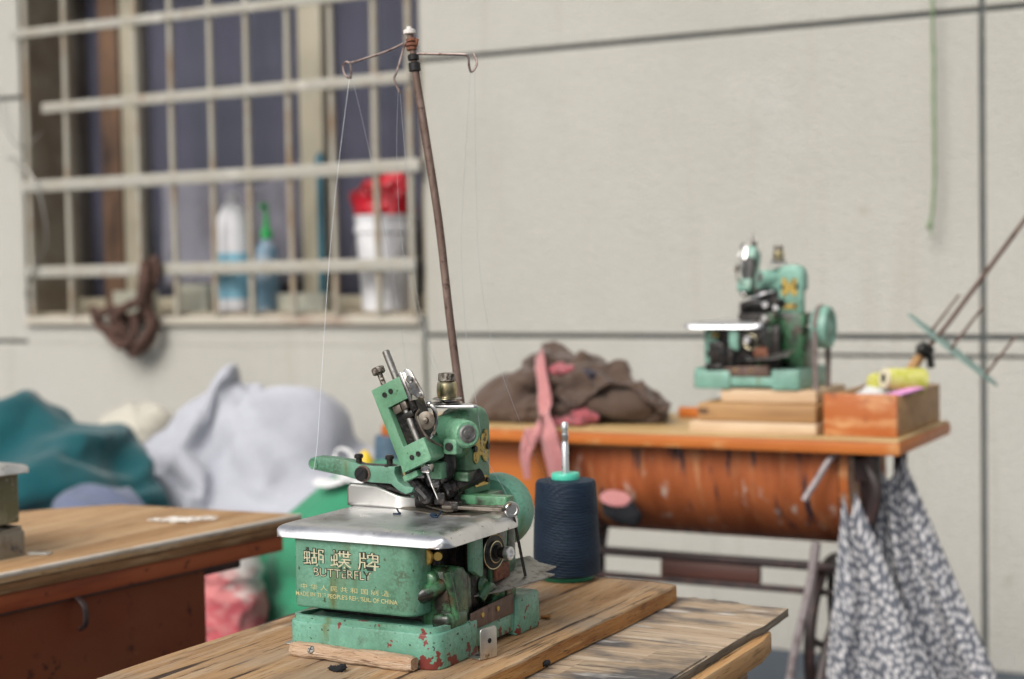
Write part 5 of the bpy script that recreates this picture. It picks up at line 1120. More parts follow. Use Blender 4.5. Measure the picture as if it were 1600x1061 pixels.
# ------------------------------------------------------------------ settled folds: how far gravity and slack moved each point of the cloth
# (x, then y, then z offsets of every point, in steps of a few millimetres)
def settle(o, amp, q):
    me = o.data; n = len(me.vertices)
    if len(q) == 3*n:
        for i, v in enumerate(me.vertices): v.co += Vector((q[i], q[n+i], q[2*n+i]))*amp
    for p in me.polygons: p.use_smooth = True
    m = o.modifiers.new('soften', 'SMOOTH'); m.iterations = 1; m.factor = .5
    sb = o.modifiers.new('smooth', 'SUBSURF'); sb.levels = 0; sb.render_levels = 2
settle(gs_, 0.003, [
0,0,0,0,0,0,7,-7,0,0,21,6,0,0,0,0,0,0,0,0,0,0,0,0,0,0,0,0,0,0,0,0,0,0,0,0,0,0,0,0,0,0,0,0,0,0,0,0,0,0,0,0,0,0,0,0,0,0,0,0,0,0,0,0,0,0,0,0,0,0,0,0,0,0,0,0,0,0,0,0,0,0,0,0,0,0,0,0,0,0,0,0,0,0,0,0,0,0,0,0,0,0,0,0,0,0,0,0,0,0,0,0,0,0,0,0,0,0,0,0,0,0,0,0,0,0,0,0,0,0,0,0,0,0,0,0,0,0,0,0,0,0,0,0,0,0,0,0,0,0,0,0,0,0,0,0,0,0,0,0,0,0,22,21,22,24,24,24,21,16,10,6,1,1,-1,4,0,0,0,0,0,0,2,5,10,16,22,26,28,28,29,24,11,10,9,6,4,2,-1,-3,-2,-2,1,4,2,2,1,0,4,5,6,8,11,12,12,12,10,7,5,3,1,6,-9,-12,-14,-16,-20,-17,-13,-14,-13,-7,1,-5,-8,0,0,-1,-1,-2,1,-2,-4,-3,-4,-9,-9,-9,-9,-9,-9,-8,0,0,0,0,0,0,0,0,0,0,0,0,0,0,0,0,0,-4,3,-6,-5,-7,-4,-4,-4,-2,-1,-1,0,0,0,0,0,0,0,0,0,0,0,0,0,0,0,0,0,0,0,0,0,0,0,0,0,0,0,0,0,0,0,0,18,12,9,8,7,7,7,8,6,5,3,2,1,0,2,10,10,8,7,6,5,4,4,4,2,1,-1,-3,-4,-6,-7,-10,-11,-12,-9,-7,-6,-4,-2,-1,-1,-1,-1,0,0,0,0,0,0,0,0,0,0,0,0,0,0,0,0,0,0,0,0,0,0,0,0,1,3,6,12,18,24,23,22,3,4,-6,-7,-9,-8,-7,-5,-4,-4,0,2,2,5,5,18,15,16,19,19,20,19,17,13,8,4,2,1,-6,-4,15,9,10,14,17,15,11,9,6,4,0,-2,-3,-5,-5,2,12,11,10,7,5,4,0,0,1,0,-1,-1,0,0,-6,4,7,8,5,2,0,0,0,0,0,0,0,0,0,-2,4,6,8,7,0,3,8,4,2,6,6,-1,1,2,10,4,4,3,1,1,14,11,6,6,2,0,1,18,15,9,8,4,2,1,0,18,17,12,10,5,2,1,0,0,20,19,14,11,7,3,1,0,0,0,21,21,17,11,8,4,2,0,0,0,0,16,18,18,12,8,5,2,0,0,0,0,0,17,20,20,14,9,5,2,0,0,0,0,0,0,19,21,22,15,10,6,2,1,0,0,0,0,0,0,2,9,12,14,15,12,14,15,12,10,9,15,14,10,8,5,7,10,7,7,6,1,3,5,4,5,5,4,0,1,1,2,2,2,3,1,0,0,0,0,0,1,1,1,1,0,0,0,0,0,0,0,0,0,0,0,0,0,0,0,0,0,0,0,0,0,0,0,0,0,0,0,0,0,0,0,0,0,0,0,0,0,0,0,0,0,0,0,0,0,0,0,0,0,0,0,0,0,0,0,0,0,0,0,0,13,11,9,9,8,12,8,7,16,18,6,5,10,15,15,3,3,5,9,10,11,2,1,4,4,7,9,9,1,0,8,9,3,6,7,7,1,-2,8,9,6,2,3,5,3,-1,4,7,7,10,1,-1,1,-1,0,-1,1,4,5,8,6,-3,-1,-5,-4,-3,-2,-1,3,3,5,4,-1,-3,-7,-7,-5,-4,-1,-1,2,2,3,4,0,-2,-7,-9,-8,-7,-6,0,0,0,1,0,1,0,-4,-4,-9,-11,-10,-9,-7,15,13,15,10,9,4,10,4,10,5,19,13,4,4,3,12,13,9,6,6,-7,10,10,6,3,5,0,-8,7,9,6,3,1,2,-5,-5,4,6,6,6,3,1,-2,-3,-3,1,3,3,4,5,1,2,2,1,1,-1,0,3,5,5,0,1,3,4,5,5,-2,-1,1,3,4,1,2,4,4,5,7,7,-4,-2,0,2,2,2,4,5,6,5,7,8,9,-4,-4,-2,0,2,4,6,6,6,6,6,8,9,10,-8,-12,-7,-8,-5,-1,-5,-5,1,0,-4,-4,-1,1,5,-4,-3,-4,2,4,10,-4,-4,-4,-1,3,8,14,-5,-4,-3,-2,2,7,11,16,-4,-3,-3,-2,1,4,9,13,17,-4,-3,-2,-1,1,2,6,10,14,18,-3,-3,-1,0,1,3,3,7,11,15,18,-3,-2,-1,1,2,3,5,4,7,11,15,16,-1,-2,-1,1,2,4,6,6,5,7,11,14,15,0,-1,0,1,3,4,6,8,6,6,7,10,13,15,26,28,26,27,25,22,25,23,19,15,21,19,15,11,8,16,14,11,7,5,4,11,10,7,4,3,2,1,6,6,4,2,1,0,0,0,3,2,1,0,0,0,0,0,0,1,1,0,0,0,0,0,0,0,0,0,0,0,0,0,0,0,0,0,0,0,0,0,0,0,0,0,0,0,0,0,0,0,0,0,0,0,0,0,0,0,0,0,0,0,0,0,0,0,0,0,0,0,0,0,0,0,0,0,0,0,0,0,0,0,0,0,0,0,0,0,0,0,0,0,0,0,0,0,0,0,0,0,0,0,0,0,0,0,0,0,0,0,0,0,0,0,0,0,0,0,0,0,0,0,0,0,0,0,0,0,0,0,0,0,0,0,0,0,0,0,0,0,0,0,0,0,0,0,0,0,0,0,0,0,0,0,0,0,0,0,0,0,0,0,0,0,0,0,0,0,0,0,0,0,0,0,0,0,0,0,0,0,0,0,-1,-1,-1,-2,-2,-2,-3,-4,-3,-2,-4,-5,-5,-5,-2,-8,-8,-9,-7,-5,-2,-6,-8,-13,-11,-8,-5,-4,-9,-11,-13,-16,-13,-10,-7,-7,-13,-15,-16,-17,-18,-14,-12,-11,-9,-11,-7,-8,-10,-14,-19,-16,-14,-12,-10,-4,-10,-4,-12,-16,-21,-22,-19,-17,-13,-11,2,-7,-2,-12,-15,-18,-19,-22,-19,-16,
-15,-13,-5,0,-8,-3,-12,-15,-17,-18,-21,-18,-15,-13,-10,0,1,-9,-3,-4,-13,-15,-14,-17,-21,-17,-14,-13,-10,-6,-7,-5,-7,-5,-3,-8,-6,-4,-1,-7,-6,-5,-2,0,-8,-5,-3,-3,-1,1,-9,-5,-4,-1,-1,0,2,-2,-3,-3,-2,0,1,2,3,0,0,-1,0,1,1,2,3,3,-2,-1,1,0,0,1,1,3,4,4,0,0,0,-1,0,1,2,2,5,5,6,0,1,2,2,-3,0,1,2,3,6,7,7,0,1,3,1,-1,-5,0,1,2,4,7,8,8,0,1,2,3,1,-6,-6,-2,0,3,5,8,9,10,0,2,2,4,3,3,6,5,5,4,9,8,7,6,5,12,10,9,8,7,7,14,14,12,11,10,9,8,13,16,16,14,13,12,11,10,13,13,17,18,16,15,14,13,10,12,13,12,17,20,19,17,16,13,10,9,12,11,12,17,23,21,19,16,13,11,7,6,11,10,15,21,25,23,21,17,14,11,7,8,3,7,13,18,23,25,24,22,19,15,12,6,3,6,5,11,14,16,22,24,24,23,21,16,17,0,0,0,0,0,0,0,0,0,0,0,0,0,0,0,0,0,0,0,0,0,0,0,0,0,0,0,0,0,0,0,0,0,0,0,0,0,0,0,0,0,0,0,0,0,0,0,0,0,0,0,0,0,0,0,0,0,0,0,0,0,0,0,0,0,0,0,0,0,0,0,0,0,0,0,0,0,0,0,0,0,0,0,0,0,0,0,0,0,0,0,0,0,0,0,0,0,0,0,0,0,0,0,0,0,0,0,0,0,0,0,0,0,0,-1,0,0,0,0,-1,0,0,0,0,-1,-3,0,0,0,0,0,-1,-3,0,0,0,0,0,-1,-3,-6,0,0,0,0,0,0,-1,-2,-2,0,0,0,0,0,0,0,0,-1,-5,0,0,0,0,0,0,0,0,0,-4,1,0,0,0,0,0,0,0,0,0,-3,0,0,0,0,0,0,0,0,0,0,0,0,0,0,0,0,0,0,0,0,0,0,0,0,0,0,0,0,0,-10,-12,-11,-14,-12,-11,-18,-15,-12,-11,-17,-17,-17,-13,-11,-12,-13,-13,-15,-11,-9,-14,-13,-14,-14,-12,-10,-6,-12,-12,-12,-11,-8,-7,-6,-3,-6,-5,-6,-8,-6,-3,-2,-3,0,2,3,2,0,-3,0,-6,-3,-2,-1,-3,1,5,6,5,4,-5,-3,-1,0,0,-5,-4,0,0,-2,-3,-3,-1,-1,1,2,2,0,0,0,0,0,0,0,0,0,0,-1,1,2,0,0,0,0,0,0,0,0,0,0,0,0,0,0,5,5,2,7,3,3,4,6,4,5,3,3,4,6,8,0,1,3,5,7,9,-2,-1,1,3,5,8,10,-1,1,2,4,5,6,8,10,0,1,3,4,6,7,5,7,9,-1,1,3,5,7,7,5,5,7,8,0,1,3,5,6,3,4,4,6,4,5,3,1,2,4,5,0,2,3,3,2,2,3,1,-1,1,2,0,0,0,2,1,3,0,1,2,0,0,0,0,0,0,0,0,0,0,0,0,0,0,25,26,29,25,27,28,25,26,27,28,24,24,25,26,26,21,21,22,22,24,21,16,16,17,17,18,16,14,10,10,11,11,13,11,10,8,4,4,6,6,7,8,12,6,3,-2,-3,-1,1,2,4,6,9,7,2,2,3,-3,-7,-5,0,4,5,5,4,1,-2,-1,4,0,-6,0,0,0,-2,0,3,1,3,0,0,0,0,0,0,0,0,0,0,0,1,0,0,0,0,0,0,0,0,0,0,0,0,0,0,0,0,0,0,0,0,0,0,0,0,0,0,0,0,0,0,0,0,0,0,0,0,0,0,0,0,0,0,0,0,0,0,0,0,0,0,0,0,0,0,0,0,0,0,0,0,0,0,0,0,0,0,0,0,0,0,0,0,0,0,0,0,0,0,0,0,0,0,0,0,0,0,0,0,0,0,0,0,0,0,0,0,0,0,0,0,0,0,0,0,0,0,0,0,0,0,0,0,0,0,0,0,0,0,0,0,0,0,0,0,0,0,0,0,0,0,0,0,0,0,0,0,0,0,0,0,0,0,0,0,0,0,0,0,0,0,0,0,0,0,0,0,0,0,0,0,0,0,0,0,0,0,0,0,0,0,0,0,0,0,0,0,0,0,0,0,0,0,0,0,0,0,0,0,0,0,0,0,0,0,0,0,0,0,0,0,0,0,0,0,0,0,0,0,0,0,0,0,0,0,0,0,0,0,0,0,0,0,0,0,0,0,0,0,0,0,0,0,0,0,0,0,0,0,0,0,0,0,0,0,0,0,0,0,0,0,0,0,0,0,0,0,0,0,0,0,0,0,0,0,0,0,0,0,0,0,0,0,0,0,0,0,0,0,0,0,0,0,0,0,0,0,0,0,0,0,0,0,0,0,0,0,0,0,0,0,0,0,0,0,0,0,0,0,0,0,0,0,0,0,0,0,0,0,0,0,0,0,0,0,0,0,0,0,0,0,0,0,0,0,0,0,0,0,0,0,0,0,0,0,0,0,0,0,0,0,0,0,0,0,0,0,0,0,0,0,0,0,0,0,0,0,0,0,0,0,0,0,0,0,0,0,0,0,0,0,0,0,0,0,0,0,0,0,0,0,0,0,0,0,0,0,0,0,0,0,0,0,0,0,0,0,0,0,0,0,0,0,0,0,0,0,0,0,0,0,0,0,0,0,0,0,0,0,0,0,0,0,0,0,0,0,0,0,0,0,0,0,0,0,0,0,0,0,0,0,0,0,0,0,0,0,0,0,0,0,0,0,0,0,0,0,0,0,0,0,0,0,0,0,0,0,0,0,0,0,0,0,0,0,0,0,0,0,0,0,0,0,0,0,0,0,0,0,0,0,0,0,0,0,0,0,0,0,0,0,0,0,0,0,0,0,0,0,0,0,0,0,0,0,0,0,0,0,0,0,0,0,0,0,0,0,0,0,0,0,0,0,0,0,0,-25,-8,0,0,4,-11,0,0,0,0,0,0,0,0,0,0,0,0,0,0,0,0,0,0,0,0,0,0,0,0,0,0,0,0,0,0,0,0,0,0,0,0,0,0,
0,0,0,0,0,0,0,0,0,0,0,0,0,0,0,0,0,0,0,0,0,0,0,0,0,0,0,0,0,0,0,0,0,0,0,0,0,0,0,0,0,0,0,0,0,0,0,0,0,0,0,0,0,0,0,0,0,0,0,0,0,0,0,0,0,0,0,0,0,0,0,0,0,0,0,0,0,0,0,0,0,0,0,0,0,0,0,0,0,0,0,0,0,0,0,0,0,0,0,0,0,0,0,0,0,0,0,0,0,0,0,0,2,-3,-7,-10,-13,-17,-19,-19,-16,-14,-11,-7,-6,-8,0,0,0,0,0,-1,-1,0,2,4,3,2,1,1,0,3,-27,-29,-30,-31,-30,-27,-26,-22,-16,-11,-4,-9,-9,-3,-4,0,-12,-13,-19,-22,-28,-34,-37,-39,-38,-34,-31,-28,-26,-25,-10,-11,-14,-13,-18,-14,-10,-9,-7,-2,5,1,0,0,0,-4,-3,-9,-16,-14,-16,-13,-10,-17,-22,-20,-17,-17,-14,-11,0,0,0,0,0,0,0,0,0,0,0,0,0,0,0,0,0,1,-1,1,-5,1,-1,1,1,1,1,1,1,0,0,0,0,0,0,0,0,0,0,0,0,0,0,0,0,0,0,0,0,0,0,0,0,0,0,0,0,0,0,0,5,2,1,-3,-9,-13,-17,-22,-19,-13,-15,-17,-18,-20,-23,-27,-23,-22,-20,-18,-16,-13,-10,-8,-9,-9,-9,-9,-9,-8,-10,-11,-16,-15,-14,-12,-9,-5,-4,-3,0,1,2,2,1,0,0,0,0,0,0,0,0,0,0,0,0,0,0,0,0,0,0,0,0,0,0,0,0,1,3,7,7,4,3,-7,-5,-23,-16,-16,-15,-15,-15,-15,-15,-15,-16,-18,-20,-24,5,5,0,-5,-10,-14,-19,-20,-20,-18,-17,-20,-3,-14,-7,-3,-3,-5,0,2,-2,-3,-3,-4,-5,-6,-6,-6,-6,-8,-8,-3,1,3,-1,-2,-4,-2,-2,1,1,1,1,1,1,-9,-14,-7,-2,-7,-3,0,1,0,0,0,0,0,0,0,-11,-12,-8,-14,-12,-6,-15,-11,-8,-3,-14,-14,-12,-5,-1,-17,-12,-11,-3,0,2,-16,-13,-8,-5,0,1,1,-16,-12,-5,-3,0,2,1,1,-12,-10,-4,-3,0,2,1,0,0,-10,-7,-2,-1,1,1,1,1,0,0,-5,-2,2,0,1,2,1,0,0,0,0,1,2,6,2,2,2,1,0,0,0,0,0,4,5,8,4,2,1,1,0,0,0,0,0,0,5,6,9,5,2,1,1,0,0,0,0,0,0,0,-10,-8,-3,-6,-3,0,-6,-10,-3,-2,-2,-3,-4,-3,-4,1,-1,-1,-1,-4,-5,0,0,0,0,-1,-2,-4,0,0,0,0,0,0,-1,-2,0,0,0,0,0,0,0,0,-1,0,0,0,0,0,0,0,0,0,1,0,0,0,0,0,0,0,0,0,0,1,0,0,0,0,0,0,0,0,0,0,0,1,0,0,0,0,0,0,0,0,0,0,0,0,1,0,0,0,0,0,0,0,0,0,0,0,0,0,0,-1,2,-3,4,0,-2,5,5,3,0,4,6,5,7,4,1,5,2,1,-1,-2,-4,3,1,-2,-3,-5,-5,-4,2,-1,-5,-5,-6,-7,-4,0,0,-1,-8,-3,-7,-10,-3,-5,1,2,0,-6,-7,-6,-12,-5,-9,-7,1,1,1,-5,-7,-3,-14,-12,-11,-11,-7,1,1,1,0,-5,-6,-9,-15,-11,-13,-11,-7,2,1,1,-1,-3,-4,-5,-11,-10,-12,-14,-12,-8,1,2,2,0,-1,-4,-6,-10,-12,-12,-14,-15,-11,-8,-6,-8,-9,-6,-14,-12,-3,-13,-16,-13,-8,-8,-18,-18,-15,-6,-8,-15,-24,-19,-19,-5,-8,-13,-21,-24,-22,-19,-6,-7,-12,-18,-25,-26,-23,-19,-7,-7,-11,-16,-21,-29,-27,-23,-19,-8,-9,-11,-14,-18,-26,-31,-27,-23,-18,-8,-10,-11,-8,-11,-19,-25,-30,-27,-23,-19,-8,-10,-9,-5,-7,-14,-19,-23,-28,-27,-24,-20,-7,-9,-7,-4,-7,-10,-11,-16,-21,-26,-26,-25,-22,-6,-10,-8,-6,-4,-4,-6,-9,-14,-19,-23,-22,-25,-25,-6,-11,-16,-11,-9,-15,-13,-12,-7,-19,-11,-10,-9,-17,-20,-11,-8,-14,-12,-21,-22,-12,-8,-13,-13,-18,-18,-23,-12,-9,-12,-15,-13,-16,-17,-21,-12,-9,-11,-15,-12,-12,-13,-15,-16,-12,-10,-10,-14,-15,-10,-10,-14,-15,-14,-13,-12,-11,-12,-15,-13,-8,-8,-12,-12,-10,-15,-13,-12,-12,-14,-16,-12,-7,-6,-8,-7,-4,-17,-14,-13,-12,-13,-15,-17,-12,-6,-4,-4,-2,1,-20,-17,-15,-14,-12,-16,-17,-18,-11,-7,-3,-1,1,5,2,3,5,3,5,6,4,5,6,5,5,5,5,4,2,5,6,4,2,1,0,5,5,3,1,0,0,0,3,4,2,1,0,0,0,0,1,1,1,0,0,0,0,0,0,0,0,0,0,0,0,0,0,0,0,0,0,0,0,0,0,0,0,0,0,0,0,0,0,0,0,0,0,0,0,0,0,0,0,0,0,0,0,0,0,0,0,0,0,0,0,0,0,0,0,0,0,0,0,0,0,0,0,0,0,0,0,0,0,0,0,0,0,0,0,0,0,0,0,0,0,0,0,0,0,0,0,0,0,0,0,0,0,0,0,0,0,0,0,0,0,0,0,0,0,0,0,0,0,0,0,0,0,0,0,0,0,0,0,0,0,0,0,0,0,0,0,0,0,
0,0,0,0,0,0,0,0,0,0,0,0,0,0,0,0,0,0,0,0,0,0,0,0,0,0,0,0,0,0,0,0,0,0,0,0,0,0,0,0,0,1,1,2,2,2,2,1,2,1,0,0,1,1,0,-2,1,3,2,-2,-3,-5,-1,-1,2,-1,-3,-5,-5,1,-1,-1,0,-3,-5,-7,-6,3,1,0,-1,-2,-5,-8,-8,-9,-1,3,3,0,-3,-5,-8,-10,-10,-12,-1,-2,1,2,-1,-5,-8,-10,-12,-13,-14,-3,0,1,3,-1,-4,-7,-11,-12,-11,-15,-16,-1,-2,3,2,0,-3,-6,-9,-13,-13,-11,-14,-16,0,-2,2,5,0,-4,-6,-7,-12,-16,-13,-11,-15,-10,-12,-15,-13,-17,-15,-13,-18,-17,-13,-12,-20,-17,-13,-12,-10,-16,-18,-17,-12,-10,-9,-17,-14,-12,-14,-12,-12,-11,-13,-20,-17,-9,-9,-14,-14,-14,-12,-15,-20,-14,-7,-13,-16,-17,-17,-18,-15,-19,-13,-7,-11,-17,-19,-19,-20,-13,-18,-19,-11,-7,-11,-15,-20,-21,-21,-21,-10,-14,-19,-17,-12,-10,-15,-20,-24,-23,-22,-23,-9,-12,-15,-12,-9,-15,-16,-20,-25,-27,-25,-24,-24,-2,-6,-9,-12,-8,-15,-20,-23,-26,-27,-29,-28,-26,-26,-22,-24,-21,-27,-23,-20,-30,-26,-22,-19,-33,-29,-25,-21,-17,-37,-32,-28,-23,-19,-15,-39,-37,-32,-26,-22,-17,-20,-35,-38,-36,-31,-25,-20,-19,-23,-32,-31,-35,-36,-30,-25,-21,-25,-19,-26,-28,-28,-32,-36,-30,-24,-25,-21,-15,-21,-22,-23,-24,-29,-35,-29,-22,-20,-14,-9,-17,-17,-17,-19,-26,-32,-35,-28,-21,-15,-8,-4,-18,-15,-11,-13,-21,-27,-31,-28,-22,-16,-11,-5,-1,-12,-12,-10,-11,-15,-19,-23,-24,-21,-17,-13,-9,-4,0,0,0,0,0,0,0,0,0,0,0,0,0,0,0,0,0,0,0,0,0,0,0,0,0,0,0,0,0,0,0,0,0,0,0,0,0,0,0,0,0,0,0,0,0,0,0,0,0,0,0,0,0,0,0,0,0,0,0,0,0,0,0,0,0,0,0,0,0,0,0,0,0,0,0,0,0,0,0,0,0,0,0,0,0,0,0,0,0,0,0,0,0,0,0,0,0,0,0,0,0,0,0,0,0,0,0,0,0,0,0,0,0,0,0,0,0,0,0,0,1,0,0,0,0,0,1,0,0,0,0,0,1,1,0,0,0,0,0,0,1,1,0,0,0,0,0,0,0,0,-2,0,0,0,0,0,0,0,0,-2,0,0,0,0,0,0,0,0,-1,-1,1,1,0,0,0,0,0,0,0,0,1,2,0,0,0,0,0,0,0,0,0,0,0,0,0,0,0,0,0,0,0,0,0,0,0,0,0,0,0,0,0,-12,-14,-15,-14,-15,-16,-19,-19,-17,-19,-18,-21,-26,-27,-25,-12,-16,-20,-28,-25,-19,-12,-15,-18,-22,-24,-16,-12,-9,-12,-16,-19,-15,-17,-17,-10,-3,-6,-10,-15,-15,-9,-11,-16,-8,3,1,-3,-8,-13,-9,-14,-12,-15,-18,-1,3,4,0,-5,-9,-13,-9,-10,-13,-18,-2,-3,0,0,-4,-9,-12,-12,-4,-6,-11,-17,0,0,0,0,0,0,0,0,0,0,-8,-11,-9,0,0,0,0,0,0,0,0,0,0,0,0,0,0,-27,-29,-29,-33,-32,-31,-34,-36,-35,-34,-31,-36,-39,-39,-38,-28,-32,-36,-38,-39,-39,-25,-28,-31,-34,-37,-38,-37,-18,-20,-23,-26,-29,-35,-35,-34,-12,-14,-16,-19,-21,-25,-31,-29,-28,-8,-9,-10,-11,-13,-16,-23,-26,-26,-24,-1,-2,-4,-5,-8,-15,-17,-20,-24,-21,-19,-5,2,2,1,-4,-12,-13,-14,-21,-17,-14,-13,-5,2,3,3,-4,-9,-5,-5,-12,-13,-8,-7,-6,3,5,0,0,0,0,0,0,0,0,0,0,0,0,-1,-5,-2,-7,-5,-2,-10,-7,-5,-1,-13,-10,-7,-4,0,-15,-12,-9,-6,-2,1,-16,-13,-10,-8,-4,-4,-1,-14,-12,-10,-8,-6,-7,-5,-2,-11,-9,-8,-7,-5,-2,0,-3,-3,-9,-6,-4,-3,-4,-2,1,3,2,-2,-6,-7,-5,-2,0,0,1,4,4,3,-1,-1,0,-5,0,-1,0,0,0,1,3,3,0,-4,0,0,0,0,0,0,0,0,0,0,0,0,0,0,0,0,0,0,0,0,0,0,0,0,0,0,0,0,0,0,0,0,0,0,0,0,0,0,0,0,0,0,0,0,0,0,0,0,0,0,0,0,0,0,0,0,0,0,0,0,0,0,0,0,0,0,0,0,0,0,0,0,0,0,0,0,0,0,0,0,0,0,0,0,0,0,0,0,0,0,0,0,0,0,0,0,0,0,0,0,0,0,0,0,0,0,0,0,0,0,0,0,0,0,0,0,0,0,0,0,0,0,0,0,0,0,0,0,0,0,0,0,0,0,0,0,0,0,0,0,0,0,0,0,0,0,0,0,0,0,0,0,0,0,0,0,0,0,0,0,0,0,0,0,0,0,0,0,0,0,0,0,0,0,0,0,0,0,0,0,0,0,0,0,0,0,0,0,0,0,0,0,0,0,0,0,0,0,0,0,0,0,0,0,0,0,0,0,0,0,0,0,0,0,0,0,0,0,0,0,0,0,0,
0,0,0,0,0,0,0,0,0,0,0,0,0,0,0,0,0,0,0,0,0,0,0,0,0,0,0,0,0,0,0,0,0,0,0,0,0,0,0,0,0,0,0,0,0,0,0,0,0,0,0,0,0,0,0,0,0,0,0,0,0,0,0,0,0,0,0,0,0,0,0,0,0,0,0,0,0,0,0,0,0,0,0,0,0,0,0,0,0,0,0,0,0,0,0,0,0,0,0,0,0,0,0,0,0,0,0,0,0,0,0,0,0,0,0,0,0,0,0,0,0,0,0,0,0,0,0,0,0,0,0,0,0,0,0,0,0,0,0,0,0,0,0,0,0,0,0,0,0,0,0,0,0,0,0,0,0,0,0,0,0,0,0,0,0,0,0,0,0,0,0,0,0,0,0,0,0,0,0,0,0,0,0,0,0,0,0,0,0,0,0,0,0,0,0,0,0,0,0,0,0,0,0,0,0,0,0,0,0,0,0,0,0,0,0,0,0,0,0,0,0,0,0,0,0,0,0,0,0,0,0,0,0,0,0,0,0,0,0,0,0,0,0,0,0,0,0,0,0,0,0,0,0,0,0,0,0,0,0,0,0,0,0,0,0,0,0,0,0,0,0,0,0,0,0,0,0,0,0,0,0,0,0,0,0,0,0,0,0,0,0,0,0,0,0,0,0,0,0,0,0,0,0,0,0,0,0,0,0,0,0,0,0,0,0,0,0,0,0,0,0,0,0,0,0,0,0,0,0,0,0,0,0,0,-20,-16,0,0,-20,-8,0,0,0,0,0,0,0,0,0,0,0,0,0,0,0,0,0,0,0,0,0,0,0,0,0,0,0,0,0,0,0,0,0,0,0,0,0,0,0,0,0,0,0,0,0,0,0,0,0,0,0,0,0,0,0,0,0,0,0,0,0,0,0,0,0,0,0,0,0,0,0,0,0,0,0,0,0,0,0,0,0,0,0,0,0,0,0,0,0,0,0,0,0,0,0,0,0,0,0,0,0,0,0,0,0,0,0,0,0,0,0,0,0,0,0,0,0,0,0,0,0,0,0,0,0,0,0,0,0,0,0,0,0,0,0,0,0,0,0,0,0,0,0,0,0,0,0,0,0,0,-21,-19,-15,-16,-17,-18,-19,-14,-6,-6,-6,-8,2,2,0,0,0,0,-1,-1,-1,-4,-10,-18,-21,-21,-20,-16,-12,-17,-17,-12,-7,-6,-7,-7,-8,-9,-3,-2,5,2,1,4,3,0,1,4,-1,-12,-19,-17,-16,-14,-13,-17,-21,-25,-26,-23,-15,-14,-12,-3,-1,-3,-5,-7,-9,-6,-2,5,2,0,0,2,3,2,1,1,2,2,4,2,1,5,4,-6,-13,-16,0,0,0,0,0,0,0,0,0,0,0,0,0,0,0,0,0,5,2,-4,1,-6,-4,-2,-1,-1,-1,0,0,-1,0,0,0,0,0,0,0,0,0,0,0,0,0,0,0,0,0,0,0,0,0,0,0,0,0,0,0,0,0,0,-24,-31,-33,-33,-31,-28,-26,-23,-27,-29,-30,-30,-29,-29,-25,-16,-19,-19,-20,-20,-19,-18,-17,-13,-17,-19,-20,-20,-19,-18,-14,-8,-1,0,-4,-8,-9,-8,-12,-14,-12,-11,-7,-4,-2,0,0,0,0,0,0,0,0,0,0,0,0,0,0,0,0,0,0,0,0,0,0,-1,-3,-6,-7,-8,-8,-12,-16,2,-14,2,-8,-11,-14,-17,-19,-21,-23,-22,-23,-23,-22,-21,-21,-20,-18,-17,-14,-10,-7,-4,-2,0,1,-3,5,4,-1,2,4,3,1,-2,-5,-8,-9,-11,-13,-12,-13,-14,-16,-16,-5,-1,-2,-3,-5,-6,-7,-9,-7,-2,-2,-2,-1,-1,0,-4,2,-4,1,4,-2,-1,0,0,0,0,0,0,0,0,3,10,2,2,10,0,-4,2,2,4,1,-1,-6,-2,1,1,2,-5,-5,-1,0,-1,3,-1,-4,-5,-2,0,-3,1,1,-5,-6,-3,-1,0,-7,-3,2,-6,-4,-2,-2,0,0,-9,-4,0,-5,-6,-2,-1,0,0,0,-12,-6,-3,-4,-5,-3,-1,0,0,0,0,-14,-9,-4,-5,-5,-3,-2,-1,0,0,0,0,-16,-10,-5,-6,-5,-4,-2,-1,0,0,0,0,0,-17,-12,-6,-7,-6,-5,-3,-1,0,0,0,0,0,0,-5,-8,-4,-3,-3,-5,-2,-8,-7,-6,-3,-6,-7,-6,-7,-2,-4,-4,-5,-8,-8,-1,-1,-1,-3,-5,-7,-8,0,0,0,-1,-2,-2,-4,-6,0,0,0,0,0,-1,-2,-3,-3,0,0,0,0,0,0,0,-1,-1,-2,0,0,0,0,0,0,0,0,0,-1,-1,0,0,0,0,0,0,0,0,0,0,0,-1,0,0,0,0,0,0,0,0,0,0,0,0,0,0,0,0,0,0,0,0,0,0,0,0,0,0,0,4,2,6,1,2,6,-1,2,-6,-1,-4,2,-5,-6,-5,-6,-1,2,-3,-5,-6,-7,-4,-2,2,-1,-3,-6,-8,-7,-6,-4,0,-2,-4,-8,-3,-8,-9,-7,-5,-2,-3,-6,-7,-3,-8,-11,-11,-10,-5,-3,-5,-2,-8,-2,-6,-11,-12,-12,-10,-5,-6,2,-2,-9,-2,-6,-11,-11,-11,-10,-8,-8,1,1,-4,-10,-2,-5,-10,-13,-12,-11,-9,-10,-3,0,0,-5,-11,-2,-5,-9,-13,-13,-14,-14,-7,-9,-3,1,0,-6,-12,2,3,-3,1,2,-4,-2,2,-3,-9,-2,-1,-2,-7,-12,-8,-6,-7,-2,-9,-13,-9,-10,-8,-5,-7,-12,-15,-11,-13,-11,-8,-6,-9,-14,-18,-12,-15,-14,-12,-9,-7,-12,-15,-20,-12,-14,-12,-14,-12,-9,-8,-10,-14,-18,-13,-13,-15,-16,-17,-14,-12,-11,-11,-14,-18,-15,-15,-17,-18,-19,-17,-16,-14,-13,-13,-15,-17,-17,-17,-18,-19,
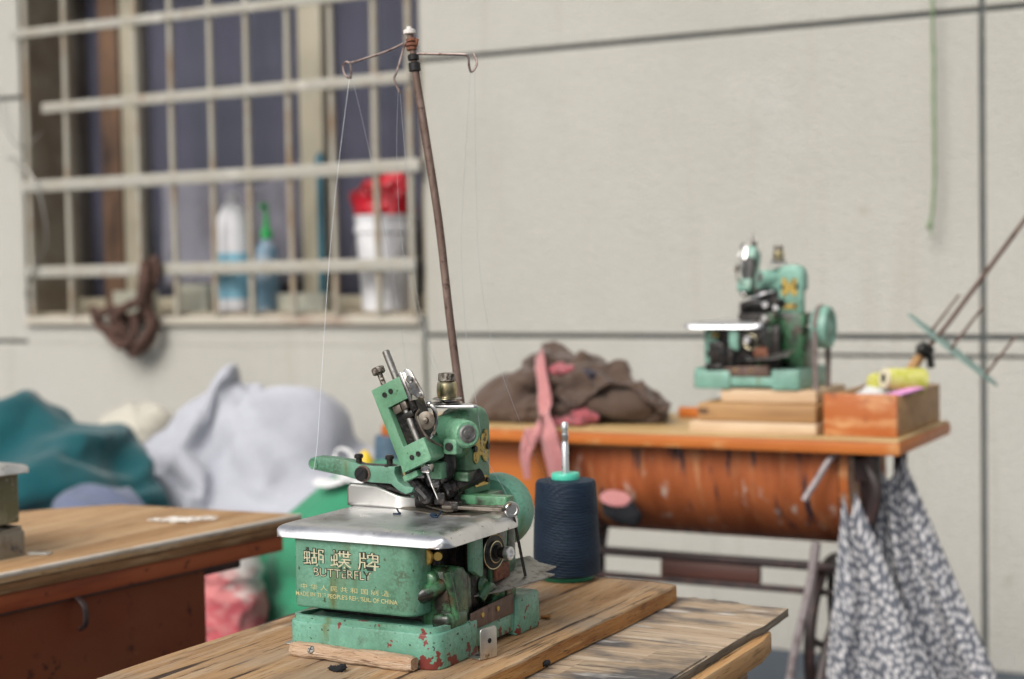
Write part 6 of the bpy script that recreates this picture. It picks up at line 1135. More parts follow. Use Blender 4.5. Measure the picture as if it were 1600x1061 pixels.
-20,-20,-17,-15,-15,-16,-16,-15,-17,-18,-18,-19,-21,-22,-21,-19,-19,-18,-17,-18,-18,-17,-16,-4,-7,1,-10,-4,2,-11,-7,-1,2,-14,-11,-5,-3,0,-17,-16,-12,-6,-4,-2,-19,-19,-16,-13,-8,-7,-6,-21,-22,-19,-16,-13,-13,-11,-10,-24,-24,-22,-19,-17,-16,-16,-15,-13,-26,-27,-25,-22,-19,-19,-19,-20,-19,-17,-27,-28,-27,-25,-22,-20,-22,-22,-24,-23,-20,-28,-29,-28,-27,-25,-22,-22,-24,-25,-26,-24,-21,-28,-30,-30,-29,-27,-25,-23,-24,-27,-28,-29,-25,-22,-27,-30,-30,-30,-30,-27,-25,-23,-27,-29,-31,-31,-28,-24,-12,-14,-11,-16,-13,-10,-17,-14,-11,-9,-17,-13,-10,-8,-7,-15,-11,-9,-7,-5,-4,-12,-9,-7,-5,-3,-2,-1,-6,-6,-4,-2,-1,-1,0,0,-3,-3,-1,-1,0,0,0,0,0,-1,-1,0,0,0,0,0,0,0,0,0,0,0,0,0,0,0,0,0,0,0,0,0,0,0,0,0,0,0,0,0,0,0,0,0,0,0,0,0,0,0,0,0,0,0,0,0,0,0,0,0,0,0,0,0,0,0,0,0,0,0,0,0,0,0,0,0,0,0,0,0,0,0,0,0,0,0,0,0,0,0,0,0,0,0,0,0,0,0,0,0,0,0,0,0,0,0,0,0,0,0,0,0,0,0,0,0,0,0,0,0,0,0,0,0,0,0,0,0,0,0,0,0,0,0,0,0,0,0,0,0,0,0,0,0,0,0,0,0,0,0,0,0,0,0,0,0,0,0,0,0,0,0,0,0,0,0,0,0,0,0,0,0,0,0,-1,-1,-4,0,-2,-7,-1,0,-5,-12,-2,-1,0,-9,-14,-2,0,2,-2,-13,-14,-3,-1,1,2,-7,-13,-11,-5,-3,-1,3,1,-8,-9,-6,-7,-5,-3,1,4,-2,-6,-4,-4,-8,-5,-2,0,1,3,-3,-2,-1,-6,1,-3,-3,-3,-2,0,2,1,3,0,-5,0,-6,-6,-6,-6,-4,-1,1,1,-2,-3,-3,4,6,5,4,-8,-7,-4,-2,-1,-2,-6,-7,-8,0,3,3,0,0,-9,-7,-5,-2,-1,-8,-10,-9,-13,-17,-12,-17,-5,-11,-16,5,-3,-8,-14,5,6,2,-5,-11,2,5,6,5,-1,-7,3,2,5,5,7,-3,-11,5,5,4,3,5,6,-4,-13,1,5,7,4,3,3,4,-6,-15,-1,1,5,3,0,1,2,2,-7,-16,3,-1,1,-1,-3,-2,-1,0,1,-9,-18,3,1,-1,2,6,-4,-3,-2,-1,-1,-10,-18,1,0,-1,2,6,0,-6,-4,-3,-2,-3,-11,-19,4,4,3,3,5,-2,-6,-6,-5,-5,-4,-5,-11,-18,-28,-27,-28,-25,-27,-29,-22,-25,-28,-29,-17,-22,-26,-28,-30,-13,-17,-22,-26,-29,-29,-14,-13,-17,-22,-27,-29,-26,-15,-13,-12,-16,-23,-27,-25,-23,-16,-14,-14,-11,-17,-24,-25,-22,-25,-18,-15,-12,-13,-11,-18,-23,-21,-20,-26,-6,-17,-13,-11,-11,-12,-19,-19,-16,-20,-27,3,-10,-15,-11,-14,-14,-14,-14,-13,-15,-22,-29,1,1,-14,-13,-15,-15,-16,-15,-14,-14,-15,-23,-25,0,2,-2,-15,-14,-13,-10,-17,-17,-15,-14,-14,-17,-22,0,0,0,0,0,0,0,0,0,0,0,0,0,0,0,0,0,0,0,0,0,0,0,0,0,0,0,0,0,0,0,0,0,0,0,0,0,0,0,0,0,0,0,0,0,0,0,0,0,0,0,0,0,0,0,0,0,0,0,0,0,0,0,0,0,0,0,0,0,0,0,0,0,0,0,0,0,0,0,0,0,0,0,0,0,0,0,0,0,0,0,0,0,0,0,0,0,0,0,0,0,0,0,0,0,0,0,0,0,0,0,0,0,0,0,0,0,0,0,0,0,0,0,0,0,-1,0,0,0,0,0,-1,-2,0,0,0,0,0,0,-1,0,0,0,0,0,0,0,0,2,4,0,0,0,0,0,0,0,2,2,3,0,0,0,0,0,0,0,1,1,3,3,0,0,0,0,0,0,0,0,1,2,0,0,0,0,0,0,0,0,0,0,0,0,0,0,0,0,0,0,0,0,0,0,0,0,0,0,0,0,0,-14,-11,-9,-2,0,1,0,1,-1,3,-3,-1,0,2,2,-4,-3,-2,2,2,2,-6,-5,-5,-4,-1,2,2,-8,-8,-7,-6,-1,-2,2,1,-3,-4,-6,-7,-4,2,1,0,-1,3,2,0,-2,-7,-1,3,-1,-2,-2,5,1,-1,-3,-4,-6,0,4,3,1,-2,3,3,0,0,4,3,-4,0,4,3,1,-2,0,0,0,0,0,0,0,0,0,0,1,-2,0,0,0,0,0,0,0,0,0,0,0,0,0,0,0,-19,-15,-22,-9,-16,-21,-8,-10,-17,-17,-9,-10,-12,-12,-13,-10,-11,-13,-14,-14,-14,-11,-13,-14,-15,-16,-16,-16,-4,-6,-9,-10,-12,-17,-18,-18,-2,-2,-4,-5,-7,-12,-18,-19,-19,-1,-1,-1,-1,-2,-7,-14,-7,-7,-9,4,3,2,1,-1,-5,-11,-3,-7,-2,-5,1,3,3,2,-1,-2,-6,0,-6,-1,2,4,0,2,1,1,2,-3,2,3,-3,-4,2,4,4,1,-1,0,0,0,0,0,0,0,0,0,0,0,0,-15,-15,-15,-17,-18,-19,-19,-20,-21,-22,-20,-22,-23,-24,-25,
-21,-23,-24,-26,-27,-24,-17,-20,-23,-26,-26,-18,-13,-9,-13,-17,-21,-24,-16,-9,-6,-2,-5,-9,-14,-17,-20,-14,-8,-3,-1,3,2,-3,-10,-12,-13,-10,-3,-3,-5,3,1,2,1,3,3,0,-6,0,-2,2,3,2,4,-1,0,0,0,3,2,-2,1,2,0,0,0,0,0,0,0,0,0,0,0,0,0,0,0,0,0,0,0,0,0,0,0,0,0,0,0,0,0,0,0,0,0,0,0,0,0,0,0,0,0,0,0,0,0,0,0,0,0,0,0,0,0,0,0,0,0,0,0,0,0,0,0,0,0,0,0,0,0,0,0,0,0,0,0,0,0,0,0,0,0,0,0,0,0,0,0,0,0,0,0,0,0,0,0,0,0,0,0,0,0,0,0,0,0,0,0,0,0,0,0,0,0,0,0,0,0,0,0,0,0,0,0,0,0,0,0,0,0,0,0,0,0,0,0,0,0,0,0,0,0,0,0,0,0,0,0,0,0,0,0,0,0,0,0,0,0,0,0,0,0,0,0,0,0,0,0,0,0,0,0,0,0,0,0,0,0,0,0,0,0,0,0,0,0,0,0,0,0,0,0,0,0,0,0,0,0,0,0,0,0,0,0,0,0,0,0,0,0,0,0,0,0,0,0,0,0,0,0,0,0,0,0,0,0,0,0,0,0,0,0,0,0,0,0,0,0,0,0,0,0,0,0,0,0,0,0,0,0,0,0,0,0,0,0,0,0,0,0,0,0,0,0,0,0,0,0,0,0,0,0,0,0,0,0,0,0,0,0,0,0,0,0,0,0,0,0,0,0,0,0,0,0,0,0,0,0,0,0,0,0,0,0,0,0,0,0,0,0,0,0,0,0,0,0,0,0,0,0,0,0,0,0,0,0,0,0,0,0,0,0,0,0,0,0,0,0,0,0,0,0,0,0,0,0,0,0,0,0,0,0,0,0,0,0,0,0,0,0,0,0,0,0,0,0,0,0,0,0,0,0,0,0,0,0,0,0,0,0,0,0,0,0,0,0,0,0,0,0,0,0,0,0,0,0,0,0,0,0,0,0,0,0,0,0,0,0,0,0,0,0,0,0,0,0,0,0,0,0,0,0,0,0,0,0,0,0,0,0,0,0,0,0,0,0,0,0,0,0,0,0,0,0,0,0,0,0,0,0,0,0,0,0,0,0,0,0,0,0,0,0,0,0,0,0,0,0,0,0,0,0,0,0,0,0,0,0,0,0,0,0,0,0,0,0,0,0,0,0,0,0,0,0,0,0,0,0,0,0,0,0,0,0,0,0,0,0,0,0,0,0,0,0,0,0,0,0,0,0,0,0,0,0,0,0,0,0,0,0,0,0,0,0,0,0,0,0,0,0,0,0,0,0,0,0,0,0,0,0,0,0,])
settle(ts, 0.003, [
0,0,0,0,0,0,4,-21,0,0,13,-17,0,0,0,0,0,0,0,0,0,0,0,0,0,0,0,0,0,0,0,0,0,0,0,0,0,0,0,0,0,0,0,0,0,0,0,0,0,0,0,0,0,0,0,0,0,0,0,0,0,0,0,0,0,0,0,0,0,0,0,0,0,0,0,0,0,0,0,0,0,0,0,0,0,0,0,0,0,0,0,0,0,0,0,0,0,0,0,0,0,0,0,0,0,0,0,0,0,0,0,0,0,0,0,0,0,0,0,0,0,0,0,0,0,0,0,0,0,0,0,0,0,0,0,0,0,0,0,0,0,0,0,0,0,0,0,0,0,0,0,0,0,0,0,0,0,0,0,0,0,0,15,12,14,16,21,23,23,15,8,2,0,0,0,0,0,0,0,0,0,0,0,2,-1,4,12,8,12,16,19,16,3,1,1,7,4,0,0,-4,-5,0,-1,0,0,0,0,0,0,0,0,0,0,3,2,4,5,6,8,6,5,5,-16,-11,-9,-5,-1,-6,-11,-13,-15,-9,0,0,0,0,0,0,0,0,0,2,-1,2,-3,-5,-9,-12,-12,-16,-20,-18,0,0,0,0,0,0,0,0,0,0,0,0,0,0,0,0,0,0,0,0,-1,-4,0,3,4,3,2,0,-1,0,0,0,0,0,0,0,0,0,0,0,0,0,0,0,0,0,0,0,0,0,0,0,0,0,0,0,0,0,0,0,11,9,13,18,18,18,17,15,12,9,7,4,9,8,6,4,3,1,-1,-1,-4,-6,-8,-10,-11,-9,-12,-15,-18,-20,-20,-24,-16,-19,-21,-24,-32,-35,-34,-30,-20,-18,-12,-6,-1,0,0,0,0,0,0,0,0,0,0,0,0,0,0,0,0,0,0,0,0,0,0,0,0,2,5,11,12,10,11,-16,-13,-13,-11,-10,-9,-9,-7,-5,-3,-1,1,3,4,5,8,13,7,1,2,2,9,6,2,-1,-2,-5,-9,-11,-15,-19,-19,-20,-22,-25,-26,-29,-28,-28,-30,-29,-26,-17,-23,-21,-21,-22,-22,-23,-23,-21,-24,-17,-14,-11,-8,-3,-2,-1,0,-18,-16,-13,-8,-8,-4,-2,0,0,0,0,0,0,0,0,-15,-12,-12,-8,-12,-13,-5,-8,-10,-9,-1,-4,-7,-7,-6,0,-1,-3,-5,-4,-3,4,2,0,-2,-2,-1,-1,8,6,3,1,-1,-1,0,0,7,9,7,4,1,0,0,0,0,1,-1,-2,-3,0,1,0,0,0,0,4,3,2,1,0,0,0,0,0,0,0,6,7,7,4,3,1,0,0,0,0,0,0,12,11,11,8,4,3,0,0,0,0,0,0,0,7,6,6,10,6,2,0,0,0,0,0,0,0,0,-18,-17,-19,-14,-17,-19,-10,-12,-15,-19,-5,-8,-10,-14,-18,-3,-3,-5,-8,-12,-16,-1,-1,-1,-3,-5,-9,-13,0,0,0,-1,-2,-3,-6,-9,0,0,0,0,0,-1,-2,-4,-7,0,0,0,0,0,0,0,0,-2,-5,0,0,0,0,0,0,0,0,0,0,-1,0,0,0,0,0,0,0,0,0,0,0,0,0,0,0,0,0,0,0,0,0,0,0,0,0,0,0,0,0,0,0,0,0,0,0,0,0,0,0,-21,-24,-21,-25,-25,-22,-27,-28,-26,-25,-27,-31,-29,-28,-26,-27,-31,-31,-31,-30,-29,-25,-31,-32,-34,-34,-32,-30,-23,-31,-35,-36,-37,-36,-34,-32,-20,-29,-35,-38,-40,-38,-39,-36,-32,-16,-27,-34,-36,-38,-39,-40,-40,-37,-29,-12,-23,-33,-38,-40,-42,-44,-43,-39,-33,-25,-6,-18,-30,-39,-42,-41,-42,-45,-40,-33,-27,-20,-5,-14,-22,-32,-40,-42,-42,-43,-39,-32,-26,-19,-17,-3,-9,-16,-22,-32,-39,-37,-39,-35,-28,-23,-19,-17,-26,-16,-18,-15,-20,-18,-15,-23,-19,-15,-12,-24,-20,-17,-14,-10,-27,-21,-18,-14,-11,-10,-26,-24,-19,-14,-14,-12,-10,-26,-23,-19,-16,-17,-14,-11,-8,-26,-23,-20,-16,-14,-12,-11,-9,-6,-28,-24,-22,-19,-16,-13,-12,-9,-7,-4,-28,-27,-23,-21,-17,-14,-10,-7,-5,-4,-2,-25,-24,-21,-19,-15,-12,-9,-7,-6,-1,1,1,-21,-20,-18,-14,-11,-10,-8,-9,-6,-4,-2,-1,2,-18,-16,-13,-11,-9,-7,-11,-9,-7,-4,-2,-1,1,3,-12,-11,-9,-11,-12,-7,-10,-14,-8,-4,-11,-11,-9,-4,-3,-9,-7,-6,-4,-1,1,-6,-5,-4,-2,0,1,4,-4,-3,-2,-1,1,3,5,6,-2,-1,0,2,2,4,7,8,10,-1,0,2,3,4,6,8,11,4,1,1,1,2,5,5,6,6,11,5,3,4,3,4,4,5,8,7,8,5,5,5,6,6,5,6,7,6,8,10,11,12,10,10,10,8,11,6,7,8,5,7,10,13,14,13,15,15,15,8,7,15,19,15,20,14,9,14,13,7,4,7,11,6,3,1,8,8,5,2,1,0,2,5,3,2,0,0,0,0,1,2,1,0,0,0,0,1,0,1,0,0,0,0,0,0,0,0,0,0,0,0,0,0,0,0,0,0,0,0,0,0,0,0,0,0,0,0,0,0,0,0,0,0,0,0,0,0,0,0,0,0,0,0,0,0,0,0,0,0,0,0,0,0,0,0,0,0,0,0,0,0,0,0,0,0,0,0,0,0,0,0,0,0,0,0,0,0,0,0,0,0,0,0,0,0,0,0,0,0,0,0,0,0,0,0,0,0,0,0,0,0,0,0,0,
0,0,0,0,0,0,0,0,0,0,0,0,0,0,0,0,0,0,0,0,0,0,0,0,0,0,0,0,0,0,0,0,0,0,0,0,0,0,0,0,0,0,0,0,0,0,0,0,0,0,0,0,0,0,0,0,0,0,0,0,0,0,0,0,0,0,-2,-2,-7,-1,-6,-9,1,-3,-9,-14,7,3,-6,-11,-19,6,11,3,-6,-13,-23,4,8,12,2,-8,-16,-26,-1,4,9,12,2,-7,-8,-24,-6,-1,4,7,11,2,-6,-4,-19,-2,-7,-2,1,5,9,1,-6,-5,-22,0,-5,-9,-6,-2,3,7,0,-7,-9,-21,0,0,-5,0,-8,-5,2,5,-1,-8,-13,-20,0,0,0,3,-7,-9,-6,-1,5,-4,-9,-13,-21,0,0,0,0,-1,-12,-11,-8,-3,2,-5,-9,-12,-17,-20,-20,-18,-15,-18,-15,-13,-14,-15,-13,-10,-11,-12,-12,-12,-6,-8,-9,-10,-9,-10,-4,-5,-6,-7,-8,-7,-6,-2,-3,-4,-6,-5,-5,-5,-4,3,-2,-4,-4,-4,-2,-2,-2,-2,0,-2,0,-4,-2,-2,-1,0,-1,-2,3,-5,-1,-3,-2,0,1,2,2,-1,0,0,1,-6,-4,-1,0,2,3,3,4,0,2,0,0,-5,-4,-3,-4,-1,1,5,5,6,2,4,0,0,0,-4,-3,-1,-3,-2,3,5,7,6,5,6,7,7,7,8,9,6,9,10,9,6,6,10,7,8,9,4,8,10,10,5,11,6,1,8,2,4,6,13,1,-3,-1,3,6,7,9,16,5,3,-1,3,7,9,10,11,18,1,4,1,4,8,10,12,13,14,20,0,4,6,3,8,12,15,17,17,18,21,0,0,4,9,5,11,16,15,14,19,22,17,0,0,0,8,11,7,15,19,16,14,16,21,14,0,0,0,0,2,9,11,19,22,19,15,15,19,14,0,0,0,0,0,0,0,0,0,0,0,0,0,0,0,0,0,0,0,0,0,0,0,0,0,0,0,0,0,0,0,0,0,0,0,0,0,0,0,0,0,0,0,0,0,0,0,0,0,0,0,0,0,0,0,0,0,0,0,0,0,0,0,0,0,0,0,0,0,0,0,0,0,0,0,0,0,0,0,0,0,0,0,0,0,0,0,0,0,0,0,0,0,0,0,0,0,0,0,0,0,0,0,0,0,0,0,0,0,0,0,0,0,0,0,0,0,0,0,0,0,0,0,0,0,1,0,0,0,0,0,0,0,0,0,0,0,0,-1,-3,-1,0,0,0,0,0,0,-1,1,-2,0,0,0,0,0,0,0,0,0,0,0,0,0,0,0,0,0,0,0,0,0,0,0,0,0,0,0,0,0,0,0,0,0,0,0,0,0,0,0,0,0,0,0,0,0,0,0,0,0,0,0,0,0,0,0,0,0,0,0,0,-19,-13,-14,-7,-8,-9,-5,-11,-12,-13,-9,-13,-13,-13,-12,-13,-13,-11,-10,-7,-8,-15,-11,-7,-5,-4,-6,-4,-15,-16,-12,-7,-3,-5,-3,0,-6,-6,-11,-8,-5,-1,0,-1,0,0,0,0,0,0,0,0,-3,0,0,0,0,0,0,0,0,0,0,0,0,0,0,0,0,0,0,0,0,0,0,0,0,0,0,0,0,0,0,0,0,0,0,0,0,0,0,0,0,0,0,0,0,0,0,0,0,0,0,0,0,3,2,4,5,4,5,-2,4,6,7,-4,1,2,2,3,-4,-1,-2,-2,-1,1,-3,-5,-3,-1,1,3,1,-8,-5,-3,0,2,1,4,2,-4,-7,-3,0,2,4,4,0,2,2,1,-4,-1,1,1,3,0,0,0,0,0,0,0,0,0,0,0,0,0,0,0,0,0,0,0,0,0,0,0,0,0,0,0,0,0,0,0,0,0,0,0,0,0,0,0,0,0,0,0,0,0,0,0,0,0,0,0,0,0,18,19,15,20,14,13,22,13,11,10,20,17,18,16,14,26,24,23,22,12,7,15,18,23,27,20,10,2,7,9,12,15,23,17,6,5,-1,-1,2,10,10,9,8,6,3,0,0,0,0,0,0,0,0,0,0,0,0,0,0,0,0,0,0,0,0,0,0,0,0,0,0,0,0,0,0,0,0,0,0,0,0,0,0,0,0,0,0,0,0,0,0,0,0,0,0,0,0,0,0,0,0,0,0,0,0,0,0,0,0,0,0,0,0,0,0,0,0,0,0,0,0,0,0,0,0,0,0,0,0,0,0,0,0,0,0,0,0,0,0,0,0,0,0,0,0,0,0,0,0,0,0,0,0,0,0,0,0,0,0,0,0,0,0,0,0,0,0,0,0,0,0,0,0,0,0,0,0,0,0,0,0,0,0,0,0,0,0,0,0,0,0,0,0,0,0,0,0,0,0,0,0,0,0,0,0,0,0,0,0,0,0,0,0,0,0,0,0,0,0,0,0,0,0,0,0,0,0,0,0,0,0,0,0,0,0,0,0,0,0,0,0,0,0,0,0,0,0,0,0,0,0,0,0,0,0,0,0,0,0,0,0,0,0,0,0,0,0,0,0,0,0,0,0,0,0,0,0,0,0,0,0,0,0,0,0,0,0,0,0,0,0,0,0,0,0,0,0,0,0,0,0,0,0,0,0,0,0,0,0,0,0,0,0,0,0,0,0,0,0,0,0,0,0,0,0,0,0,0,0,0,0,0,0,0,0,0,0,0,0,0,0,0,0,0,0,0,0,0,0,0,0,0,0,0,0,0,0,0,0,0,0,0,0,0,0,0,0,0,0,0,0,0,0,0,0,0,0,0,0,0,0,0,0,0,0,0,0,0,0,0,0,0,0,0,0,0,0,0,0,0,0,0,0,0,0,0,0,0,0,0,0,0,0,0,0,0,0,0,0,0,0,0,0,0,0,0,0,0,0,0,0,0,0,0,0,0,0,0,0,0,0,0,0,0,0,0,0,0,0,0,0,0,0,0,0,0,0,0,0,0,0,0,0,0,0,0,0,0,0,0,0,0,0,0,0,0,0,0,0,0,0,0,0,0,0,0,0,0,0,0,0,0,0,0,0,0,0,0,0,0,0,0,0,0,0,0,0,0,0,0,0,0,0,0,0,0,0,0,0,0,0,0,0,0,0,0,0,0,0,
0,0,0,0,0,0,0,0,0,0,0,0,0,0,0,0,0,0,0,0,0,0,0,0,0,0,0,0,0,0,0,0,0,0,0,0,0,0,0,0,0,0,0,0,0,0,0,0,0,0,0,0,0,0,0,0,0,0,0,0,0,0,0,0,0,0,0,0,0,0,0,0,0,0,0,0,0,0,0,0,0,0,0,0,0,0,0,0,0,0,0,0,0,0,0,0,0,0,0,0,0,0,0,0,0,0,0,-29,-15,0,0,-5,2,0,0,0,0,0,0,0,0,0,0,0,0,0,0,0,0,0,0,0,0,0,0,0,0,0,0,0,0,0,0,0,0,0,0,0,0,0,0,0,0,0,0,0,0,0,0,0,0,0,0,0,0,0,0,0,0,0,0,0,0,0,0,0,0,0,0,0,0,0,0,0,0,0,0,0,0,0,0,0,0,0,0,0,0,0,0,0,0,0,0,0,0,0,0,0,0,0,0,0,0,0,0,0,0,0,0,0,0,0,0,0,0,0,0,0,0,0,0,0,0,0,0,0,0,0,0,0,0,0,0,0,0,0,0,0,0,0,0,0,0,0,0,0,0,0,0,0,0,0,0,-7,-6,-7,-10,-14,-17,-18,-10,-4,-6,0,0,0,0,0,0,0,0,0,0,-2,-1,-4,-3,-2,-3,-3,-3,-3,-4,-25,-19,-22,-17,-16,-15,-15,-17,-11,-4,-1,0,0,0,0,0,0,0,0,0,-9,-7,-14,-22,-20,-17,-21,-19,-24,-27,-18,-23,-22,-21,-19,-16,-13,-10,-6,-3,0,0,0,0,0,0,0,0,0,3,-3,-11,-16,-25,-29,-37,-38,-37,-31,-22,0,0,0,0,0,0,0,0,0,0,0,0,0,0,0,0,0,0,0,0,3,6,6,4,4,4,2,1,1,0,0,0,0,0,0,0,0,0,0,0,0,0,0,0,0,0,0,0,0,0,0,0,0,0,0,0,0,0,0,0,-8,-11,-12,-14,-18,-22,-26,-30,-33,-35,-37,-35,-27,-29,-29,-28,-28,-27,-25,-21,-19,-19,-19,-23,-20,-15,-13,-13,-14,-15,-11,-12,-9,-6,-3,-1,-3,0,3,6,3,7,6,4,1,0,0,0,0,0,0,0,0,0,0,0,0,0,0,0,0,0,0,0,0,0,0,0,0,1,1,1,0,0,-3,-1,-3,-8,-10,-12,-13,-15,-19,-22,-27,-32,-34,-29,-23,-25,-5,-5,-3,-3,-4,-2,0,0,0,0,1,1,1,-2,2,0,-1,-3,-5,-8,-10,-12,-11,-15,-19,-19,-17,-15,-17,-10,3,4,4,3,1,3,7,8,6,5,3,2,2,1,0,5,7,8,9,7,5,3,1,0,0,0,0,0,0,0,2,0,4,0,3,6,3,2,3,6,3,3,5,5,6,2,5,6,7,5,5,2,5,7,8,7,5,3,3,5,8,9,8,5,3,1,1,5,8,9,7,5,2,1,0,-2,1,3,5,6,6,2,0,0,0,-2,0,3,5,4,3,1,0,0,0,0,0,1,3,3,5,3,1,0,0,0,0,0,-3,1,5,2,2,2,1,0,0,0,0,0,0,-3,-1,2,4,4,3,0,0,0,0,0,0,0,0,4,6,4,8,5,3,8,6,3,2,5,6,5,4,4,3,3,4,4,3,4,1,1,2,2,2,3,6,0,0,0,1,1,2,2,3,0,0,0,0,0,1,1,2,3,0,0,0,0,0,0,0,0,1,2,0,0,0,0,0,0,0,0,0,0,1,0,0,0,0,0,0,0,0,0,0,0,0,0,0,0,0,0,0,0,0,0,0,0,0,0,0,0,0,0,0,0,0,0,0,0,0,0,0,0,1,2,0,3,0,-2,3,1,-1,-4,0,3,0,-3,-6,3,4,1,-3,-6,-9,9,7,2,-1,-5,-7,-9,9,9,5,2,-3,-7,-10,-13,8,9,6,4,0,-4,-9,-13,-17,7,9,8,5,1,-3,-7,-11,-15,-14,5,9,10,7,4,0,-4,-10,-13,-14,-13,4,8,10,9,6,2,-2,-7,-11,-12,-12,-12,3,6,7,9,7,3,-1,-6,-9,-10,-10,-8,-14,2,6,7,5,6,5,2,-3,-6,-5,-5,-7,-11,-12,-2,-4,-5,-6,-7,-9,-9,-10,-8,-14,-12,-9,-9,-14,-16,-14,-14,-10,-12,-20,-17,-13,-15,-13,-14,-21,-19,-19,-13,-14,-16,-14,-22,-21,-22,-22,-17,-16,-16,-19,-21,-27,-27,-26,-26,-22,-20,-19,-21,-25,-32,-31,-30,-29,-30,-22,-25,-25,-27,-30,-35,-36,-34,-34,-31,-34,-20,-23,-22,-25,-23,-25,-27,-32,-37,-35,-31,-28,-17,-19,-21,-22,-23,-19,-24,-31,-31,-29,-27,-24,-23,-9,-10,-11,-13,-14,-17,-24,-26,-24,-23,-27,-23,-23,-23,-1,-5,0,-5,-2,-1,-8,-1,-3,-2,-8,-4,-4,-5,-2,-11,-8,-8,-5,-5,-2,-15,-12,-10,-9,-7,-3,-3,-18,-13,-11,-11,-10,-7,-6,-2,-23,-18,-15,-13,-9,-8,-8,-5,-2,-29,-25,-19,-14,-11,-9,-7,-8,-8,-6,-35,-32,-27,-22,-18,-15,-12,-13,-12,-9,-6,-30,-33,-36,-30,-25,-21,-17,-17,-15,-12,-10,-6,-25,-27,-30,-38,-34,-29,-24,-17,-13,-12,-11,-7,-5,-26,-29,-29,-36,-35,-34,-29,-25,-21,-17,-13,-10,-9,-7,-1,0,2,0,-4,-6,0,0,-3,-5,0,2,-2,-4,-3,1,3,-1,-2,-1,-1,0,2,1,0,0,0,0,-1,1,1,1,0,0,0,0,1,0,1,0,0,0,0,0,0,0,0,0,0,0,0,0,0,0,0,0,0,0,0,0,0,0,0,0,0,0,0,0,0,
